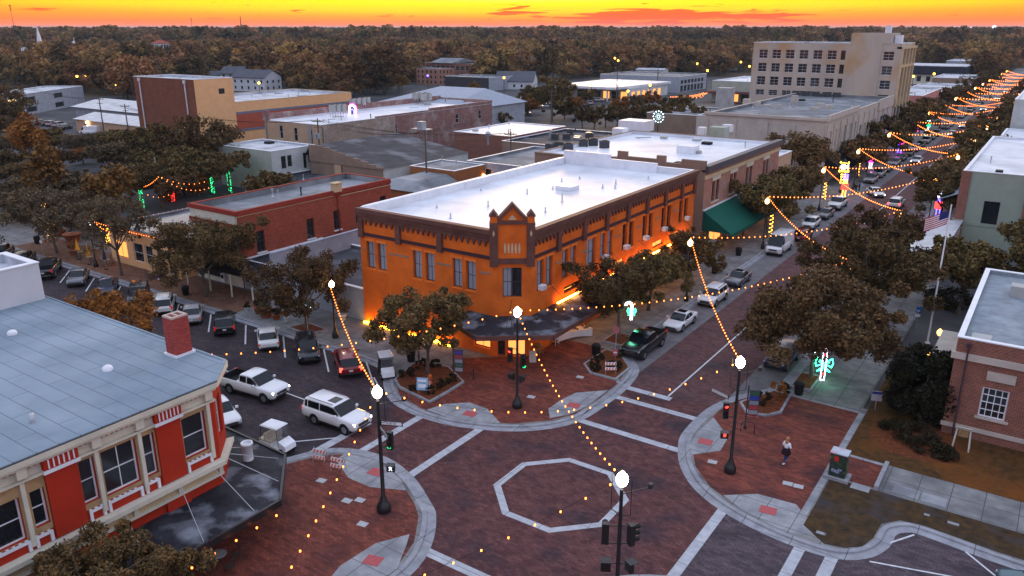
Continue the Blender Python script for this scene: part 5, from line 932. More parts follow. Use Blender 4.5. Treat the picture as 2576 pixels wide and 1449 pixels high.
def car(kind, paintk, name, label, x, y, heading, group=None, lights=False, tails=False, cat='car', detail=True):
    """heading: direction of the nose in degrees, 0 = +X; built nose towards +X in its own frame"""
    S = SHAPES[kind]; pm = CP[paintk]; root = empty(name, (x, y, 0.015), label, cat, group); root.rotation_euler = (0, 0, R(heading)); ORG[root.name] = (0, 0, 0)
    Lh, Wh = S['L'], S['W']/2; X = lambda t: Lh*(0.5-t)
    c0, c1, c2, c3 = S['cab']; H_, rz, belt, hood = S['H'], S['rz'], S['belt'], S['hood']
    st = [(0.0, 0.80, rz+0.16, hood-0.26), (0.012, 0.90, rz+0.04, hood-0.16), (0.05, 0.965, rz-0.02, hood-0.08), (0.13, 1.0, rz, hood-0.03), (c0-0.005, 1.0, rz, hood)]
    st += [(c1, 1.0, rz, belt), ((c1+c2)/2, 1.0, rz, belt), (c2, 1.0, rz, S['tail'])]
    if c3 < 0.96 and 'bed' not in S: st += [(c3, 0.99, rz, S['tail'])]
    if 'bed' in S: st += [(c3, 1.0, rz, S['tail']), (S['bed'], 1.0, rz, S['tail'])]
    st += [(0.965, 0.97, rz+0.02, S['tail']-0.01), (0.99, 0.94, rz+0.06, S['tail']-0.06), (1.0, 0.88, rz+0.18, S['tail']-0.22)]
    b = MB(); n = 0; rows = []
    for t, wf, zb, zt in st:
        w_ = Wh*wf; m_ = (zb+zt)/2
        rows.append([(X(t), -w_*0.90, zb), (X(t), -w_*0.985, zb+0.10), (X(t), -w_, m_-0.02), (X(t), -w_*0.985, zt-0.12), (X(t), -w_*0.93, zt-0.02), (X(t), -w_*0.75, zt), (X(t), w_*0.75, zt), (X(t), w_*0.93, zt-0.02), (X(t), w_*0.985, zt-0.12), (X(t), w_, m_-0.02), (X(t), w_*0.985, zb+0.10), (X(t), w_*0.90, zb)])
    vs = [p for r_ in rows for p in r_]; k = 12; fs = []
    bed_i = len(st)-4 if 'bed' in S else None
    for i in range(len(rows)-1):
        for j in range(k-1):
            if bed_i is not None and i == bed_i and 4 <= j <= 6: continue
            fs.append((i*k+j, (i+1)*k+j, (i+1)*k+j+1, i*k+j+1))
        fs.append((i*k+k-1, (i+1)*k+k-1, (i+1)*k, i*k))
    b.add(vs, fs, True); b.add(rows[0], [tuple(range(k))]); b.add(rows[-1], [tuple(range(k-1, -1, -1))])
    # cabin: base ring at the belt, roof ring above
    rwf = S['rw']; zr = H_
    base = [(c0, 0.80 if c0 > 0.15 else 0.86), (c1, 0.93), ((c1+c2)/2, 0.93), (c2, 0.92), (c3, 0.84)]
    zb_ = {0: hood-0.01, 1: belt-0.02, 2: belt-0.02, 3: S['tail']-0.02, 4: S['tail']-0.02}
    roofp = [(c1+0.01, zr-0.06), (c1+0.06, zr-0.01), ((c1+c2)/2, zr), (c2-0.04, zr-0.02), (c2+ (0.0 if c3-c2 > 0.03 else 0.0), zr-0.07)]
    rv = []
    for t, z in roofp: rv += [(X(t), -Wh*rwf, z-0.03), (X(t), -Wh*rwf*0.82, z+0.02), (X(t), Wh*rwf*0.82, z+0.02), (X(t), Wh*rwf, z-0.03)]
    rf_ = [(i*4+j, (i+1)*4+j, (i+1)*4+j+1, i*4+j+1) for i in range(4) for j in range(3)]
    b.add(rv, rf_, True)
    def side(s, t0, z0, w0, t1, z1, w1, t2, z2, w2, t3, z3, w3, mb): mb.quad((X(t0), s*Wh*w0, z0), (X(t1), s*Wh*w1, z1), (X(t2), s*Wh*w2, z2), (X(t3), s*Wh*w3, z3))
    # pillars & glass as quads between belt and roof
    gl = MB(); ws = MB(); rg = MB(); inset_ = 0.012
    ws.quad((X(c0)+0.0, -Wh*base[0][1]*0.95, zb_[0]), (X(c0), Wh*base[0][1]*0.95, zb_[0]), (X(c1+0.01), Wh*rwf*0.97, zr-0.075), (X(c1+0.01), -Wh*rwf*0.97, zr-0.075))
    rg.quad((X(c3), Wh*base[4][1]*0.95, zb_[4]), (X(c3), -Wh*base[4][1]*0.95, zb_[4]), (X(c2), -Wh*rwf*0.97, zr-0.085), (X(c2), Wh*rwf*0.97, zr-0.085))
    for s in (-1, 1):
        # painted body of the greenhouse side, glass panes 12 mm proud
        ring_ = [(c0, zb_[0], base[0][1]), (c1, zb_[1], 0.93), ((c1+c2)/2, zb_[2], 0.93), (c2, zb_[3], 0.92), (c3, zb_[4], base[4][1])]
        top_ = [(c1+0.01, zr-0.09, rwf), (c1+0.06, zr-0.04, rwf), ((c1+c2)/2, zr-0.03, rwf), (c2-0.04, zr-0.05, rwf), (c2, zr-0.10, rwf)]
        P = [(X(t), s*Wh*w_, z) for t, z, w_ in ring_]+[(X(t), s*Wh*w_, z) for t, z, w_ in top_]
        f = [(0, 1, 6, 5), (1, 2, 7, 6), (2, 3, 8, 7), (3, 4, 9, 8)]
        b.add(P, [q if s < 0 else q[::-1] for q in f])
        def mix(t, f_):   # point on the side at length fraction t and height fraction f_
            zlo = np.interp(t, [r_[0] for r_ in ring_], [r_[1] for r_ in ring_]); wlo = np.interp(t, [r_[0] for r_ in ring_], [r_[2] for r_ in ring_])
            zhi = np.interp(t, [r_[0] for r_ in top_], [r_[1] for r_ in top_])
            if t < c1+0.01: zhi = zlo+(zr-0.09-zlo)*(t-c0)/(c1+0.01-c0)
            if t > c2: zhi = zlo+(zr-0.10-zlo)*(c3-t)/max(c3-c2, 0.001)
            w_ = wlo+(rwf-wlo)*max(0, (zlo+(zhi-zlo)*f_-zlo))/(zr-0.03-zlo)
            return (X(t), s*(Wh*w_+inset_), zlo+(zhi-zlo)*f_)
        if S.get('panel'): panes = [(c0+0.05, c1+0.03)]
        else:
            m1 = (c1+c2)/2-0.01; panes = [(c0+0.045, m1-0.008), (m1+0.008, min(c2-0.005, m1+0.22))]
            if c2-m1 > 0.24: panes.append((m1+0.238, c2-0.01))
            elif c3-c2 > 0.06: panes.append((min(c2-0.005, m1+0.22)+0.008, c2+0.04))
        for a, e in panes:
            if e-a < 0.02: continue
            q = [mix(a, 0.10), mix(e, 0.10), mix(e, 0.88), mix(a, 0.88)]
            nn = 4; lo = [mix(a+(e-a)*i/nn, 0.10) for i in range(nn+1)]; hi = [mix(a+(e-a)*i/nn, 0.88) for i in range(nn+1)]
            gl.add(lo+hi, [((i, i+1, nn+2+i, nn+1+i) if s < 0 else (nn+1+i, nn+2+i, i+1, i)) for i in range(nn)])
    body = b.build('body', pm, root)
    ws.build('windshield', m_cargl, root); rg.build('rear_window', m_cargl if not S.get('panel') else pm, root); gl.build('side_windows', m_cargl, root)
    if 'bed' in S:
        bb = MB(); xa, xb = X(S['bed']+0.005), X(0.968); yy = Wh*0.80; zf = 0.75; zt = S['tail']-0.005
        bb.quad((xb, -yy, zf), (xa, -yy, zf), (xa, yy, zf), (xb, yy, zf)); bb.quad((xb, -yy, zt), (xa, -yy, zt), (xa, -yy, zf), (xb, -yy, zf)); bb.quad((xb, yy, zf), (xa, yy, zf), (xa, yy, zt), (xb, yy, zt)); bb.quad((xa, -yy, zt), (xa, yy, zt), (xa, yy, zf), (xa, -yy, zf)); bb.quad((xb, yy, zt), (xb, -yy, zt), (xb, -yy, zf), (xb, yy, zf)); bb.build('cargo_bed', m_trim, root)
    wr = S['wr']; 
    ar = MB()
    for t in S['ax']:
        for s in (-1, 1): ar.tube([(X(t), s*(Wh*0.70), wr+0.03), (X(t), s*(Wh*1.004), wr+0.03)], wr+0.07, 18)
    ar.box(X(0.93), X(0.07), -Wh*0.93, Wh*0.93, rz-0.10, rz+0.05); ar.build('wheel_arch_trim', m_trim, root)
    for t in S['ax']:
        for s in (-1, 1):
            q = MB(); q.tube([(X(t), s*(Wh-0.24), wr), (X(t), s*(Wh-0.02), wr), (X(t), s*(Wh+0.015), wr)], [wr, wr, wr*0.94], 18); w_ = q.build('wheel', m_tyre, root)
            q = MB(); q.tube([(X(t), s*(Wh+0.016), wr), (X(t), s*(Wh+0.026), wr)], wr*0.62, 14); q.build('rim', m_rim, w_)
    for s in (-1, 1):
        q = MB(); q.obox((X(0.024), s*Wh*0.74, hood-0.27), (0.16, Wh*0.30, 0.13), s*R(-14)); q.build('headlight', m_head if lights else m_headoff, root)
        q = MB(); hz = S['tail']-0.22; q.obox((X(0.985), s*Wh*0.82, hz), (0.14, Wh*0.26, 0.16 if 'bed' not in S and kind not in ('suv', 'bigsuv', 'van') else 0.34), s*R(12)); q.build('tail_light', m_tailon if tails else m_tail, root)
        q = MB(); q.obox((X(c0+0.055), s*(Wh+0.10), belt+0.06), (0.14, 0.20, 0.15)); q.build('mirror', pm if paintk != 'black' else m_trim, root)
    q = MB(); q.obox((X(0.004), 0, hood-0.40), (0.06, Wh*1.0, 0.24)); q.obox((X(0.004), 0, rz+0.16), (0.05, Wh*1.3, 0.12)); q.build('grille', m_trim, root)
    q = MB(); q.obox((X(0.0)+0.015, 0, hood-0.33), (0.03, Wh*0.9, 0.03)); q.obox((X(0.0)+0.015, 0, hood-0.45), (0.03, Wh*0.9, 0.03)); q.build('grille_bar', m_chrome, root)
    q = MB(); q.obox((X(1.0)-0.01, 0, S['tail']-0.36), (0.02, 0.32, 0.16)); q.build('number_plate', m_plate, root)
    q = MB(); q.obox((X(0.997), 0, rz+0.14), (0.06, Wh*1.5, 0.14)); q.build('rear_bumper', m_trim if kind != 'pickup' else m_chrome, root)
    if kind in ('suv', 'bigsuv', 'jeep'):
        q = MB()
        for s in (-1, 1): q.obox((X((c1+c2)/2), s*Wh*rwf*0.86, zr+0.06), (Lh*(c2-c1)*0.85, 0.05, 0.04))
        q.build('roof_rail', m_trim if paintk != 'white' else m_chrome, root)
    if kind in ('bigsuv', 'coupe'):
        q = MB(); q.obox((X(c1+0.13), 0, zr+0.030), (0.75, 0.85, 0.016)); q.build('sunroof', m_cargl, root)
    return root
GB = 'cars parked nose in along the cross street kerb'
A0 = 143
row_ = [('pickup', 'brown', 20, 633, 'dark pickup truck at the left end of the angled row'), ('suv', 'black', 62, 650, 'black sport utility car second from the left of the angled row'), ('pickup', 'black', 123, 674, 'black pickup truck with open bed by the yellow parasols'),
        ('sedan', 'grey', 181, 697, 'dark grey sedan parked beside the blue parasol'), ('sedan', 'navy', 255, 720, 'dark navy sedan under the thin leafed tree'), ('jeep', 'black', 329, 747, 'black boxy off road car behind the orange foliage'),
        ('suv', 'pearl', 402, 765, 'white sport utility car seen above the red chimney'), ('sedan', 'silver', 479, 785, 'silver sedan right of the red chimney'), ('suv', 'black', 557, 812, 'black sport utility car with bright roof reflection near the white sedan'),
        ('sedan', 'pearl', 661, 848, 'older white sedan parked nose in by the potted plants'), ('suv', 'black', 750, 884, 'black sport utility car next to the street lamp with red facing neighbour'), ('suv', 'red', 877, 905, 'dark red sport utility car with brake lights on')]
for i, (k, c, u, v, lab) in enumerate(row_):
    x, y = g(u, v, 0.75); flip = i in (3, 4, 5, 10)
    car(k, c, {'pickup': 'pickup_truck'}.get(k, 'parked_car'), lab, x, 43.4 if k != 'pickup' else 43.0, A0+(180 if flip else 0), GB, tails=(i == 11), cat='pickup truck' if k == 'pickup' else 'car')
car('pickup', 'white', 'pickup_truck', 'white crew cab pickup truck driving toward the crossing', -49.2, 35.75, 6, lights=True, cat='pickup truck')
car('bigsuv', 'white', 'parked_car', 'white large sport utility car with sunroof and lit headlights at the crossing', -40.1, 35.85, 2, lights=True)
x, y = g(580, 1064, 0.6); car('sedan', 'white', 'parked_car', 'white car mostly hidden behind the corner of the blue grey roof', x-2.2, y+0.7, -18)
GA = 'cars parked along the left kerb of the light strung street'
for k, c, x, y, hd, lab in (('pickup', 'black', -27.7, 61.3, -90, 'shiny black pickup truck parked nearest the crossing'), ('coupe', 'white', -27.5, 69.0, -90, 'white coupe with sunroof parked behind the black pickup'), ('suv', 'white', -27.5, 77.6, -90, 'white crossover parked under the hanging bulbs'),
        ('coupe', 'grey', -27.6, 85.6, -90, 'dark grey coupe parked ahead of the white van'), ('van', 'white', -27.7, 101.6, -90, 'tall white cargo van parked by the green awning'), ('hatch', 'red', -27.0, 109.8, 90, 'small red hatchback hidden behind the white van'),
        ('hatch', 'white', -28.0, 117.8, -90, 'white hatchback beyond the cargo van'), ('sedan', 'grey', -27.9, 125.4, -90, 'grey sedan ahead of the white pickup'), ('pickup', 'pearl', -28.0, 133.6, -90, 'white pickup truck parked before the clock post')):
    car(k, c, 'delivery_van' if k == 'van' else 'pickup_truck' if k == 'pickup' else 'parked_car', lab, x, y, hd, GA, cat='van' if k == 'van' else 'pickup truck' if k == 'pickup' else 'car')
car('suv', 'navy', 'parked_car', 'dark car parked at the right kerb beside the trash bin', -16.6, 65.4, -92)
car('sedan', 'pearl', 'moving_car', 'blurred pale car crossing by the hanging bulbs with headlights on', -25.0, 147.5, -60, lights=True)
car('suv', 'pearl', 'moving_car', 'pale car driving away under the right trees', -20.3, 139.5, 90, tails=True)
car('suv', 'teal', 'parked_car', 'dark glossy car at the lower right corner behind the kerb', 3.6, 42.6, 196)
protoS = car('sedan', 'white', 'moving_car', 'white sedan with bright headlights coming down the middle of the street', -25.0, 190.5, -90, 'oncoming cars', lights=True)
protoP = car('suv', 'silver', 'parked_car', 'silver car parked at the left kerb just before the dark awning', -28.3, 168.0, -90, 'cars far down the street')
protoD = car('sedan', 'black', 'parked_car', 'dark car parked left of the oncoming white sedan', -28.4, 192.5, -90, 'cars far down the street')
far_l = 'distant car parked along the left kerb beyond the oncoming white sedan'
for i, y in enumerate((160.5, 175.5, 183.5, 201, 209, 217.5, 226, 234.5, 243, 262, 270, 279, 297, 306, 322, 331, 349, 362, 380, 395)):
    dup((protoP, protoD)[i % 2], (-28.3, y, 0.015), R(-90), label='parked car in the line by the black awning' if y < 187 else far_l)
far_r = 'distant car parked along the right kerb past the sage green building'
for i, y in enumerate((175, 184.5, 196, 206, 222, 240, 256, 275, 300, 322, 345)):
    dup((protoP, protoD)[(i+1) % 2], (-15.8, y, 0.015), R(90), label=far_r if y > 180 else 'pale car at the right kerb beside the spiral lit pole')
for i, (x, y) in enumerate(((-24.6, 245), (-24.4, 268), (-24.6, 330), (-21.0, 336), (-24.5, 385), (-24.5, 430))):
    dup(protoS, (x, y, 0.015), R(-90), label='far oncoming car whose headlights glare between the hanging bulbs')
# vehicles in the car parks behind
car('van', 'white', 'delivery_van', 'white cargo van parked beside the tan metal shed', *g(229, 340), 200, cat='van')
for i, (u, v, c) in enumerate(((106, 312, 'navy'), (120, 315, 'grey'), (134, 317, 'red'), (150, 320, 'silver'), (166, 325, 'black'))):
    x, y = g(u, v); dup(protoD if c in ('navy', 'black', 'grey') else protoP, (x, y, 0.02), R(120), label=['leftmost', 'second from left', 'middle', 'fourth from left', 'rightmost'][i]+' of the cars parked by the tan metal shed', group='cars by the metal sheds')
for u, v in ((1486, 264), (1770, 303), (1375, 272), (1308, 258), (1228, 257), (1258, 268), (1505, 256), (1548, 262), (1320, 290), (1290, 280)):
    x, y = g(u, v); dup(protoP, (x, y, 0.02), R(random.uniform(0, 360)), label='pale car in the car park before the dealership', group='cars in the dealership car park')
x, y = g(1130, 487, 0.8); car('suv', 'teal', 'parked_car', 'dark teal car beside the small orange brown building', x, y, 60)
x, y = g(490, 384, 0.5); dup(protoP, (x, y, 0.02), R(30), label='pale car under the big trees left of the tall brick block')
# golf carts
def golf_cart(label, x, y, hd):
    e = empty('golf_cart', (x, y, 0.02), label, 'golf cart', 'golf carts'); e.rotation_euler = (0, 0, R(hd)); ORG[e.name] = (0, 0, 0)
    b = MB(); b.add([(1.25, -.5, .35), (1.25, .5, .35), (1.2, .5, .72), (1.2, -.5, .72), (.65, -.55, .35), (.65, .55, .35), (.62, .52, .98), (.62, -.52, .98)], [(0, 1, 2, 3), (3, 2, 6, 7), (7, 6, 5, 4), (0, 3, 7, 4), (1, 5, 6, 2)]); b.build('front_cowl', m_white, e); b = MB(); b.box(-1.2, .7, -.58, .58, .28, .36); b.box(-1.15, -.1, -.55, .55, .36, .66); b.build('body', m_white if hd < 300 else m_trim, e)
    q = MB(); q.obox((-0.35, 0, 0.74), (.55, 1.05, .16)); q.obox((-0.62, 0, 1.02), (.14, 1.05, .5)); q.obox((-0.95, 0, 0.74), (.45, 1.05, .14)); q.build('seat', flat('cream_vinyl', (.5, .45, .36)) if hd < 300 else m_trim, e)
    q = MB()
    for px, py in ((.62, .5), (.62, -.5), (-1.1, .5), (-1.1, -.5)): q.tube([(px, py, .5), (px*0.80, py, 1.84)], .025, 6)
    q.tube([(.55, .25, .95), (.25, .25, 1.12)], .02, 6); q.build('roof_post', m_black, e)
    q = MB(); q.add([(-.95, -.56, 1.82), (.6, -.56, 1.86), (.6, .56, 1.86), (-.95, .56, 1.82), (-.88, -.5, 1.9), (.52, -.5, 1.94), (.52, .5, 1.94), (-.88, .5, 1.9)], [(3, 2, 1, 0), (4, 5, 6, 7), (0, 1, 5, 4), (1, 2, 6, 5), (2, 3, 7, 6), (3, 0, 4, 7)]); q.build('canopy', m_white, e)
    q = MB(); q.quad((.66, -.5, 1.0), (.66, .5, 1.0), (.55, .5, 1.8), (.55, -.5, 1.8)); q.build('windshield', mat('clear_screen', (.3, .33, .35), 0.05, trans=0.8), e)
    for px in (.85, -.85):
        for s in (-1, 1):
            q = MB(); q.tube([(px, s*.42, .24), (px, s*.6, .24)], .24, 14); w_ = q.build('wheel', m_tyre, e); q = MB(); q.tube([(px, s*.601, .24), (px, s*.612, .24)], .13, 10); q.build('rim', m_rim, w_)
    q = MB(); q.tube([(.32, .25, 1.05), (.22, .25, 1.12)], .17, 12); q.build('steering_wheel', m_black, e)
golf_cart('golf cart with white roof parked before the planter at the north corner', -43.0, 44.2, 322); golf_cart('golf cart with white roof waiting beside the angled canopy', -40.7, 30.9, 5)

# ------------------------------------------------------------------ street lamps and signals
def lamp_prof(h): return [(0.24, 0), (0.26, 0.10), (0.26, 0.35), (0.20, 0.55), (0.13, 0.75), (0.11, 0.95), (0.075, 1.05), (0.055, h)]
globe_prof = [(0.12, -0.32), (0.22, -0.22), (0.285, -0.05), (0.28, 0.12), (0.20, 0.27), (0.10, 0.37), (0.05, 0.45)]
globe_me = {}
def street_lamp(x, y, h, label, group, gm, sc=1.0, z0=0.13, arms=False, pr=1.0):
    e = empty('street_lamp', (x, y, z0), label, 'street lamp', group)
    p = lamp_prof(h-0.5); MB().lathe((x, y, z0), [(r*pr, z) for r, z in p], 14).build('pole', m_black, e)
    MB().lathe((x, y, z0+h), [(r*sc, z*sc) for r, z in globe_prof], 14).build('globe', gm, e)
    if arms:
        q = MB()
        for s in (-1, 1): q.tube([(x+s*0.07, y, z0+h-1.9), (x+s*0.5, y, z0+h-1.7), (x+s*0.5, y, z0+h+0.15)], 0.025, 5)
        q.tube([(x, y, z0+h-0.75), (x+0.9, y+1.2, z0+h-0.7)], 0.03, 5); q.obox((x+0.9, y+1.2, z0+h-0.62), (0.18, 0.22, 0.25)); q.build('bracket', m_black, e)
    return e
def signal(e, x, y, z, hd, col, off=(0.45, 0.0)):
    """three lens traffic head facing hd degrees, at (x,y,z) centre"""
    a = R(hd); fx, fy = math.cos(a), math.sin(a); q = MB(); q.obox((x, y, z), (0.26, 0.34, 1.10), a)
    hb = None
    for k in (-1, 0, 1):
        cz = z+k*0.34
        pts_ = []
        for j in range(7):
            t = math.pi*j/6; pts_.append((math.cos(t)*0.15, math.sin(t)*0.15))
        vs = []
        for dd in (0.13, 0.42):
            for py, pz in pts_: vs.append((x+fx*dd-fy*py, y+fy*dd+fx*py, cz+pz+0.0))
        q.add(vs, [(j, j+1, j+8, j+7) for j in range(6)]+[(j+1, j, j+7, j+8) for j in range(6)])
    q.tube([(x-fx*0.1, y-fy*0.1, z+0.45), (e.location.x, e.location.y, z+0.5)], 0.035, 5); q.tube([(x-fx*0.1, y-fy*0.1, z-0.45), (e.location.x, e.location.y, z-0.5)], 0.035, 5)
    so = q.build('traffic_signal', m_black, e)
    for k, nm in ((1, 'red'), (0, 'amber'), (-1, 'green')):
        q = MB(); q.tube([(x+fx*0.131, y+fy*0.131, z+k*0.34), (x+fx*0.16, y+fy*0.16, z+k*0.34)], 0.13, 12)
        q.build('lens', (m_lred if nm == 'red' else m_lgreen) if nm == col else m_dark, so)
def walk_signal(e, x, y, z, hd, mm):
    a = R(hd); fx, fy = math.cos(a), math.sin(a); q = MB(); q.obox((x, y, z), (0.22, 0.48, 0.50), a); q.obox((x+fx*0.2, y+fy*0.2, z+0.24), (0.3, 0.5, 0.03), a); q.tube([(x, y, z+0.15), (e.location.x, e.location.y, z+0.2)], 0.03, 5); so = q.build('pedestrian_signal', m_black, e)
    if mm is None: return
    q = MB(); w = lambda py, pz: (x+fx*0.115-fy*py, y+fy*0.115+fx*py, z+pz)
    if mm is m_lred: q.add([w(-.08, -.1), w(.08, -.1), w(.08, .1), w(-.08, .1)], [(0, 1, 2, 3)])
    else: q.add([w(-.02, .12), w(.03, .12), w(.03, .17), w(-.02, .17)], [(0, 1, 2, 3)]); q.add([w(-.03, -.02), w(.03, -.02), w(.03, .11), w(-.03, .11)], [(0, 1, 2, 3)]); q.add([w(-.03, -.02), w(.0, -.02), w(-.07, -.16), w(-.1, -.16)], [(0, 1, 2, 3)]); q.add([w(.0, -.02), w(.03, -.02), w(.09, -.16), w(.06, -.16)], [(0, 1, 2, 3)]); q.add([w(-.12, .02), w(-.03, .09), w(.1, .03), w(.0, .06)], [(0, 1, 2, 3)])
    q.build('pictogram', mm, so)
GL = 'street lamps with traffic signals at the crossing'
l1 = street_lamp(-29.5, 29.5, 7.75, 'black lamp post with green signal and two street name signs at the near left corner', GL, m_globe, arms=True, pr=1.7)
signal(l1, -28.95, 29.75, 4.9, -78, 'green'); walk_signal(l1, -28.95, 29.7, 3.15, -60, m_lwhite)
l2 = street_lamp(-30.6, 45.3, 7.65, 'black lamp post with red and green signals before the orange turret', GL, m_globe, arms=True, pr=1.5)
signal(l2, -31.1, 45.1, 4.4, -72, 'red'); signal(l2, -30.0, 45.2, 4.1, -28, 'green'); walk_signal(l2, -31.0, 45.1, 2.7, -90, None); walk_signal(l2, -30.1, 45.2, 2.7, 0, None)
l3 = street_lamp(-14.0, 45.4, 7.7, 'black lamp post with red signals at the right corner plaza', GL, m_globe, arms=True, pr=1.5)
signal(l3, -14.5, 45.0, 4.6, -62, 'red'); walk_signal(l3, -14.45, 45.0, 2.9, -60, m_lred)
l4 = street_lamp(-13.9, 29.2, 7.7, 'black lamp post with dark signal backs at the bottom edge', GL, m_globe, arms=True, pr=1.5)
signal(l4, -14.5, 28.9, 4.9, 120, 'none'); signal(l4, -13.45, 29.5, 4.9, 60, 'none'); walk_signal(l4, -14.4, 28.9, 3.1, 120, None); walk_signal(l4, -13.45, 29.5, 3.1, 60, None)
def name_sign(e, x, y, z, hd, body, ln):
    a = R(hd); q = MB(); q.obox((x, y, z), (ln, 0.03, 0.26), a); q.obox((x-math.cos(a)*ln/2*0.0, y, z), (ln+0.06, 0.02, 0.31), a); s = q.build('street_sign', m_black, e)
    q = MB(); q.obox((x, y, z), (ln-0.06, 0.045, 0.20), a); q.build('sign_face', m_white, s)
    text(body, 0.20, m_black, s, (x+math.sin(a)*0.035, y-math.cos(a)*0.035, z), (R(90), 0, a), 0.004, sx=0.8)
name_sign(l1, -28.75, 29.75, 6.05, 25, 'E 1ST ST', 1.25); name_sign(l1, -28.75, 29.1, 5.75, -30, 'S PALMETTO AV', 1.4)
q = MB(); q.obox((-15.0, 45.1, 5.6), (1.4, 0.05, 0.28), R(-22)); sg = q.build('street_sign', m_black, l3); q = MB(); q.obox((-15.0, 45.1, 5.6), (1.32, 0.07, 0.2), R(-22)); q.build('sign_face', flat('grey_sign', (.45, .45, .45)), sg)
GP = 'short pedestrian lamps on the cross street'
street_lamp(-52.6, 47.6, 5.2, 'short lamp post in front of the orange side wall', GP, m_globe, 0.85, pr=1.2)
street_lamp(-93.6, 47.6, 5.3, 'short lamp post by the yellow parasols', GP, glow('cool_lamp_globe', (0.75, 0.80, 1.0), 9, True), 0.85, pr=1.2)
GS = 'lamps along both kerbs of the light strung street'
WY = [76.0, 101.3, 129.3, 153.4, 181.9, 208, 234, 262, 290, 318, 346, 374, 402, 432, 462, 495]; EY = [76.0, 101.8, 129.7, 156.0, 181.4, 208, 234, 262, 290, 318, 346, 374, 402, 432, 462, 495]
wl_ = ['nearest left kerb street lamp, beside the orange building', 'left kerb lamp by the white cargo van', 'left kerb lamp in front of the green awning end', 'left kerb lamp just past the clock post', 'left kerb lamp by the black awning']
el_ = ['right kerb lamp inside the big oak crown', 'right kerb lamp beside the small awning shop', 'right kerb lamp among the trees opposite the clock', 'right kerb lamp at the roof edge of the sage green building', 'right kerb lamp beside the dark red pier']
for i, y in enumerate(WY): street_lamp(-29.8, y, 6.3, wl_[i] if i < 5 else 'far left kerb lamp under the distant hanging bulbs', GS, m_globea if i < 12 else m_globew, 0.95)
for i, y in enumerate(EY): street_lamp(-14.2, y, 6.3, el_[i] if i < 5 else 'far right kerb lamp under the distant hanging bulbs', GS, m_globew if i < 3 else m_globea, 0.95)
for i, (u, v) in enumerate(((2347, 985), (2320, 1050))):
    x, y = g(u, v-(60 if i == 0 else 40)); 
    e = street_lamp(*g((2352, 2322)[i], (905, 958)[i]), 2.4, ['round amber garden lamp right of the flagpole', 'round amber garden lamp just above the dark evergreen'][i], 'amber garden lamps on the lawn', m_globew, 0.8)

# ------------------------------------------------------------------ strings of bulbs
bulb_me = None
def bulb_mesh():
    global bulb_me
    if bulb_me is None:
        q = MB(); q.sphere((0, 0, -0.07), 0.05, 6, 4, (1, 1, 1.3)); o = q.build('bulb', m_bulb, loc=(0, 0, 0)); bulb_me = o.data; bpy.data.objects.remove(o)
    return bulb_me
def light_string(a, b, sag, label, group, step=0.62, wire=0.008, sc=1.0, name='light_string', mm=None):
    a, b = Vector(a), Vector(b); Ls = (b-a).length; n = max(3, int(Ls/step)); P_ = [a.lerp(b, t/24)-Vector((0, 0, 4*sag*(t/24)*(1-t/24))) for t in range(25)]
    e = empty(name, tuple(a), label, 'string lights', group); MB().tube(P_, wire, 3, caps=False).build('wire', m_wire, e)
    me = bulb_mesh()
    for k in range(n):
        t = (k+0.5)/n; p = a.lerp(b, t)-Vector((0, 0, 4*sag*t*(1-t)))-a
        o = bpy.data.objects.new('bulb', me); COL.objects.link(o); o.parent = e; o.location = p; o.scale = (sc, sc, sc)
    return e
GX = 'strings of bulbs between the lamps at the crossing'
T1, T2, T3, T4 = (-29.5, 29.5, 8.05), (-30.6, 45.3, 8.0), (-14.0, 45.4, 8.0), (-13.9, 29.2, 8.0)
light_string(T1, (-52.6, 47.3, 5.7), 1.0, 'string of bulbs from the near left lamp to the lamp by the orange wall', GX, 0.72)
light_string(T2, (-52.6, 27.0, 5.7), 1.2, 'string of bulbs from the turret lamp back over the parked cars to the roof', GX, 1.0)
light_string(T2, T4, 1.2, 'string of bulbs crossing the octagon from turret lamp to bottom lamp', GX, 0.72)
light_string(T1, T3, 2.3, 'string of bulbs crossing from near left lamp to right corner lamp', GX, 1.0)
light_string(T1, (-14.2, 1.2, 7.9), 1.5, 'string of bulbs running down over the lower left plaza', GX, 1.0)
light_string(T4, (-29.8, 1.2, 7.7), 2.3, 'string of bulbs from the bottom lamp over the octagon', GX, 1.25)
light_string((-31.6, -2, 2.45), (-31.6, 24.1, 2.45), 0.12, 'string of bulbs along the edge of the angled canopy', GX, 1.25, sc=1.15)
W = [T2]+[(-29.8, y, 7.15) for y in WY]; E_ = [T3]+[(-14.2, y, 7.15) for y in EY]
GT = 'strings of bulbs zigzagging over the long street'
for i in range(len(WY)):
    nm = lambda d: 'string of bulbs '+d
    if i < 5:
        light_string(W[i], E_[i+1], 1.1, nm(['from the turret lamp up to the big oak on the right', 'from the nearest left kerb lamp past the van to the right trees', 'from the lamp by the van to the trees opposite the clock', 'from the lamp behind the green awning to the right kerb', 'from the lamp past the clock to the right kerb'][i]), GT, 0.72, sc=1.0+0.12*i)
        light_string(W[i+1], E_[i], 1.0, nm(['from the right corner lamp to the nearest left kerb lamp', 'from the lamp by the van down to the big oak', 'from the lamp behind the green awning across the clock view', 'from the lamp past the clock back to the right trees', 'from the lamp by the black awning back to the right kerb'][i]), GT, 0.72, sc=1.0+0.12*i)
    else:
        k = 1.8 if i < 9 else 2.6
        light_string(W[i], E_[i+1], 1.2, nm('far down the street, one of the distant zigzag'), GT, 0.9 if i < 9 else 1.5, 0.02, k); light_string(W[i+1], E_[i], 1.2, nm('far down the street, one of the distant zigzag'), GT, 0.9 if i < 9 else 1.5, 0.02, k)
GC = 'strings of bulbs around the cafe yard'
light_string((-97.4, 50.1, 4.75), (-80.3, 50.1, 4.75), 0.2, 'string of bulbs along the front edge of the cafe roof', GC, 0.5, sc=0.8)
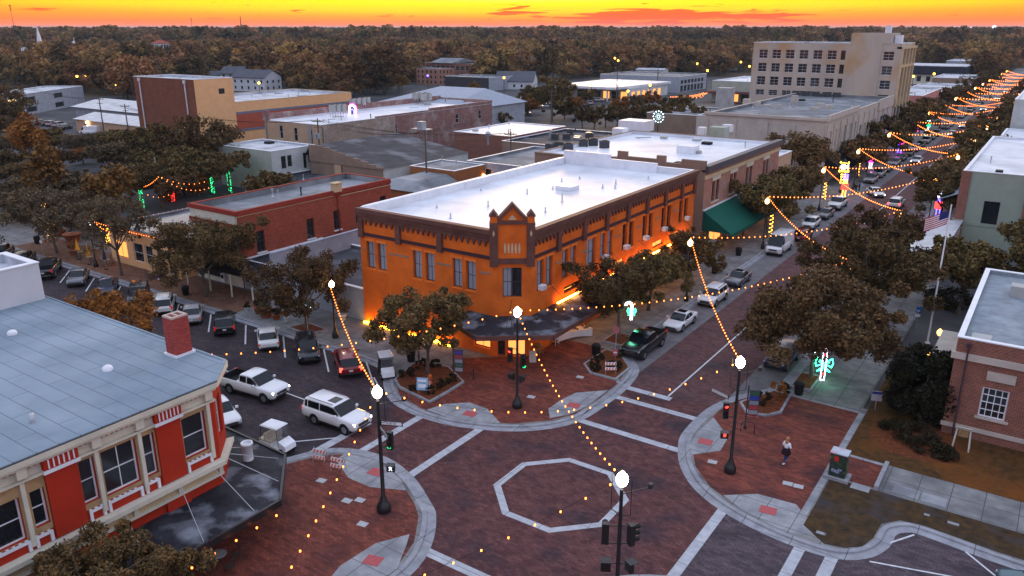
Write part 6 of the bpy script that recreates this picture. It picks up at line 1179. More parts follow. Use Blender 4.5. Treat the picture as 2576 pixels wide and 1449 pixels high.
light_string((-94.8, 52.0, 4.85), (-94.8, 66.0, 4.85), 0.1, 'string of bulbs along the yard side of the cafe roof', GC, 0.7, sc=0.9)
yc = g(401, 472, 3.0)
light_string((*g(352, 470, 3.5), 3.5), (*g(400, 442, 6.5), 6.5), 0.4, 'string of bulbs rising from the green wrapped trunk to the yard pole', GC, 0.8); light_string((*g(400, 442, 6.5), 6.5), (*g(530, 470, 4), 4), 1.2, 'upper string of bulbs from the yard pole to the right', GC, 0.7); light_string((*g(400, 442, 6.5), 6.5), (*g(520, 455, 5), 5), 0.8, 'lower string of bulbs from the yard pole to the right', GC, 0.7)
light_string((*g(430, 486, 3.0), 3.0), (*g(365, 486, 3), 3.0), 0.6, 'short sagging string of bulbs in the cafe yard', GC, 0.7); light_string((*g(240, 560, 5), 5), (*g(300, 580, 4.7), 4.7), 0.5, 'string of bulbs from the short lamp to the cafe corner', GC, 0.6)
x, y = g(403, 500); tag(MB().tube([(x, y, 0), (x, y, 7)], 0.14, 6).build('yard_pole', M('grey_timber', (0.3, 0.27, 0.24))), 'plain timber pole carrying the strings of bulbs in the cafe yard', 'pole')
light_string((*g(1685, 243, 4), 4), (*g(1780, 233, 4), 4), 0.3, 'field of warm bulbs over the market yard before the grey green store', 'market yard bulbs', 1.0, 0.03, 2.2)
for k in range(5):
    a = Vector((*g(1688+k*6, 248-k*1.5, 4), 4)); b_ = Vector((*g(1782-k*3, 229+k*3.5, 4), 4)); light_string(tuple(a), tuple(b_), 0.4, 'one of the warm bulb rows over the market yard', 'market yard bulbs', 1.6, 0.03, 2.2)
def spiral(name, label, x, y, z0, z1, r, mm, turns=7, n=60, group=None, cat='light decoration', sr=0.06, wire=True):
    e = empty(name, (x, y, 0.13), label, cat, group)
    if wire: MB().tube([(x, y, 0.13), (x, y, z1)], 0.06, 6).build('pole', m_black, e)
    q = MB()
    for k in range(n):
        t = k/n; a = 2*math.pi*turns*t; q.sphere((x+r*math.cos(a), y+r*math.sin(a), z0+(z1-z0)*t), sr, 5, 3)
    q.build('rope_light', mm, e); return e
GD = 'poles wrapped in spirals of yellow light'
for i, (u, v, hh) in enumerate(((1937, 596, 3.2), (2072, 506, 3.2), (2157, 445, 3.2), (2398, 460, 3.6), (1981, 433, 2.6))):
    x, y = g(u, v); spiral('wrapped_pole', ['yellow lit spiral pole beside the cargo van', 'yellow lit spiral pole before the white pickup', 'yellow lit spiral pole right of the clock', 'yellow lit spiral pole at the sage green roof edge', 'yellow lit spiral at the end of the tan annex'][i], x, y, 0.4, hh, 0.20, m_lor, turns=5, n=38, group=GD, sr=0.05)
# ------------------------------------------------------------------ clock post with garlands, figures, candy canes
x, y = -30.4, 146.5
ck = empty('clock_post', (x, y, 0.13), 'four sided street clock wrapped in glowing yellow garlands', 'clock')
MB().lathe((x, y, 0.13), [(0.4, 0), (0.4, 0.4), (0.2, 0.6), (0.14, 3.6), (0.3, 3.8)], 12).build('post', m_black, ck)
MB().obox((x, y, 4.7), (1.2, 1.2, 1.2)).build('clock_case', m_black, ck); q = MB()
for a in (0, 90, 180, 270): q.tube([(x+math.cos(R(a))*0.6, y+math.sin(R(a))*0.6, 4.7), (x+math.cos(R(a))*0.64, y+math.sin(R(a))*0.64, 4.7)], 0.5, 16)
q.build('clock_face', glow('clock_face', (1, .95, .8), 3, True), ck); q = MB(); q.tube([(x, y, 5.3), (x, y, 6.2)], [0.7, 0.02], 4, smooth=False); q.build('clock_roof', m_black, ck)
q = MB()
for z, r, n in ((4.0, .75, 20), (3.85, .8, 20), (5.4, .72, 18), (2.9, .32, 12), (2.4, .34, 12), (1.9, .36, 12), (3.3, .35, 12)):
    for k in range(n): a = 2*math.pi*k/n; q.sphere((x+r*math.cos(a), y+r*math.sin(a), z+0.06*math.sin(3*a)), 0.075, 5, 3)
q.build('garland', m_lyel, ck)
def figure(label, x, y, s, cols, z0=0.13):
    e = empty('light_figure', (x, y, z0), label, 'light figure', 'toy soldier shaped light figures')
    hat, body, trim = cols
    def ringl(mb, z, r, n): 
        for k in range(n): a = 2*math.pi*k/n; mb.sphere((x+r*s*math.cos(a), y+r*s*math.sin(a), z0+z*s), 0.06*s, 5, 3)
    q = MB()
    for z in (2.2, 2.35, 2.5, 2.65): ringl(q, z, 0.24, 10)
    q.build('hat', hat, e); q = MB()
    for z in (1.0, 1.15, 1.3, 1.45, 1.6): ringl(q, z, 0.34-0.03*abs(z-1.3), 12)
    q.build('coat', body, e); q = MB()
    for z in (1.75, 1.9, 2.05): ringl(q, z, 0.2, 9)
    for sx in (-.15, .15):
        for z in (.1, .25, .4, .55, .7, .85): q.sphere((x+sx*s, y, z0+z*s), 0.07*s, 5, 3)
    q.build('face_and_legs', trim, e); return e
figure('red and blue glowing toy soldier figure in front of the clock post', *g(2121, 500), 1.5, (m_lblue, m_lred, m_lor)); figure('red and blue glowing figure under the right trees opposite', -13.6, 134, 1.5, (m_lwhite, m_lred, m_lblue)); figure('violet glowing figure on the left kerb by the black awning', -30.6, 203, 2.2, (m_lblue, m_lmag, m_lblue)); figure('violet glowing figure at the foot of the black awning', -31.5, 176, 1.3, (m_lblue, m_lmag, m_lwhite))
figure('green glowing figure among the far trees by the pink building', -31, 246, 2.0, (m_lgreen, m_lgreen, m_lwhite)); figure('magenta glowing figure before the pink building', -34, 250, 1.8, (m_lmag, m_lblue, m_lmag)); figure('red and green glowing figure by the far right kerb', -13.5, 236, 2.2, (m_lgreen, m_lgreen, m_lred))
def rope(mb, pts_, r=0.045, step=0.09):
    for i in range(len(pts_)-1):
        a, b = Vector(pts_[i]), Vector(pts_[i+1]); n = max(1, int((b-a).length/step))
        for k in range(n): p = a.lerp(b, k/n); mb.sphere(tuple(p), r, 5, 3)
def candy(label, x, y, s, yaw, z0=0.13):
    e = empty('candy_cane_light', (x, y, 0.13), label, 'light decoration', 'candy cane rope lights'); c, sn = math.cos(yaw), math.sin(yaw)
    P_ = lambda a, z: (x+c*a*s, y+sn*a*s, z0+z*s)
    MB().tube([P_(0.0, 0), P_(0.0, 2.3)], 0.03, 5).build('frame', m_black, e)
    q = MB()
    for o in (-0.13, 0.13):
        rope(q, [P_(o, 0.1), P_(o, 2.2)]+[P_(-0.42+(0.42+o)*math.cos(t), 2.2+(0.42+o)*math.sin(t)) for t in [math.pi*k/8 for k in range(9)]]+[P_(-0.84-o, 2.0)])
    rope(q, [P_(-.13, .1), P_(.13, .1)]); q.build('cane_outline', m_lwhite, e)
    q = MB()
    for z in (.4, 1.9): rope(q, [P_(-.1, z), P_(.1, z+.3)])
    for t in (0.5, 2.4): rope(q, [P_(-0.42+.32*math.cos(t), 2.2+.32*math.sin(t)), P_(-0.42+.52*math.cos(t+.2), 2.2+.52*math.sin(t+.2))])
    q.build('red_stripe', m_lred, e)
    q = MB()
    for sg in (-1, 1):
        rope(q, [P_(0, 1.35), P_(sg*.5, 1.75), P_(sg*.6, 1.4), P_(sg*.5, 1.1), P_(0, 1.35)]); rope(q, [P_(0, 1.35), P_(sg*.15, 1.0), P_(sg*.42, .75), P_(sg*.1, .85), P_(0, 1.35)]); rope(q, [P_(0, 1.35), P_(sg*.4, 1.5)])
    q.build('green_bow', m_lteal, e)
    return e
candy('tall candy cane of white rope light with green bow by the right trash bin', *g(2067, 962), 1.15, R(20)); candy('candy cane of rope light hung on the oak behind the black pickup', *g(1585, 862), 0.65, R(30), 2.2)
x, y = g(1655, 318, 8.0); e = empty('snowflake_light', (x, y, 0), 'round white snowflake light above the white roof', 'light decoration'); q = MB()
for k in range(12):
    a = 2*math.pi*k/12; rope(q, [(x+.3*math.cos(a), y, 10.0+.3*math.sin(a)), (x+.9*math.cos(a), y, 10.0+.9*math.sin(a))], 0.06, 0.22); q.sphere((x+1.15*math.cos(a), y, 10+1.15*math.sin(a)), 0.13, 6, 4)
q.build('flake', M('ice_white_light', (1, 1, 1), emit=(0.6, 0.95, 1.0), es=4), e); MB().tube([(x, y, 0), (x, y, 9.0)], 0.1, 6).build('post', m_black, e)
# ------------------------------------------------------------------ trees
def leaf_mesh(name, cen, rad, per, size, m, rng, squash=0.75, droop=0.0, trunk=None):
    """many leaf sized quads scattered through clump volumes; cen (n,3), rad (n,)"""
    n = len(cen)*per; c = np.repeat(np.array(cen), per, 0); r = np.repeat(np.array(rad), per)
    d = rng.normal(size=(n, 3)); d /= np.linalg.norm(d, axis=1)[:, None]; rr = r*rng.random(n)**0.42
    p = c+d*rr[:, None]*np.array([1, 1, squash]); p[:, 2] -= droop*rng.random(n)
    a = rng.normal(size=(n, 3)); a[:, 2] *= 0.7; a /= np.linalg.norm(a, axis=1)[:, None]
    b = rng.normal(size=(n, 3)); b -= (b*a).sum(1)[:, None]*a; b /= np.linalg.norm(b, axis=1)[:, None]
    s = size*(0.6+0.8*rng.random(n)); a *= s[:, None]; b *= (s*0.55)[:, None]
    V = np.stack([p-a, p-b*1.0, p+a, p+b*1.0], 1).reshape(-1, 3)
    me = bpy.data.meshes.new(name); tv = []; tf = []
    if trunk: tv = trunk.v; tf = trunk.f
    nv = len(V); allv = np.vstack([V, np.array(tv).reshape(-1, 3)]) if trunk else V
    me.vertices.add(len(allv)); me.vertices.foreach_set('co', allv.astype(np.float32).ravel())
    lens = [4]*n+[len(f) for f in tf]; idx = list(range(nv))+[i+nv for f in tf for i in f]
    me.loops.add(len(idx)); me.loops.foreach_set('vertex_index', idx)
    me.polygons.add(len(lens)); me.polygons.foreach_set('loop_start', np.concatenate([[0], np.cumsum(lens)[:-1]]).astype(np.int32)); me.polygons.foreach_set('loop_total', np.array(lens, np.int32))
    me.materials.append(m)
    if trunk: me.materials.append(m_bark); me.polygons.foreach_set('material_index', np.array([0]*n+[1]*len(tf), np.int32))
    me.update(calc_edges=True); me.validate(); return me
def skeleton(rng, Ht, W_, h0, nl=6, tr=0.16):
    """tapered trunk, limbs and twigs; returns mesh and clump centres"""
    t = MB(); cen = []; rad = []
    lean = rng.normal(size=2)*0.15; top = Vector((lean[0], lean[1], h0)); t.tube([(0, 0, -0.1), (0, 0, 0.3), tuple(top*0.6), tuple(top)], [tr*1.6, tr*1.15, tr, tr*0.9], 8)
    for i in range(nl):
        az_ = 2*math.pi*(i+0.6*rng.random())/nl; out = W_/2*(0.50+0.30*rng.random()); zt = Ht*(0.62+0.28*rng.random()) if i % 3 else Ht*0.93
        if i % 3 == 0: out *= 0.4
        a = top; e_ = Vector((math.cos(az_)*out, math.sin(az_)*out, zt)); mid = a.lerp(e_, 0.5)+Vector((0, 0, -0.25)); t.tube([tuple(a), tuple(mid), tuple(e_)], [tr*0.6, tr*0.35, tr*0.12], 6)
        for k in range(5):
            b0 = a.lerp(e_, 0.35+0.13*k); az2 = az_+rng.normal()*0.9; ln = W_*0.20*(0.6+0.6*rng.random()); e2 = b0+Vector((math.cos(az2)*ln, math.sin(az2)*ln, (rng.random()-0.25)*ln*1.0)); t.tube([tuple(b0), tuple(e2)], [tr*0.2, tr*0.05], 4, caps=False)
            for f in (0.55, 1.0):
                q = b0.lerp(e2, f)+Vector(rng.normal(size=3)*0.2); cen.append(tuple(q)); rad.append(W_*0.068*(0.5+0.9*rng.random()))
        cen.append(tuple(e_)); rad.append(W_*0.095)
    for k in range(10):
        a_ = rng.random()*6.28; rr = W_*0.5*(0.6+0.45*rng.random()); cen.append((math.cos(a_)*rr, math.sin(a_)*rr, h0+(Ht-h0)*(0.05+0.75*rng.random()))); rad.append(W_*0.075)
    for i, c in enumerate(cen): cen[i] = (c[0], c[1], min(c[2], Ht-0.3))
    return t, cen, rad
def tree(name, label, x, y, Ht, W_, h0, m, seed, per=110, ls=0.17, nl=6, group=None, tr=0.16, droop=0.25, kindcat='tree', lights=None):
    rng = np.random.default_rng(seed); e = empty(name, (x, y, 0.1), label, kindcat, group); ORG[e.name] = (0, 0, 0)
    t, cen, rad = skeleton(rng, Ht, W_, h0, nl, tr); t.build('trunk', m_bark, e)
    cr = bpy.data.objects.new('crown', leaf_mesh('crown', cen, rad, per, ls, m, rng, 0.8, droop)); COL.objects.link(cr); cr.parent = e
    if lights:
        q = MB()
        for k in range(lights[2]): a = rng.random()*6.28; z = lights[3]+rng.random()*(lights[1]-lights[3]); q.sphere((math.cos(a)*tr*1.6, math.sin(a)*tr*1.6, z), 0.045, 5, 3)
        if lights[4]:
            for k in range(int(lights[2]*0.7)):
                c = cen[int(rng.random()*len(cen)*0.6)]; f = rng.random()*0.7; q.sphere((c[0]*f, c[1]*f, h0+(c[2]-h0)*f), 0.05, 5, 3)
        q.build('fairy_lights', lights[0], e)
    return e
GO = 'street oaks planted in the pavement'
tree('oak_tree', 'round oak in the mulch planter left of the turret lamp', -40.1, 46.0, 7.4, 9.6, 2.2, m_leaf, 11, 255, 0.13, 7, GO)
tree('oak_tree', 'oak beside the short lamp and potted plants, before the orange side wall', -56.4, 47.5, 7.4, 10.4, 2.3, m_leaf, 12, 255, 0.13, 7, GO)
tree('oak_tree', 'wide oak in front of the cream shop front and dark awning', -72.7, 48.2, 8.4, 11.8, 2.6, m_leaf, 13, 289, 0.14, 8, GO)
tree('bare_tree', 'thin grey leafed tree behind the blue parasol', -87.8, 47.4, 9.6, 8.5, 3.0, m_leafg, 14, 60, 0.15, 7, GO)
tree('oak_tree', 'oak with warm lights at the far left of the cross street pavement', -104.0, 48.2, 8.0, 13, 2.6, m_leafg, 15, 110, 0.18, 8, GO)
tree('oak_tree', 'oak on the left kerb above the black pickup', -30.6, 62.0, 7.6, 9.0, 2.6, m_leaf, 16, 255, 0.13, 7, GO)
tree('oak_tree', 'oak hiding the orange wall above the white coupe', -31.8, 71.0, 6.3, 8.4, 2.4, m_leaf, 17, 255, 0.13, 7, GO)
tree('oak_tree', 'small oak just behind the nearest left kerb street lamp', -31.4, 81, 6.4, 7.5, 2.2, m_leaf, 18, 221, 0.13, 6, GO)
tree('oak_tree', 'big oak spreading over the right kerb above the candy cane', -13.6, 63.2, 9.0, 14.2, 2.6, m_leaf, 19, 357, 0.15, 9, GO)
tree('oak_tree', 'oak on the right kerb behind the biggest one', -12.2, 77.5, 9.4, 12.4, 2.8, m_leaf, 20, 306, 0.15, 8, GO)
tree('oak_tree', 'oak on the right kerb beside the tan lean-to shop', -13.4, 90.5, 9.3, 11, 2.8, m_leaf, 21, 272, 0.15, 7, GO)
tree('oak_tree', 'oak in front of the green awning', -31.2, 107.5, 8.6, 11, 2.8, m_leaf, 22, 150, 0.2, 7, GO)
tree('oak_tree', 'oak at the far end of the green awning', -32.0, 121, 8.0, 10, 2.8, m_leaf, 23, 140, 0.2, 7, GO)
tree('oak_tree', 'oak between the tan annex and the beige shop row', -37.5, 142, 10.5, 14, 2.8, m_leaf, 24, 170, 0.22, 8, GO)
tree('oak_tree', 'oak on the right kerb opposite the clock post', -12.6, 128, 8.4, 11, 2.8, m_leaf, 25, 140, 0.2, 7, GO)
tree('oak_tree', 'oak on the right kerb by the sage green roof', -12.8, 143, 8.0, 11, 2.8, m_leaf, 26, 140, 0.2, 7, GO)
tree('oak_tree', 'dark oak behind the striped flag', -5.6, 88, 7.8, 9, 2.4, m_leaf, 27, 140, 0.2, 7, GO)
tree('oak_tree', 'bushy oak between the red brick and sage green buildings', 1.5, 96.5, 9.0, 12, 2.4, m_leaf, 28, 170, 0.2, 8, GO)
tree('oak_tree', 'oak at the right edge above the red brick roof', 9.5, 90, 9.4, 12, 2.4, m_leaf, 29, 170, 0.2, 8, GO)
tree('oak_tree', 'foreground oak under the red and cream facade at the bottom left', -31.3, 13.4, 5.8, 8.6, 2.2, m_leaf, 30, 520, 0.085, 9, GO, lights=None)
tree('autumn_tree', 'airy orange leafed tree behind the blue grey roof', -58.5, 29.6, 8.4, 9.0, 2.4, m_leafo, 31, 80, 0.16, 7)
for i, (x, y, h, w_) in enumerate(((-31.2, 163, 7.6, 10), (-31.4, 172, 7.2, 9), (-31.2, 188, 8.6, 11), (-31.6, 203, 8.4, 11), (-31.4, 222, 9, 11), (-32, 240, 9, 11), (-12.6, 158, 8, 10), (-12.4, 170, 9.5, 12), (-12.6, 186, 8.4, 11), (-12.8, 198, 9, 12), (-12.6, 215, 9, 12), (-12.6, 236, 9, 11), (-32, 258, 9, 12), (-32, 300, 9, 12), (-32, 320, 9, 12), (-12.4, 262, 9, 12), (-12.4, 290, 9, 12), (-32, 360, 10, 13), (-32, 420, 10, 13), (-12, 330, 10, 13), (-12, 380, 10, 13), (-12, 430, 10, 13))):
    tree('oak_tree', 'oak on the '+('left' if x < -20 else 'right')+' kerb '+('by the black awning' if y < 192 and x < -20 else 'near the dark red pier' if y < 192 else 'far down the light strung street'), x, y, h, w_, 2.8, m_leaf, 40+i, 60, 0.32, 6, GO)
# dark evergreen on the lawn
def dense(name, label, x, y, Ht, W_, m, seed, n=90, per=90, ls=0.16, prof=None, group=None, cat='tree', trunk=True, z0=0.1):
    rng = np.random.default_rng(seed); e = empty(name, (x, y, z0), label, cat, group); ORG[e.name] = (0, 0, 0); cen = []; rad = []
    for k in range(n):
        z = Ht*(0.08+0.88*rng.random()); f = prof(z/Ht) if prof else math.sqrt(max(0.02, 1-((z/Ht-0.45)/0.6)**2)); a = rng.random()*6.28; r_ = W_/2*f*(0.75+0.25*rng.random()); cen.append((math.cos(a)*r_*0.85, math.sin(a)*r_*0.85, z)); rad.append(W_*0.13*(0.7+0.6*rng.random()))
    if trunk: MB().tube([(0, 0, -0.05), (0, 0, Ht*0.8)], [0.14*W_/4, 0.05], 7).build('trunk', m_bark, e)
    cr = bpy.data.objects.new('crown', leaf_mesh('crown', cen, rad, per, ls, m, rng)); COL.objects.link(cr); cr.parent = e; return e
dense('magnolia_tree', 'very dark dense evergreen in front of the red brick wall', -5.0, 61.0, 5.2, 5.4, m_leafd, 60, 110, 220, 0.14)
for i, (u, v, w_, h) in enumerate(((2300, 1120, 3.4, 0.9), (2335, 1150, 2.6, 0.8), (2250, 1105, 2.4, 0.8), (2370, 1165, 2.0, 0.7))):
    x, y = g(u, v-14); dense('shrub', ['largest', 'second', 'left', 'right'][i]+' of the dark shrubs in the mulch bed by the brick wall', x, y, h, w_, m_shrub, 70+i, 26, 60, 0.09, group='shrubs in the bed by the brick wall', cat='shrub', trunk=False)
bedm = [(g(2180, 1090)), (g(2230, 1140)), (g(2320, 1165)), (g(2400, 1172)), (g(2420, 1150)), (g(2380, 1080)), (g(2260, 1060))]
struct(MB().poly([(x, y, H+0.03) for x, y in bedm]), 'mulch_bed', m_mulch)
x, y = g(2390, 760, 0.3); dense('shrub', 'low dark shrub island by the flagpole path', x, y, 1.2, 5.5, m_shrub, 77, 40, 60, 0.14, cat='shrub', trunk=False)
x, y = g(2345, 740, 0.3); 
# planters: mulch islands with kerb
def planter(label, pts_):
    e = empty('planter', (pts_[0][0], pts_[0][1], 0.13), label, 'planter'); MB().prism(pts_, 0.0, 0.29, False).build('kerb', m_kerb, e); i_ = inset(pts_ if sum(pts_[i][0]*pts_[(i+1) % len(pts_)][1]-pts_[(i+1) % len(pts_)][0]*pts_[i][1] for i in range(len(pts_))) > 0 else pts_[::-1], 0.17)
    MB().poly([(x, y, 0.30) for x, y in i_]).build('mulch', m_mulch, e); return e
planter('mulch planter with oak and hydrant before the orange building', [(-41.6, 43.6), (-40.3, 42.7), (-36.5, 42.0), (-36.45, 44.3), (-36.6, 46.5), (-39.4, 48.1), (-41.9, 47.8), (-42.5, 46.8)])
planter('octagonal mulch planter before the black pickup truck', [(-30.4, 55.1), (-29.05, 53.8), (-26.6, 53.8), (-26.7, 56.6), (-28.8, 59.0), (-30.4, 59.1)])
planter('mulch planter beside the banner at the right corner', [(-14.4, 54.5), (-15.8, 53.9), (-16.9, 55.5), (-15.4, 59.1), (-13.95, 58.9), (-13.7, 55.6)])
planter('square tree bed with oak by the short lamp', [(-58.2, 46.6), (-55.2, 46.5), (-54.4, 48.4), (-57.4, 48.7)]); planter('grass tree bed under the big oak', [(-14.6, 60.6), (-12.9, 60.7), (-12.9, 63.9), (-14.6, 63.9)]); planter('tree bed behind the black pickup', [(-31.6, 60.6), (-29.5, 60.6), (-29.5, 63.4), (-31.6, 63.4)])
for i, (x, y, w_, h, z) in enumerate(((-41.1, 44.6, 1.4, 0.7, .3), (-41.3, 46.6, 1.3, 0.7, .3), (-40.4, 47.4, 1.0, 0.6, .3), (-37.2, 45.6, 1.0, 0.8, .3), (-37.3, 44.4, 1.0, 0.7, .3), (-37.4, 43.2, 0.9, 0.6, .3), (-39.0, 42.9, 0.8, 0.4, .3), (-29.8, 56.8, 1.0, 0.5, .3), (-29.5, 55.4, 0.9, 0.5, .3), (-28.8, 54.4, 1.0, 0.5, .3), (-28.6, 58.2, 0.9, 0.5, .3), (-27.7, 55.6, 1.5, 0.6, .3), (-14.7, 57.6, 1.5, 1.5, .3), (-15.3, 56.2, 1.3, 0.9, .3), (-14.4, 58.5, 0.9, 1.0, .3))):
    zone = 'the oak and hydrant planter' if i < 7 else 'the octagonal planter' if i < 12 else 'the right corner planter'
    dense('shrub', 'small dark clipped shrub in '+zone, x, y, h, w_, m_shrub if i != 12 else m_leafo, 80+i, 18, 50, 0.07, group='clipped shrubs in the planters', cat='shrub', trunk=False, z0=z)
# palms
def palm(label, x, y, Ht, r_, seed, group='cabbage palms on the left', m=None):
    rng = np.random.default_rng(seed); e = empty('palm_tree', (x, y, 0.0), label, 'palm tree', group); ORG[e.name] = (0, 0, 0); MB().tube([(0, 0, 0), (0.1, 0, Ht*0.5), (0, 0.1, Ht)], [0.24, 0.2, 0.22], 8).build('trunk', m_bark, e)
    cen = [(0, 0, Ht)]+[tuple(Vector((0, 0, Ht))+Vector(v_)) for v_ in rng.normal(size=(14, 3))*r_*0.33]; cr = bpy.data.objects.new('fronds', leaf_mesh('fronds', cen, [r_*0.95]+[r_*0.5]*14, 130, 0.36, m or m_palm, rng, 0.95)); COL.objects.link(cr); cr.parent = e; return e
palm('cabbage palm with round crown right of the other two', -100.9, 55.5, 8.6, 2.7, 1); palm('middle cabbage palm left of the yard', -117.4, 55.0, 9.0, 3.0, 2); palm('orange tinted cabbage palm highest at the left', -156.5, 71, 9.2, 3.6, 3, m=m_leafo)
for i, (u, v, h) in enumerate(((1195, 272, 7), (1068*0+975, 225, 8), (870, 205, 9), (912, 232, 7), (1268*0+1012, 245, 7))): palm('small dark palm with round crown between the far roofs', *g(u, v), h, 2.6, 10+i, 'palms between the far roofs')
for i, (u, v) in enumerate(((430, 500), (475, 480), (500, 495))): palm(['low', 'middle', 'taller'][i]+' yard palm lit orange beside the cafe roof', *g(u, v), 1.2+0.6*i, 1.8, 20+i, 'young palms in the cafe yard', m_leafo)  # orange light on these fronds is put into the leaf colour
# trees wrapped in lights
mb_ = m_leafg
for i, (u, v, mm, h, hv) in enumerate(((360, 530, m_lgreen, 3.2, False), (437, 512, m_lred, 3.4, True), (537, 490, m_lgreen, 3.0, False), (580, 490, m_lgreen, 4.5, True))):
    x, y = g(u, v); tree('wrapped_tree', ['trunk wrapped in green lights at the left end of the cafe roof', 'forked trunk wrapped in red lights behind the cafe roof', 'trunk wrapped in green lights at the corner of the terracotta shop', 'branching tree wrapped in green lights behind the terracotta shop'][i], x, y, 7.5, 8, h, m_leaf, 100+i, 60, 0.22, 6, 'trees wrapped in lights', lights=(mm, h, 90, 0.2, hv))
for i, (u, v) in enumerate(((128, 600), (144, 585), (110, 560), (262, 600), (275, 620), (255, 560))):
    x, y = g(u, v); tree('wrapped_bush', ['tall bush full of amber lights', 'bush with amber lights before the wide pavement', 'leftmost small tree of amber lights', 'small tree of amber lights by the short lamp', 'leaning trunk wrapped in amber lights by the cafe', 'small tree with red and amber lights behind the short lamp'][i], x, y, 4.2, 3.4, 1.4, m_leafg, 110+i, 24, 0.15, 5, 'amber lit small trees on the cafe pavement', 0.16, lights=(m_lor, 2.4, 110, 0.3, True))
# clumps of larger trees in the middle distance
GM = 'large trees between the buildings'
for i, (x, y, h, w_, m, lab) in enumerate(((-131, 90, 12.0, 17, m_leaf, 'large dark tree before the peach block, right of the wires'), (-142, 88, 10, 15, m_leaf, 'large tree left of the peach block'), (-124, 80, 8, 13, m_leaf, 'rounded tree behind the cafe yard'), (-155, 86, 5.5, 11, m_leafg, 'pale tree behind the palms'), (-138, 66, 4.5, 9, m_leafg, 'greyish tree between the palms'), (-118, 72, 5.0, 10, m_leaf, 'tree right of the palms'),
    (-170, 96, 6, 11, m_leaf, 'tree at the foot of the tall brown block'), (-125, 54, 4.5, 9, m_leafg, 'grey twiggy tree left of the round palm'), (-110, 58, 4.5, 8, m_leafg, 'grey twiggy tree behind the short lamp'), (-196, 92, 5, 11, m_leaf, 'tree below the white cargo van'), (-235, 100, 10, 16, m_leaf, 'dark tree at the left edge'), (-260, 112, 12, 18, m_leaf, 'dark tree before the office at the left edge'), (-100, 80, 6, 9, m_leaf, 'tree behind the terracotta shop roof'))):
    tree('large_tree', lab, x, y, h, w_, 3.0, m, 130+i, 90, 0.30, 8, GM, 0.3)
for i, (u, v, h, w_) in enumerate(((30, 400, 5, 10), (85, 388, 4, 8), (150, 384, 4, 9), (205, 392, 4.5, 9), (262, 384, 4, 9), (312, 378, 4.5, 9), (350, 398, 5, 10), (395, 408, 5, 10), (150, 432, 4, 8), (322, 425, 4.5, 8), (12, 446, 5, 9), (210, 415, 3.5, 7), (60, 520, 5, 9), (330, 470, 4, 8), (15, 350, 6, 10), (180, 505, 4, 8), (40, 470, 4, 8), (280, 520, 4.5, 8))):
    x, y = g(u, v); tree('scrubby_tree', ['grey', 'brown', 'olive'][i % 3]+' scrubby tree '+('beyond' if v < 405 else 'between' if v < 475 else 'in front of')+' the palms '+('at the left edge' if u < 100 else 'in the middle of the left lots' if u < 240 else 'toward the cafe yard'), x, y, h, w_, 1.4, (m_leafg, m_leaf, m_leafo if i % 2 else m_leaf)[i % 3], 300+i, 70, 0.2, 7, 'scrubby trees in the left lots')
x, y = g(1388, 305); tree('large_tree', 'big dark oak in the car park right of the long white roof', x, y, 13, 16, 4, m_leaf, 150, 110, 0.42, 8, GM, 0.3)
for i in range(11):
    u = 1465+i*29; x, y = g(u, 322+4*math.sin(i*2)); tree('young_tree', 'young dark tree in the row behind the white roofs', x, y, 6.5, 6.5, 1.5, m_leaf, 160+i, 50, 0.34, 6, 'row of young trees behind the white roofs')
for i, (u, v) in enumerate(((1180, 300), (1205, 312), (1225, 322), (1265, 296), (1290, 308), (1210, 285), (1345, 272), (1310, 284), (1420, 300), (1445, 285), (1170, 285), (1250, 330), (1275, 318), (1230, 300), (1300, 300), (1335, 290), (1190, 265), (1155, 262), (1240, 285), (1375, 250), (1330, 262), (1560, 285), (1600, 280), (1480, 262), (1640, 268), (1680, 290), (1720, 282))):
    x, y = g(u, v); tree('shrubby_tree', 'bushy orange brown tree in the car park behind the white roofs', x, y, 5.5, 8, 1.2, m_leafo if i % 3 == 0 else m_leaf, 180+i, 50, 0.36, 6, 'bushy trees in the car park')
# ------------------------------------------------------------------ woodland to the horizon
rng = np.random.default_rng(5); WOOD = []
for k in range(7):
    t = MB(); t.tube([(0, 0, -0.5), (0, 0, 7)], [0.35, 0.2], 5); cen = []; rad = []; Hh = 11+3*rng.random(); Wd = 11+4*rng.random()
    for i in range(26):
        a = rng.random()*6.28; z = Hh*(0.28+0.68*rng.random()); f = math.sqrt(max(0.05, 1-((z/Hh-0.5)/0.62)**2)); r_ = Wd/2*f*rng.random()**0.5; cen.append((math.cos(a)*r_, math.sin(a)*r_, z)); rad.append(Wd*0.13*(0.7+0.7*rng.random()))
    WOOD.append(leaf_mesh('woodland_tree', cen, rad, 62, 0.62, m_fol, rng, 0.8, 0, t))
def treeline(u):   # lowest picture row at which woodland stands, by column
    return np.interp(u, [0, 60, 200, 340, 420, 600, 690, 730, 870, 930, 1010, 1040, 1180, 1250, 1300, 1420, 1500, 1800, 1880, 1900, 2300, 2320, 2440, 2480, 2576], [215, 225, 232, 262, 215, 205, 205, 245, 262, 240, 235, 205, 200, 225, 215, 200, 195, 192, 180, 150, 130, 170, 180, 235, 260])
BL = []
for o in COL.objects:
    if o.parent is None and o.get('category') in ('building', 'house', 'church'): 
        mnx = mxx = None
        bb = [Vector(c)+Vector(o.location) for k in o.children if k.type == 'MESH' for c in k.bound_box]
        if bb: BL.append((min(b.x for b in bb)-5, max(b.x for b in bb)+5, min(b.y for b in bb)-5, max(b.y for b in bb)+5))
pts_ = []
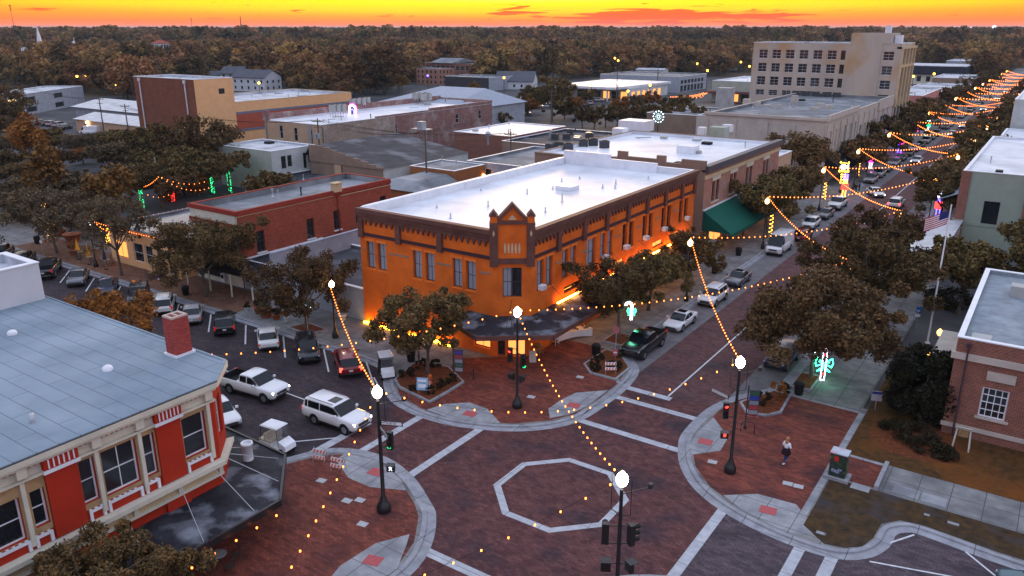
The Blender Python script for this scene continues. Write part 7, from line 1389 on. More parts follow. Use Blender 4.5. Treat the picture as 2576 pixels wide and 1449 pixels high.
def sample(dmin, dmax, sp, n_try):
    out = []; cell = {}
    for k in range(n_try):
        d = math.sqrt(dmin**2+(dmax**2-dmin**2)*rng.random()); a = R(34.45)+R(36)*(2*rng.random()-1); x = -math.sin(a)*d; y = math.cos(a)*d
        key = (int(x//sp), int(y//sp))
        if key in cell: continue
        u, v, _ = proj(x, y, 0)
        if u < -60 or u > 2640 or v > treeline(u): continue
        if abs(x+22) < 17 and y < 2600: continue
        if any(b[0] < x < b[1] and b[2] < y < b[3] for b in BL) or any((x-c[0])**2+(y-c[1])**2 < c[2]**2 for c in CLEAR): continue
        if d < 1200:   # keep the view to the landmarks open
            bad = False
            for (bu0, bu1, bv) in ((40, 110, 142), (160, 235, 148), (395, 435, 152), (590, 705, 226), (1010, 1240, 215), (1300, 1360, 178), (1440, 1860, 200), (2290, 2450, 210)):
                ut, vt, _ = proj(x, y, 12)
                if bu0 < u < bu1 and v > bv-2 and vt < bv and v < bv+60: bad = True; break
            if bad: continue
        cell[key] = 1; out.append((x, y, d))
    return out
near = sample(150, 900, 11.0, 16000); near.sort(key=lambda p: p[2])
indiv = near[:290]; rest = near[290:]
gw_ = 'woodland trees beyond the town'
for x, y, d in indiv:
    o = bpy.data.objects.new('woodland_tree', WOOD[int(rng.random()*7)]); COL.objects.link(o); s = 0.6+0.95*rng.random()**1.6; o.location = (x, y, 0); o.scale = (s*1.05, s*1.05, s); o.rotation_euler = (0, 0, rng.random()*6.28)
    u, v, _ = proj(x, y, 0)
    tag(o, ['small', 'middling', 'large'][min(2, int((s-0.65)*4.5))]+' brown leaved woodland tree '+[q_ for m_, q_ in ((60, 'left of the church steeple'), (140, 'before the church steeple'), (240, 'before the domed building'), (340, 'behind the metal sheds'), (390, 'left of the bell tower'), (470, 'before the bell tower'), (590, 'above the tall brown block'), (720, 'around the big white house'), (830, 'above the striped hall'), (930, 'behind the pale utility pole'), (1020, 'left of the brick school'), (1260, 'around the brick school'), (1400, 'around the white gabled halls'), (1560, 'left of the dealership'), (1740, 'beyond the dealership'), (1900, 'just left of the office block'), (9999, 'right of the office block')) if u < m_][0]+(' in its nearest row' if v > treeline(u)-14 else ''), 'tree', gw_)
far1 = sample(900, 2200, 18, 26000); far2 = sample(2200, 7500, 46, 40000)
def wood(name, P_, smin, smax, label):
    n = len(P_); me = bpy.data.meshes.new(name); me.vertices.add(n); me.vertices.foreach_set('co', np.array([(p[0], p[1], 0) for p in P_], np.float32).ravel())
    a = me.attributes.new('sz', 'FLOAT', 'POINT'); a.data.foreach_set('value', (smin+(smax-smin)*rng.random(n)).astype(np.float32)); b = me.attributes.new('rot', 'FLOAT', 'POINT'); b.data.foreach_set('value', (rng.random(n)*6.28).astype(np.float32)); c = me.attributes.new('kind', 'INT', 'POINT'); c.data.foreach_set('value', rng.integers(0, 5, n).astype(np.int32))
    o = bpy.data.objects.new(name, me); COL.objects.link(o); tag(o, label, 'wood', kind='stuff')
    ng = bpy.data.node_groups.new(name, 'GeometryNodeTree'); ng.interface.new_socket('Geometry', in_out='INPUT', socket_type='NodeSocketGeometry'); ng.interface.new_socket('Geometry', in_out='OUTPUT', socket_type='NodeSocketGeometry')
    gi = ng.nodes.new('NodeGroupInput'); go = ng.nodes.new('NodeGroupOutput'); jn = ng.nodes.new('GeometryNodeJoinGeometry'); ng.links.new(jn.outputs[0], go.inputs[0])
    at = lambda nm, ty: (lambda q: (setattr(q, 'data_type', ty), q.inputs['Name'].__setattr__('default_value', nm), q)[2])(ng.nodes.new('GeometryNodeInputNamedAttribute'))
    s1_ = at('sz', 'FLOAT'); s2_ = at('rot', 'FLOAT'); s3_ = at('kind', 'INT'); cx_ = ng.nodes.new('ShaderNodeCombineXYZ'); ng.links.new(s2_.outputs[0], cx_.inputs[2]); kinds = {}
    for ob_ in COL.objects:
        if ob_.name.startswith('woodland_tree') and ob_.data in WOOD: kinds.setdefault(WOOD.index(ob_.data), ob_)
    for k, src in sorted(kinds.items())[:5]:
        kk = sorted(kinds).index(k); cp_ = ng.nodes.new('FunctionNodeCompare'); cp_.data_type = 'INT'; cp_.operation = 'EQUAL'; ng.links.new(s3_.outputs[0], cp_.inputs[2]); cp_.inputs[3].default_value = kk
        oi = ng.nodes.new('GeometryNodeObjectInfo'); oi.inputs['Object'].default_value = src; oi.inputs['As Instance'].default_value = True; ip = ng.nodes.new('GeometryNodeInstanceOnPoints')
        ng.links.new(gi.outputs[0], ip.inputs['Points']); ng.links.new(cp_.outputs[0], ip.inputs['Selection']); ng.links.new(oi.outputs['Geometry'], ip.inputs['Instance']); ng.links.new(cx_.outputs[0], ip.inputs['Rotation']); ng.links.new(s1_.outputs[0], ip.inputs['Scale']); ng.links.new(ip.outputs[0], jn.inputs[0])
    md = o.modifiers.new('scatter', 'NODES'); md.node_group = ng; return o
wood('wood', rest, 0.65, 1.5, 'brown autumn wood filling the middle distance'); wood('distant_wood', far1, 0.8, 2.3, 'wood fading toward the horizon'); wood('horizon_wood', far2, 1.3, 2.4, 'bluish wood along the horizon')
print('trees', len(indiv), len(rest), len(far1), len(far2))
# tall floodlight mast and radio masts on the skyline
def mast(label, u, v, top, name='radio_mast', r=0.5, head=False, dist=None):
    x, y = g(u, v); X, Y = x, y; lo, hi = 0, 300
    for _ in range(40):
        m_ = (lo+hi)/2; lo, hi = (m_, hi) if proj(X, Y, m_)[1] > top else (lo, m_)
    q = MB(); q.tube([(X, Y, 0), (X, Y, lo)], [r, r*0.6], 5); 
    if head:
        for z in range(4): q.obox((X, Y, lo-.6-z*1.8), (3-z*.5, .6, .8), R(30))
    tag(q.build(name, M('dark_mast', (0.05, 0.03, 0.03))), label, 'mast')
mast('tall floodlight mast leaning over the trees at the far left', 47, 134, 12, 'floodlight_mast', 0.35, True); mast('floodlight mast on the skyline above the bell tower', 488, 110, 45, 'floodlight_mast', 0.5, True); mast('thick lattice radio mast right of the skyline floodlight', 611, 110, 40, 'radio_mast', 1.3); mast('thin radio mast under the sunset clouds', 1871, 82, 56, 'radio_mast', 0.8); mast('faint short mast at the left horizon', 707, 82, 66, 'radio_mast', 0.8); mast('faint mast right of the office block', 2235, 82, 66, 'radio_mast', 0.8)
# distant points of light
q = 0
for i, (u, v, c, s) in enumerate(((2500, 69, m_lwhite, 4.5), (2440, 71, m_lwhite, 3), (2402, 70, m_lwhite, 3), (2155, 77, m_lyel, 2.4), (2375, 114, m_lwhite, 1.3), (2432, 115, m_lwhite, 1), (322, 130, m_lblue, 1.6), (160, 84, m_lwhite, 3), (2053, 103*0+83, m_lyel, 2), (1630, 107, m_lyel, 1), (1822, 78, m_lwhite, 3), (1750, 77, m_lwhite, 3), (2240, 88, m_lyel, 1.4))):
    x, y = g(u, v+6); x2, y2 = x, y; d = math.hypot(x, y); zz = 27.5-6*0+(72-v)*d/2104.0
    if zz < 2: zz = 3
    hq = MB(); hq.sphere((x, y, max(3, zz)), s*d/2600.0, 6, 4); e = empty('distant_lamp', (x, y, 0), 'distant '+('blue' if c is m_lblue else 'white' if c is m_lwhite else 'yellow')+' light '+('low on the right skyline' if u > 1900 else 'in the wood at the left' if u < 400 else 'on the middle skyline'), 'lamp', 'distant lights'); hq.build('lamp_head', c, e); MB().tube([(x, y, 0), (x, y, max(3, zz))], 0.2, 4).build('pole', m_black, e)
for i, (u, v, c, h) in enumerate(((1545, 195, m_lor, 11), (1553, 205, m_lor, 11), (1268, 245, m_lor, 8), (1600, 185, m_lyel, 7), (1642, 187, m_lyel, 7), (1752, 190, m_lyel, 7), (1782, 186, m_lyel, 7), (1776, 228, m_lyel, 9), (1861, 190, m_lyel, 8), (1882, 205, m_lor, 8), (972, 225, m_lblue, 8), (976, 230, m_lor, 7), (1006, 235, m_lblue, 7), (1077, 230, m_lblue, 7), (891, 236, m_lor, 7), (1151, 195, m_lyel, 9), (1487, 262, m_lor, 7), (1553, 258, m_lwhite, 7.5), (1633, 262, m_lyel, 7), (1578, 272, m_lyel, 6), (2292, 232, m_lyel, 7), (2345, 217, m_lor, 6), (655, 246, m_lyel, 6), (300, 262, m_lor, 7), (222, 232, m_lor, 7), (200, 232, m_lor, 7))):
    x, y = g(u, v); e = empty('car_park_lamp', (x, y, 0), ('orange' if c is m_lor else 'yellow white' if c is m_lyel else 'bluish' if c is m_lblue else 'white')+' car park lamp glowing '+('by the metal sheds' if u < 400 else 'between the trees above the long white roof' if u < 1200 else 'around the dealership' if u < 1900 else 'right of the office block'), 'lamp', 'car park lamps behind the town'); MB().tube([(x, y, 0), (x, y, h)], 0.12, 5).build('pole', m_black, e); d = math.hypot(x, y); MB().sphere((x, y, h), 0.25+d/1500.0, 8, 6).build('lamp_head', c, e)
# wooden utility poles with wires
def upole(label, u, v, h, tf=False, sc=1.0):
    x, y = g(u, v); e = empty('utility_pole', (x, y, 0), label, 'utility pole', 'timber utility poles'); MB().tube([(x, y, 0), (x, y, h)], [0.2, 0.12], 7).build('pole', M('pole_timber', (0.13, 0.10, 0.085)), e); q = MB(); q.obox((x, y, h-0.6), (2.4, 0.15, 0.15), 0.5); q.obox((x, y, h-1.7), (1.6, 0.12, 0.12), 0.5)
    for k in (-1, -.4, .4, 1): q.tube([(x+k*1.05, y+k*0.57, h-0.52), (x+k*1.05, y+k*0.57, h-0.25)], 0.06, 5)
    q.build('crossarm', M('pole_timber', (0.13, 0.10, 0.085)), e)
    if tf:
        q = MB(); q.tube([(x+0.4, y-0.3, h-4.0), (x+0.4, y-0.3, h-2.9)], 0.33, 8); q.tube([(x-0.5, y-0.3, h-4.0), (x-0.5, y-0.3, h-2.9)], 0.33, 8); q.build('transformer', m_sheet, e)
    return Vector((x, y, h-0.3))
pA = upole('utility pole with transformers at the corner of the long brick building', 808, 430, 10.5, True); pB = upole('thin utility pole rising behind the orange roof', 1075, 500, 11.5); pC = upole('utility pole before the tall brown block', 446, 385, 10, True); pD = upole('utility pole by the white cargo van', 264, 345, 10.5); pE = upole('leaning utility pole right of the metal sheds', 326, 350, 9.0); pF = upole('utility pole in front of the grey office', 72, 300, 11, True)
pG = upole('tall pole behind the red brick store with white roof', 1386, 345, 12.5); pH = upole('utility pole among trees left of the house row', 788, 222, 12); pI = upole('utility pole with transformers in front of the trees', 933, 235, 12, True); pJ = upole('pale utility pole on the tree line', 841, 170, 14); pK = upole('pale utility pole farther along the tree line', 961, 160, 14); pL = upole('utility pole right of the brick school', 1256, 200, 13); pM = upole('utility pole left of the bulb field', 1652, 235, 14); pN = upole('double pole by the car park lamps', 1550, 265, 13)
pO = upole('utility pole beside the low dark store', 1285, 440, 8.5)
for i, (a, b) in enumerate(((pA, pB), (pA, pC), (pC, pE), (pD, pF), (pC, pD), (pA, pO), (pB, pO), (pH, pI), (pG, pB))):
    q = MB()
    for o_ in (-0.9, 0.0, 0.9): q.tube([tuple(a.lerp(b, t/10)+Vector((o_, o_*0.5, -4*1.4*(t/10)*(1-t/10)))) for t in range(11)], 0.025, 3, caps=False)
    tag(q.build('power_line', m_wire), 'trio of sagging power wires between two of the utility poles, '+['across the weathered brick wall', 'before the peach block', 'over the metal sheds', 'past the white cargo van', 'left of the brown block', 'over the stepped gable', 'over the orange outbuilding', 'among the far trees', 'behind the white roofs'][i], 'power line')
# ------------------------------------------------------------------ street furniture
def bin_(label, x, y, sq=False):
    e = empty('trash_bin', (x, y, 0.13), label, 'trash bin', 'black trash bins'); q = MB(); q.lathe((x, y, 0.13), [(0.27, 0), (0.30, 0.1), (0.36, 0.9), (0.36, 0.95)], 14)
    for k in range(18):
        a = 2*math.pi*k/18; q.tube([(x+0.30*math.cos(a), y+0.30*math.sin(a), 0.18), (x+0.38*math.cos(a), y+0.38*math.sin(a), 0.98), (x+0.42*math.cos(a), y+0.42*math.sin(a), 1.06)], 0.018, 4)
    q.build('bin_body', m_black, e); MB().lathe((x, y, 1.06), [(0.37, 0), (0.30, 0.12), (0.18, 0.16)], 14).build('lid', m_dark, e)
bin_('black trash bin on the pavement behind the golf cart', -43.1, 47.4); bin_('black trash bin by the octagonal planter', -30.6, 57.7); bin_('black trash bin under the big right oak', -13.6, 59.7); bin_('black trash bin between the silver and black parked cars', *g(468, 745)); bin_('black trash bin behind the dark pickup at the far left', *g(95, 615)); bin_('black bin pair left of the cargo van', *g(1857, 645)); bin_('black bin by the thin tree before the van', *g(1797, 690))
for i, (x, y) in enumerate(((-36.4, 47.5), (-42.2, 47.4))):
    e = empty('bollard', (x, y, .13), ['short black bollard on the brick plaza beside the banner', 'short black bollard right of the trash bin behind the golf cart'][i], 'bollard', 'short black bollards'); MB().lathe((x, y, .13), [(.1, 0), (.1, .1), (.06, .15), (.06, .85)], 10).build('post', m_black, e); MB().sphere((x, y, 1.03), .08, 8, 6).build('cap', m_black, e)
# hydrant
x, y = -38.6, 44.6; e = empty('fire_hydrant', (x, y, .3), 'orange fire hydrant in the mulch planter under the oak', 'fire hydrant'); mo_ = flat('hydrant_orange', (.55, .13, .03), .5)
MB().lathe((x, y, .3), [(.18, 0), (.18, .06), (.12, .08), (.12, .55), (.16, .58), (.14, .7), (.05, .8)], 12).build('barrel', mo_, e); q = MB(); q.tube([(x-.22, y, .75), (x+.22, y, .75)], .065, 8); q.tube([(x, y, .75), (x, y-.2, .75)], .085, 8); q.build('nozzle', mo_, e)
# banner posts
def banner(label, x, y, cols, yaw, h=3.2, txt=None):
    e = empty('banner_post', (x, y, .13), label, 'banner', 'banner posts at the crossing'); q = MB(); q.lathe((x, y, .13), [(.12, 0), (.12, .15), (.05, .25), (.05, h)], 8); c, s = math.cos(yaw), math.sin(yaw); q.tube([(x, y, h-.25), (x+c*.85, y+s*.85, h-.25)], .025, 5); q.tube([(x, y, h-2.2), (x+c*.85, y+s*.85, h-2.2)], .02, 5); q.build('post', m_black, e)
    z = h-.3; hh = 1.85/len(cols); fl_ = MB()
    q = MB(); fb_ = q.obox((x+c*.45, y+s*.45, h-1.22), (.7, .02, 1.85), yaw).build('flag_panel', flat('dark_banner', (.05, .05, .07)), e)
    for k, cc in enumerate(cols):
        q = MB(); q.obox((x+c*.45, y+s*.45, z-hh*(k+.5)), (.62, .035, hh*.82), yaw); q.build('colour_block', flat('banner_%d_%d' % (int(cc[0]*99), int(cc[2]*99)), cc), fb_)
banner('banner post with purple, red and grey blocks on the left brick plaza', -37.45, 46.2, [(.08, .06, .25), (.3, .06, .07), (.25, .26, .28), (.06, .12, .09), (.28, .28, .3)], R(25)); banner('banner post with green, blue and red blocks at the right corner', -15.2, 51.8, [(.04, .1, .06), (.03, .05, .28), (.2, .22, .25), (.32, .05, .05), (.25, .26, .28)], R(28), 3.4)
# sign posts
def sign_post(label, x, y, h, body, cat='sign', group='kerbside sign posts'):
    e = empty('sign_post', (x, y, .13), label, cat, group); MB().tube([(x, y, .13), (x, y, h)], .035, 6).build('post', m_sheet, e); body(e, x, y, h); return e
def b1(e, x, y, h):
    q = MB(); q.obox((x-.35, y, h-.3), (.35, .03, .5), R(25)); q.build('white_panel', m_white, e); q = MB(); q.obox((x+.25, y+.1, h), (.62, .1, .8), R(25)); o = q.build('lit_sign_box', m_black, e); q = MB(); q.obox((x+.25, y+.1, h), (.52, .13, .68), R(25)); q.build('sign_face', glow('cyan_sign', (.05, .22, .3), 1.0), o)
    text('NOW\nOPEN', .2, m_lwhite, o, (x+.25+.03, y+.1-.075, h), (R(90), 0, R(25)), .004)
sign_post('sign post with white panel and cyan lit NOW OPEN box under the oak', -55.3, 46.7, 3.0, b1)
def b2(e, x, y, h):
    q = MB(); q.tube([(x, y-.02, h-.1), (x, y-.06, h-.1)], .33, 14); q.build('round_sign', flat('faded_red_sign', (.42, .14, .15)), e); q = MB(); q.obox((x, y-.03, h-2.2), (.42, .03, .6), R(30)); q.build('small_sign', flat('red_white_sign', (.5, .12, .13)), e); q = MB(); q.obox((x, y-.05, h-2.2), (.3, .03, .12), R(30)); q.build('white_bar', m_white, e)
sign_post('sign post with round faded red disc in the octagonal planter', -28.6, 57.5, 3.1, b2)
def b3(e, x, y, h):
    q = MB(); q.obox((x, y-.03, h-.3), (.45, .03, .6), R(30)); q.build('blue_sign', flat('blue_sign', (.03, .16, .42)), e); q = MB(); q.obox((x, y-.05, h-.42), (.26, .03, .1), R(30)); q.build('white_mark', m_white, e); q = MB(); q.obox((x, y-.03, h-.9), (.45, .03, .25), R(30)); q.build('plate', m_white, e)
sign_post('blue parking sign beside the path left of the flagpole', *g(2303, 828), 2.3, b3)
def b4(e, x, y, h):
    q = MB(); q.obox((x, y-.03, h-.4), (.75, .05, .8), R(20)); q.build('board', flat('campaign_board', (.35, .32, .34)), e); q = MB(); q.obox((x, y-.05, h-.15), (.7, .04, .2), R(20)); q.build('blue_band', flat('banner_blue', (.03, .04, .2)), e); q = MB(); q.obox((x-.1, y-.06, h-.55), (.12, .04, .4), R(20)); q.build('red_band', flat('banner_red', (.4, .04, .05)), e)
sign_post('small red white and blue board on a stick by the dark evergreen', *g(2200, 1035), 1.7, b4)
def b5(e, x, y, h):
    q = MB(); q.obox((x, y-.03, h-.2), (.35, .03, .35), R(20)); q.build('white_panel', m_white, e)
sign_post('thin post with small white plate at the far left pavement', *g(112, 655), 2.6, b5)
# barricades
m_bar = flat('barricade_orange', (.65, .13, .04), .5)
def barricade(label, x, y, yaw, z=.13):
    e = empty('barricade', (x, y, z), label, 'barricade', 'striped folding barricades'); e.rotation_euler = (0, 0, yaw); ORG[e.name] = (0, 0, 0)
    q = MB()
    for s in (-.42, .42):
        q.tube([(s, -.28, 0), (s, 0, 1.05)], .02, 4); q.tube([(s, .28, 0), (s, 0, 1.05)], .02, 4)
    q.build('frame', m_sheet, e)
    for z0, yy in ((.82, -.08), (.42, -.19)):
        q = MB(); q.obox((0, yy, z0), (.95, .03, .24), 0, R(-14)); p = q.build('striped_board', m_white, e); q = MB()
        for k in range(4):
            a = -.42+k*.24; q.add([(a, yy-.045+.03*0-.03, z0-.10), (a+.11, yy-.075, z0-.10), (a+.19, yy-.022, z0+.115), (a+.08, yy-.022, z0+.115)], [(0, 1, 2, 3)])
        q.build('stripe', m_bar, p)
barricade('left striped barricade by the near left kerb', -36.9, 31.3, R(15)); barricade('right striped barricade nearest the ramp', -35.1, 31.2, R(15)); barricade('striped barricade in the octagonal planter', -27.6, 54.7, R(35), .3)
x, y = -37.9, 43.1; barricade('striped barricade carrying a blue and white poster by the hydrant', x, y, R(25), .3); e = empty('poster_board', (x, y, .6), 'blue and white event poster leaning on a barricade', 'poster'); q = MB(); q.obox((x+.02, y-.28, 1.1), (.9, .03, 1.0), R(25), R(-12)); q.build('board', flat('poster_blue', (.25, .45, .62), vs=8), e); q = MB(); q.obox((x+.02+.01, y-.30, 1.38), (.7, .03, .18), R(25), R(-12)); q.obox((x+.04, y-.34, .95), (.6, .03, .3), R(25), R(-12)); q.build('white_lettering', m_white, e)
e = empty('small_sign', (-15.2, 52.6, .3), 'small red and white sign stuck in the right corner planter', 'sign'); q = MB(); q.obox((-15.2, 53.2, .75), (.8, .04, .5), R(10)); q.build('board', m_white, e); q = MB(); q.obox((-15.2, 53.17, .62), (.76, .04, .18), R(10)); q.build('red_band', flat('banner_red', (.4, .04, .05)), e)
e = empty('bike_rack', (-14.9, 51.3, .13), 'black hoop rack on a concrete pad beside the right lamp', 'bike rack'); q = MB(); q.tube([(-15.3, 51.2, .13), (-15.3, 51.2, .75), (-15.1, 51.25, .95), (-14.6, 51.4, .95), (-14.4, 51.45, .75), (-14.4, 51.45, .13)], .035, 6); q.build('hoop', m_black, e)
# utility box with painted panel
x, y = -8.1, 48.65; e = empty('utility_box', (x, y, .13), 'tall utility box wrapped in dark floral artwork with red patch', 'utility box'); MB().box(x-.75, x+.75, y-.55, y+.55, .13, .35).build('plinth', m_conc, e); MB().box(x-.5, x+.5, y-.35, y+.45, .35, 1.95).build('cabinet', mat('painted_wrap', (.03, .06, .035), .5, .3, 3.5, (.008, .01, .012), dirt=((.12, .18, .06), 2.2)), e)
MB().box(x-.54, x+.54, y-.4, y+.5, 1.95, 2.02).build('lid', mat('pastel_lid', (.35, .5, .5), .5, .3, 2.0, (.5, .5, .55), dirt=((.55, .2, .3), 1.2)), e); q = MB(); q.obox((x-.12, y-.36, 1.62), (.26, .02, .34)); q.build('red_bloom', flat('bloom_red', (.5, .03, .02)), e)
q = MB(); q.obox((x-.1, y-.36, .75), (.5, .02, .2), 0, 0, R(10)); q.obox((x+.15, y-.36, .9), (.25, .02, .12)); q.build('pale_leaves', flat('pale_leaf_paint', (.25, .28, .38), vs=9, var=.4), e)
# flagpole with flag
x, y = -6.9, 77.3; e = empty('flagpole', (x, y, .13), 'tall white flagpole with striped flag left of the brick building', 'flagpole'); MB().lathe((x, y, .13), [(.25, 0), (.2, .1), (.085, .2), (.05, 12.9)], 10).build('pole', m_white, e)
fl_ = MB(); nx, nz = 13, 8
def fp(i, j): a = i/nx; return (x-a*1.75-0.0, y-.25*a+.14*math.sin(a*7+j*.2), 12.4-j*.155-a*1.15*(0.55+0.1*a))
q1, q2, q3 = MB(), MB(), MB()
for j in range(7*2-1):
    for i in range(nx):
        def f2(i, j): a = i/nx; return (x-.1-a*1.7, y-.25*a+.12*math.sin(a*7+j*.1), 12.5-j*.095-a*.9)
        tgt = q3 if (i < 5 and j < 7) else (q1 if j % 2 == 0 else q2); tgt.quad(f2(i, j), f2(i+1, j), f2(i+1, j+1), f2(i, j+1))
fo = q1.build('flag', flat('flag_red', (.45, .05, .05)), e); q2.build('white_stripe', m_white, fo); q3.build('blue_canton', flat('flag_blue', (.03, .04, .16)), fo)
# tables, chairs, parasols
m_chair = flat('brown_metal_chair', (.06, .04, .03), .5, var=.05)
def cafe_table(label, x, y, group, top=m_wood, r=.42, h=.74, z=.13):
    e = empty('cafe_table', (x, y, z), label, 'table', group); MB().lathe((x, y, z+h), [(r, 0), (r, .03)], 20).build('table_top', top, e); q = MB()
    for k in range(4): a = k*1.57+.4; q.tube([(x+.03*math.cos(a), y+.03*math.sin(a), z+h-.02), (x+.08*math.cos(a), y+.08*math.sin(a), z+.3), (x+.3*math.cos(a), y+.3*math.sin(a), z)], .015, 5)
    q.build('leg', m_black, e)
cproto = None
def cafe_chair(label, x, y, hd, group, z=.13):
    global cproto
    if cproto is None:
        e = empty('cafe_chair', (x, y, z), label, 'chair', group); ORG[e.name] = (0, 0, 0); MB().obox((0, 0, .44), (.44, .44, .03)).build('seat', m_chair, e); q = MB()
        q.tube([(-.21, -.2, .44), (-.26, -.2, .8), (-.28, -.12, .98), (-.28, .12, .98), (-.26, .2, .8), (-.21, .2, .44)], .016, 5)
        for k in (-.12, -.04, .04, .12): q.tube([(-.215, k, .45), (-.28, k*.8, .96)], .008, 4)
        q.tube([(-.26, -.2, .72), (.15, -.25, .66), (.2, -.22, .44)], .014, 5); q.tube([(-.26, .2, .72), (.15, .25, .66), (.2, .22, .44)], .014, 5); q.build('backrest', m_chair, e)
        for a, b in ((-1, -1), (-1, 1), (1, -1), (1, 1)): MB().tube([(a*.18, b*.18, .43), (a*.24, b*.22, 0)], .015, 5).build('leg', m_chair, e)
        cproto = e; e.rotation_euler = (0, 0, R(hd)); return e
    return dup(cproto, (x, y, z), R(hd), label=label, group=group)
x, y = g(550, 1394, .87); cafe_table('round pale cafe table on the near left plaza', x, y, 'plaza tables', m_conc, .42)
for i, (a, r_) in enumerate(((60, .85), (170, .8), (285, .85), (355, .95))): cafe_chair(['round backed metal chair behind the pale plaza table', 'metal chair left of the pale plaza table', 'metal chair before the pale plaza table at the bottom edge', 'metal chair right of the pale plaza table'][i], x+r_*math.cos(R(a)), y+r_*math.sin(R(a)), a+180, 'chairs around the pale plaza table')
for i, (u, v) in enumerate(((270, 672), (205, 652), (228, 665), (430, 712), (385, 705), (412, 700), (460, 700))):
    x, y = g(u, v-2); cafe_table(['wooden table under the blue parasol', 'dark table under the left yellow parasol', 'dark table under the right yellow parasol', 'table with a person in front under the wide oak', 'dark table left of the seated person', 'table where the white shirted person sits', 'wooden table right of the seated people'][i], x, y, 'cafe pavement tables')
    for k in range(3 if i else 4):
        a = 30+i*40+k*(120 if i else 90); cafe_chair('brown metal chair at the '+['blue parasol', 'left yellow parasol', 'right yellow parasol', 'front seated person\'s', 'leftmost oak shaded', 'white shirted person\'s', 'rightmost oak shaded'][i]+' table', x+.75*math.cos(R(a)), y+.75*math.sin(R(a)), a+180, 'chairs on the cafe pavement')
def parasol(label, x, y, mm, h=2.7):
    e = empty('closed_parasol', (x, y, .13), label, 'parasol', 'closed parasols on the cafe pavement'); MB().tube([(x, y, .13), (x, y, h+.1)], .025, 6).build('pole', m_sheet, e); q = MB(); n = 12
    prof = [(.28, h-1.35), (.2, h-.9), (.12, h-.4), (.04, h)]
    vs = []
    for r_, z in prof:
        for j in range(n): a = 2*math.pi*j/n; rr = r_*(1 if j % 2 else .6); vs.append((x+rr*math.cos(a), y+rr*math.sin(a), z))
    q.add(vs, [(i*n+j, i*n+(j+1) % n, (i+1)*n+(j+1) % n, (i+1)*n+j) for i in range(3) for j in range(n)]); q.build('canopy', mm, e); MB().lathe((x, y, .13), [(.25, 0), (.22, .08)], 10).build('base', m_dark, e)
parasol('closed yellow parasol, left of the two', *g(200, 655), flat('yellow_canvas', (.75, .36, .03))); parasol('closed yellow parasol, right of the two', *g(226, 668), flat('yellow_canvas', (.75, .36, .03))); parasol('closed dark blue parasol', *g(268, 680), flat('blue_canvas', (.04, .06, .12)))
for i, (u, v) in enumerate(((1843, 572), (1853, 562), (1865, 555))): x, y = g(u, v, 1.0); cafe_table('round pale table top under the green awning end', x, y, 'round tables by the green awning', m_conc, .8, .9)
# market table and goods beneath the canopy
e = empty('market_table', (-34.0, 58.9, .13), 'table with white draped cloth and goods under the canopy', 'market table'); ca = Vector((-34.9, 58.1)); cb_ = Vector((-33.0, 61.4)); dd = (cb_-ca).normalized(); nn_ = Vector((dd.y, -dd.x))
q = MB(); P4 = [ca, cb_, cb_+nn_*-1.0, ca+nn_*-1.0]
n = 10
for a, b in ((0, 1), (3, 0), (1, 2)):
    for k in range(n):
        p0 = P4[a].lerp(P4[b], k/n); p1 = P4[a].lerp(P4[b], (k+1)/n); z0_ = .15+.3*abs(math.sin(math.pi*k/n*1.0))*0.8; z1_ = .15+.3*abs(math.sin(math.pi*(k+1)/n))*.8; q.quad((p0.x, p0.y, z0_), (p1.x, p1.y, z1_), (p1.x, p1.y, .95), (p0.x, p0.y, .95))
q.quad(*[(p.x, p.y, .95) for p in P4]); q.build('tablecloth', m_white, e)
q = MB()
for k in range(22):
    f = random.random(); p = P4[0].lerp(P4[1], f)-nn_*(.2+.6*random.random()); q.obox((p.x, p.y, 1.0+.1*random.random()), (.12+.2*random.random(), .12+.15*random.random(), .1+.35*random.random()), random.random()*3)
gd = q.build('goods', M('mixed_goods', (.4, .25, .12), .6, .4, 6, (.08, .10, .12))); tag(gd, 'mixed small goods laid out on the white cloth', 'goods', kind='stuff')
for i, (u, v) in enumerate(((1392, 868), (1352, 895))):
    x, y = g(u, v); e = empty(['display_rack', 'display_cart'][i], (x, y, .13), ['small pale display rack beside the white cloth table', 'wooden display cart with lamps by the shop door'][i], 'display stand'); q = MB()
    for a, b in ((-.4, -.3), (.4, -.3), (.4, .3), (-.4, .3)): q.tube([(x+a, y+b, .13), (x+a, y+b, 1.1)], .025, 4)
    q.build('frame', m_white if i == 0 else m_wood, e); q = MB()
    for z in (.4, .8, 1.1): q.box(x-.42, x+.42, y-.32, y+.32, z, z+.03)
    q.build('shelf', m_wood, e)
x, y = g(1347, 905); e = empty('a_frame_board', (x+.2, y-.6, .13), 'folding pavement board before the display cart', 'sandwich board'); q = MB(); q.obox((x+.2, y-.75, .6), (.6, .03, 1.0), R(40), R(-15)); q.obox((x+.0, y-.45, .6), (.6, .03, 1.0), R(40), R(15)); q.build('board', m_beige2, e)
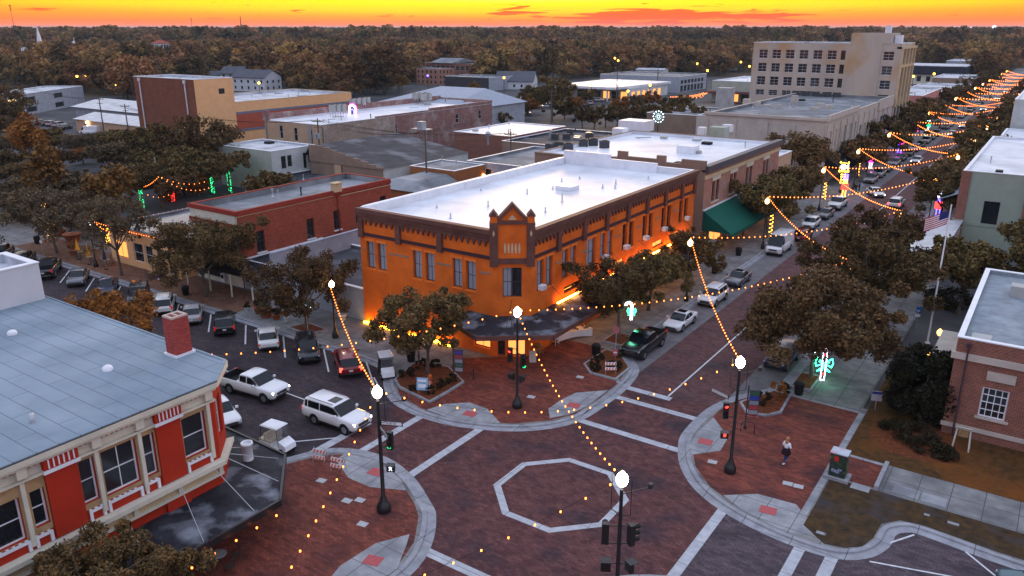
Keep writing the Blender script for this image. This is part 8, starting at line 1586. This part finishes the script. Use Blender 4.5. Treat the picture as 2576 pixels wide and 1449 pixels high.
# potted plants
def pot(label, x, y, r_, h, pm, plm, ph, seed, z=.13):
    e = empty('potted_plant', (x, y, z), label, 'potted plant', 'potted plants on the pavement'); MB().lathe((x, y, z), [(r_*.7, 0), (r_, h), (r_*1.08, h), (r_*1.08, h+.06), (r_*.9, h+.06)], 14).build('pot', pm, e); rng_ = np.random.default_rng(seed); cen = [(rng_.normal()*r_*.5, rng_.normal()*r_*.5, h+ph*(.2+.7*rng_.random())) for _ in range(12)]
    cr = bpy.data.objects.new('foliage', leaf_mesh('foliage', cen, [r_*.55]*12, 45, .08, plm, rng_)); COL.objects.link(cr); cr.parent = e
m_tc = flat('terracotta_pot', (.36, .12, .06), .7)
for i, (x, y, r_, h, pm, plm, ph, lab) in enumerate(((-62.5, 47.7, .75, .75, m_tc, m_shrub, 1.5, 'largest terracotta pot with dark shrub under the second oak'), (-61.1, 47.8, .42, .45, m_tc, m_shrub, .6, 'small terracotta pot right of the largest pot'), (-59.7, 47.9, .25, .4, m_white, m_leafo, .8, 'white pot with upright orange plant'), (-64.0, 48.0, .5, .6, m_tc, m_shrub, .9, 'terracotta pot at the left of the pot group'), (-55.6, 51.4, .45, .5, m_white, m_leafg, 1.2, 'white urn with spiky plant at the corner of the orange wall'), (-101.0, 48.8, .45, .6, m_tc, m_leafo, 1.5, 'terracotta pot with red flowering shrub left of the parasols'), (-108.0, 52.4, 1.1, 1.0, m_tc, m_leafd, 2.4, 'huge terracotta pot with dark bush on the cafe pavement'), (-112.4, 52.8, .9, .9, m_tc, m_leafg, 1.8, 'big terracotta pot with amber lit bush behind the huge pot'), (*g(621, 785), .25, .35, m_white, m_shrub, .5, 'small white pot on the pavement behind the black car'))):
    pot(lab, x, y, r_, h, pm, plm, ph, 200+i)
for i, (u, v) in enumerate(((557, 712), (1640, 0))[:1]):
    x, y = g(566, 715); e = empty('newspaper_box', (x, y, .13), 'white newspaper box beside the awning post', 'newspaper box'); MB().box(x-.3, x+.3, y-.25, y+.25, .3, 1.3).build('cabinet', m_white, e); MB().box(x-.08, x+.08, y-.08, y+.08, .13, .3).build('pedestal', m_sheet, e); q = MB(); q.box(x-.22, x+.22, y-.27, y-.255, .75, 1.2); q.build('window', m_glass, e)
# ------------------------------------------------------------------ people
def person(label, x, y, yaw, z=.13, pose='walk', top=m_white, legs=None, hair=None, skirt=None, sc=1.0):
    e = empty('person', (x, y, z), label, 'person'); e.rotation_euler = (0, 0, yaw); e.scale = (sc, sc, sc); ORG[e.name] = (0, 0, 0)
    if pose == 'walk': J = dict(p=(0, 0, .95), ch=(0, .02, 1.28), nk=(0, .02, 1.45), hd=(0, .05, 1.62), hipL=(-.1, 0, .90), kL=(-.1, .18, .50), aL=(-.1, .05, .09), tL=(-.1, .22, .04), hipR=(.1, 0, .90), kR=(.1, .02, .48), aR=(.1, -.30, .14), tR=(.1, -.20, .03), sL=(-.18, .02, 1.38), eL=(-.27, -.02, 1.12), wL=(-.16, .22, 1.08), hL=(-.08, .28, 1.10), sR=(.18, .02, 1.38), eR=(.27, -.02, 1.12), wR=(.16, .22, 1.08), hR=(.08, .28, 1.10))
    elif pose == 'stand': J = dict(p=(0, 0, .95), ch=(0, .02, 1.28), nk=(0, .02, 1.47), hd=(0, .05, 1.64), hipL=(-.1, 0, .90), kL=(-.1, .02, .50), aL=(-.11, 0, .09), tL=(-.12, .16, .03), hipR=(.1, 0, .90), kR=(.1, .02, .48), aR=(.11, 0, .09), tR=(.12, .16, .03), sL=(-.18, 0, 1.4), eL=(-.24, -.02, 1.12), wL=(-.24, .05, .88), hL=(-.23, .08, .78), sR=(.18, 0, 1.4), eR=(.24, -.02, 1.12), wR=(.24, .05, .88), hR=(.23, .08, .78))
    else: J = dict(p=(0, 0, .52), ch=(0, .05, .86), nk=(0, .08, 1.03), hd=(0, .13, 1.20), hipL=(-.1, .02, .52), kL=(-.13, .42, .52), aL=(-.13, .42, .09), tL=(-.13, .58, .04), hipR=(.1, .02, .52), kR=(.13, .42, .52), aR=(.13, .42, .09), tR=(.13, .58, .04), sL=(-.18, .05, .97), eL=(-.25, .12, .74), wL=(-.15, .36, .78), hL=(-.1, .44, .78), sR=(.18, .05, .97), eR=(.25, .12, .74), wR=(.15, .36, .78), hR=(.1, .44, .78))
    names = list(J); idx = {n_: i for i, n_ in enumerate(names)}; E = [('p', 'ch'), ('ch', 'nk'), ('nk', 'hd'), ('p', 'hipL'), ('hipL', 'kL'), ('kL', 'aL'), ('aL', 'tL'), ('p', 'hipR'), ('hipR', 'kR'), ('kR', 'aR'), ('aR', 'tR'), ('ch', 'sL'), ('sL', 'eL'), ('eL', 'wL'), ('wL', 'hL'), ('ch', 'sR'), ('sR', 'eR'), ('eR', 'wR'), ('wR', 'hR')]
    Rr = dict(p=.13, ch=.13, nk=.055, hd=.095, hipL=.09, kL=.06, aL=.042, tL=.035, hipR=.09, kR=.06, aR=.042, tR=.035, sL=.06, eL=.042, wL=.028, hL=.03, sR=.06, eR=.042, wR=.028, hR=.03)
    vs = [Vector(J[n_]) for n_ in names]; ed = [(idx[a], idx[b]) for a, b in E]; rr = [Rr[n_] for n_ in names]
    for s in ('L', 'R'):   # five fingers from the palm
        b0 = Vector(J['h'+s]); d = (b0-Vector(J['w'+s])).normalized(); sd = Vector((1, 0, 0))
        for k in range(4): vs.append(b0+d*(.07-.008*abs(k-1.4))+sd*(-.027+.018*k)); rr.append(.009); ed.append((idx['h'+s], len(vs)-1))
        vs.append(b0+sd*(.055 if s == 'L' else -.055)+d*.01); rr.append(.01); ed.append((idx['h'+s], len(vs)-1))
    def skin(name, vs_, ed_, rr_, m, root_i, par):
        me = bpy.data.meshes.new(name); me.from_pydata([tuple(v_) for v_ in vs_], ed_, []); o = bpy.data.objects.new(name, me); COL.objects.link(o); o.modifiers.new('s', 'SKIN'); o.modifiers.new('d', 'SUBSURF').levels = 1; o.modifiers['d'].render_levels = 2
        for i, sv in enumerate(me.skin_vertices[0].data): sv.radius = (rr_[i], rr_[i]); sv.use_root = (i == root_i)
        dg = bpy.context.evaluated_depsgraph_get(); m2 = bpy.data.meshes.new_from_object(o.evaluated_get(dg)); bpy.data.objects.remove(o); o = bpy.data.objects.new(name, m2); COL.objects.link(o); m2.materials.clear(); m2.materials.append(m); o.parent = par
        for p_ in m2.polygons: p_.use_smooth = True
        return o
    body = skin('body', vs, ed, rr, m_skin, 0, e)
    def sub(name, chain, m, extra=.012):
        ii = sorted(set(n_ for c in chain for n_ in c), key=names.index); mp = {n_: i for i, n_ in enumerate(ii)}; skin(name, [Vector(J[n_]) for n_ in ii], [(mp[a], mp[b]) for a, b in chain], [Rr[n_]+extra for n_ in ii], m, 0, e)
    sub('shirt', [('p', 'ch'), ('ch', 'sL'), ('sL', 'eL'), ('eL', 'wL'), ('ch', 'sR'), ('sR', 'eR'), ('eR', 'wR')], top, .016)
    sub('trousers', [('p', 'hipL'), ('hipL', 'kL'), ('kL', 'aL'), ('p', 'hipR'), ('hipR', 'kR'), ('kR', 'aR')], legs or flat('denim', (.03, .05, .13)), .014)
    for s in ('L', 'R'):
        a, t = Vector(J['a'+s]), Vector(J['t'+s]); q = MB(); q.sphere(tuple((a+t)/2-Vector((0, 0, .02))), .07, 10, 6, (.75, 1.9, .65)); q.build('shoe', m_white, e)
    hv = Vector(J['hd']); q = MB(); q.sphere((hv.x, hv.y-.02, hv.z+.03), .118, 12, 8, (.95, 1.0, 1.05))
    if hair is None or hair[1]: q.sphere((hv.x, hv.y-.10, hv.z-.16), .12, 10, 8, (1.0, .45, 1.6))
    q.build('hair', hair[0] if hair else flat('fair_hair', (.40, .20, .09)), e)
    q = MB(); q.sphere((hv.x, hv.y+.105, hv.z-.01), .018, 6, 4); q.build('nose', m_skin, e)
    q = MB(); q.sphere((hv.x-.035, hv.y+.09, hv.z+.02), .012, 6, 4); q.sphere((hv.x+.035, hv.y+.09, hv.z+.02), .012, 6, 4); q.build('eyes', m_dark, e); q = MB(); q.obox((hv.x, hv.y+.095, hv.z-.045), (.045, .012, .01)); q.build('mouth', flat('lips', (.3, .08, .07)), e)
    if skirt:
        pv = Vector(J['p']); q = MB(); q.lathe((pv.x, pv.y, 0), [(.30, .66), (.27, .78), (.20, .95), (.17, 1.05)], 14); q.sphere((.2, -.05, .72), .1, 8, 6, (.7, .7, 1.6)); q.build('jacket_round_waist', skirt, e)
    return e
dk = flat('dark_cloth', (.02, .02, .025)); gy = flat('grey_cloth', (.15, .14, .15)); dh = flat('dark_hair', (.02, .012, .008))
person('long haired person in white top walking away with dark jacket tied round the waist', -11.4, 48.6, R(-20), pose='walk', skirt=flat('plum_black_cloth', (.025, .01, .015)), sc=1.08)
person('person in white shirt seated at a table under the wide oak', *g(412, 704), R(150), pose='sit', hair=(dh, 0)); person('person in grey seated at the table right of the white shirted one', *g(439, 711), R(30), pose='sit', top=gy, hair=(dh, 0))
for i, (u, v) in enumerate(((2242, 492), (2252, 485), (2259, 488), (1868*1+0, 596))): person(['left', 'middle', 'right', 'lone'][i]+(' of three people standing before the clock in dark clothes' if i < 3 else ' person in dark clothes standing behind the white cargo van'), *(g((2143, 2152, 2160, 1868)[i], (492, 487, 484, 600)[i])), R(40*i), pose='stand', top=dk, legs=dk, hair=(dh, 0))
x, y = g(2415, 1133); e = empty('garden_swing', (x, y, .13), 'small timber frame standing on the lawn by the brick wall', 'timber frame'); q = MB()
for s in (-.5, .5): q.tube([(x+s, y-.3, .13), (x+s*.8, y, 1.7), (x+s, y+.3, .13)], .06, 5)
q.tube([(x-.5, y, 1.7), (x+.5, y, 1.7)], .06, 5); q.build('frame', m_beige2, e); MB().obox((x, y, 1.3), (.6, .06, .5)).build('panel', m_wood, e)
# ------------------------------------------------------------------ air
hz = MB().box(-16000, 9000, -500, 16000, -1.2, 58)
ho = hz.build('haze', mat('haze', (1, 1, 1)), loc=(0, 0, 0)); tag(ho, kind='stuff'); hm = ho.data.materials[0]; t = hm.node_tree; t.nodes.clear()
pv_ = t.nodes.new('ShaderNodeVolumePrincipled'); pv_.inputs['Color'].default_value = (0.60, 0.86, 0.97, 1); pv_.inputs['Density'].default_value = 0.00007; pv_.inputs['Anisotropy'].default_value = 0.0; oo = t.nodes.new('ShaderNodeOutputMaterial'); t.links.new(pv_.outputs[0], oo.inputs['Volume'])
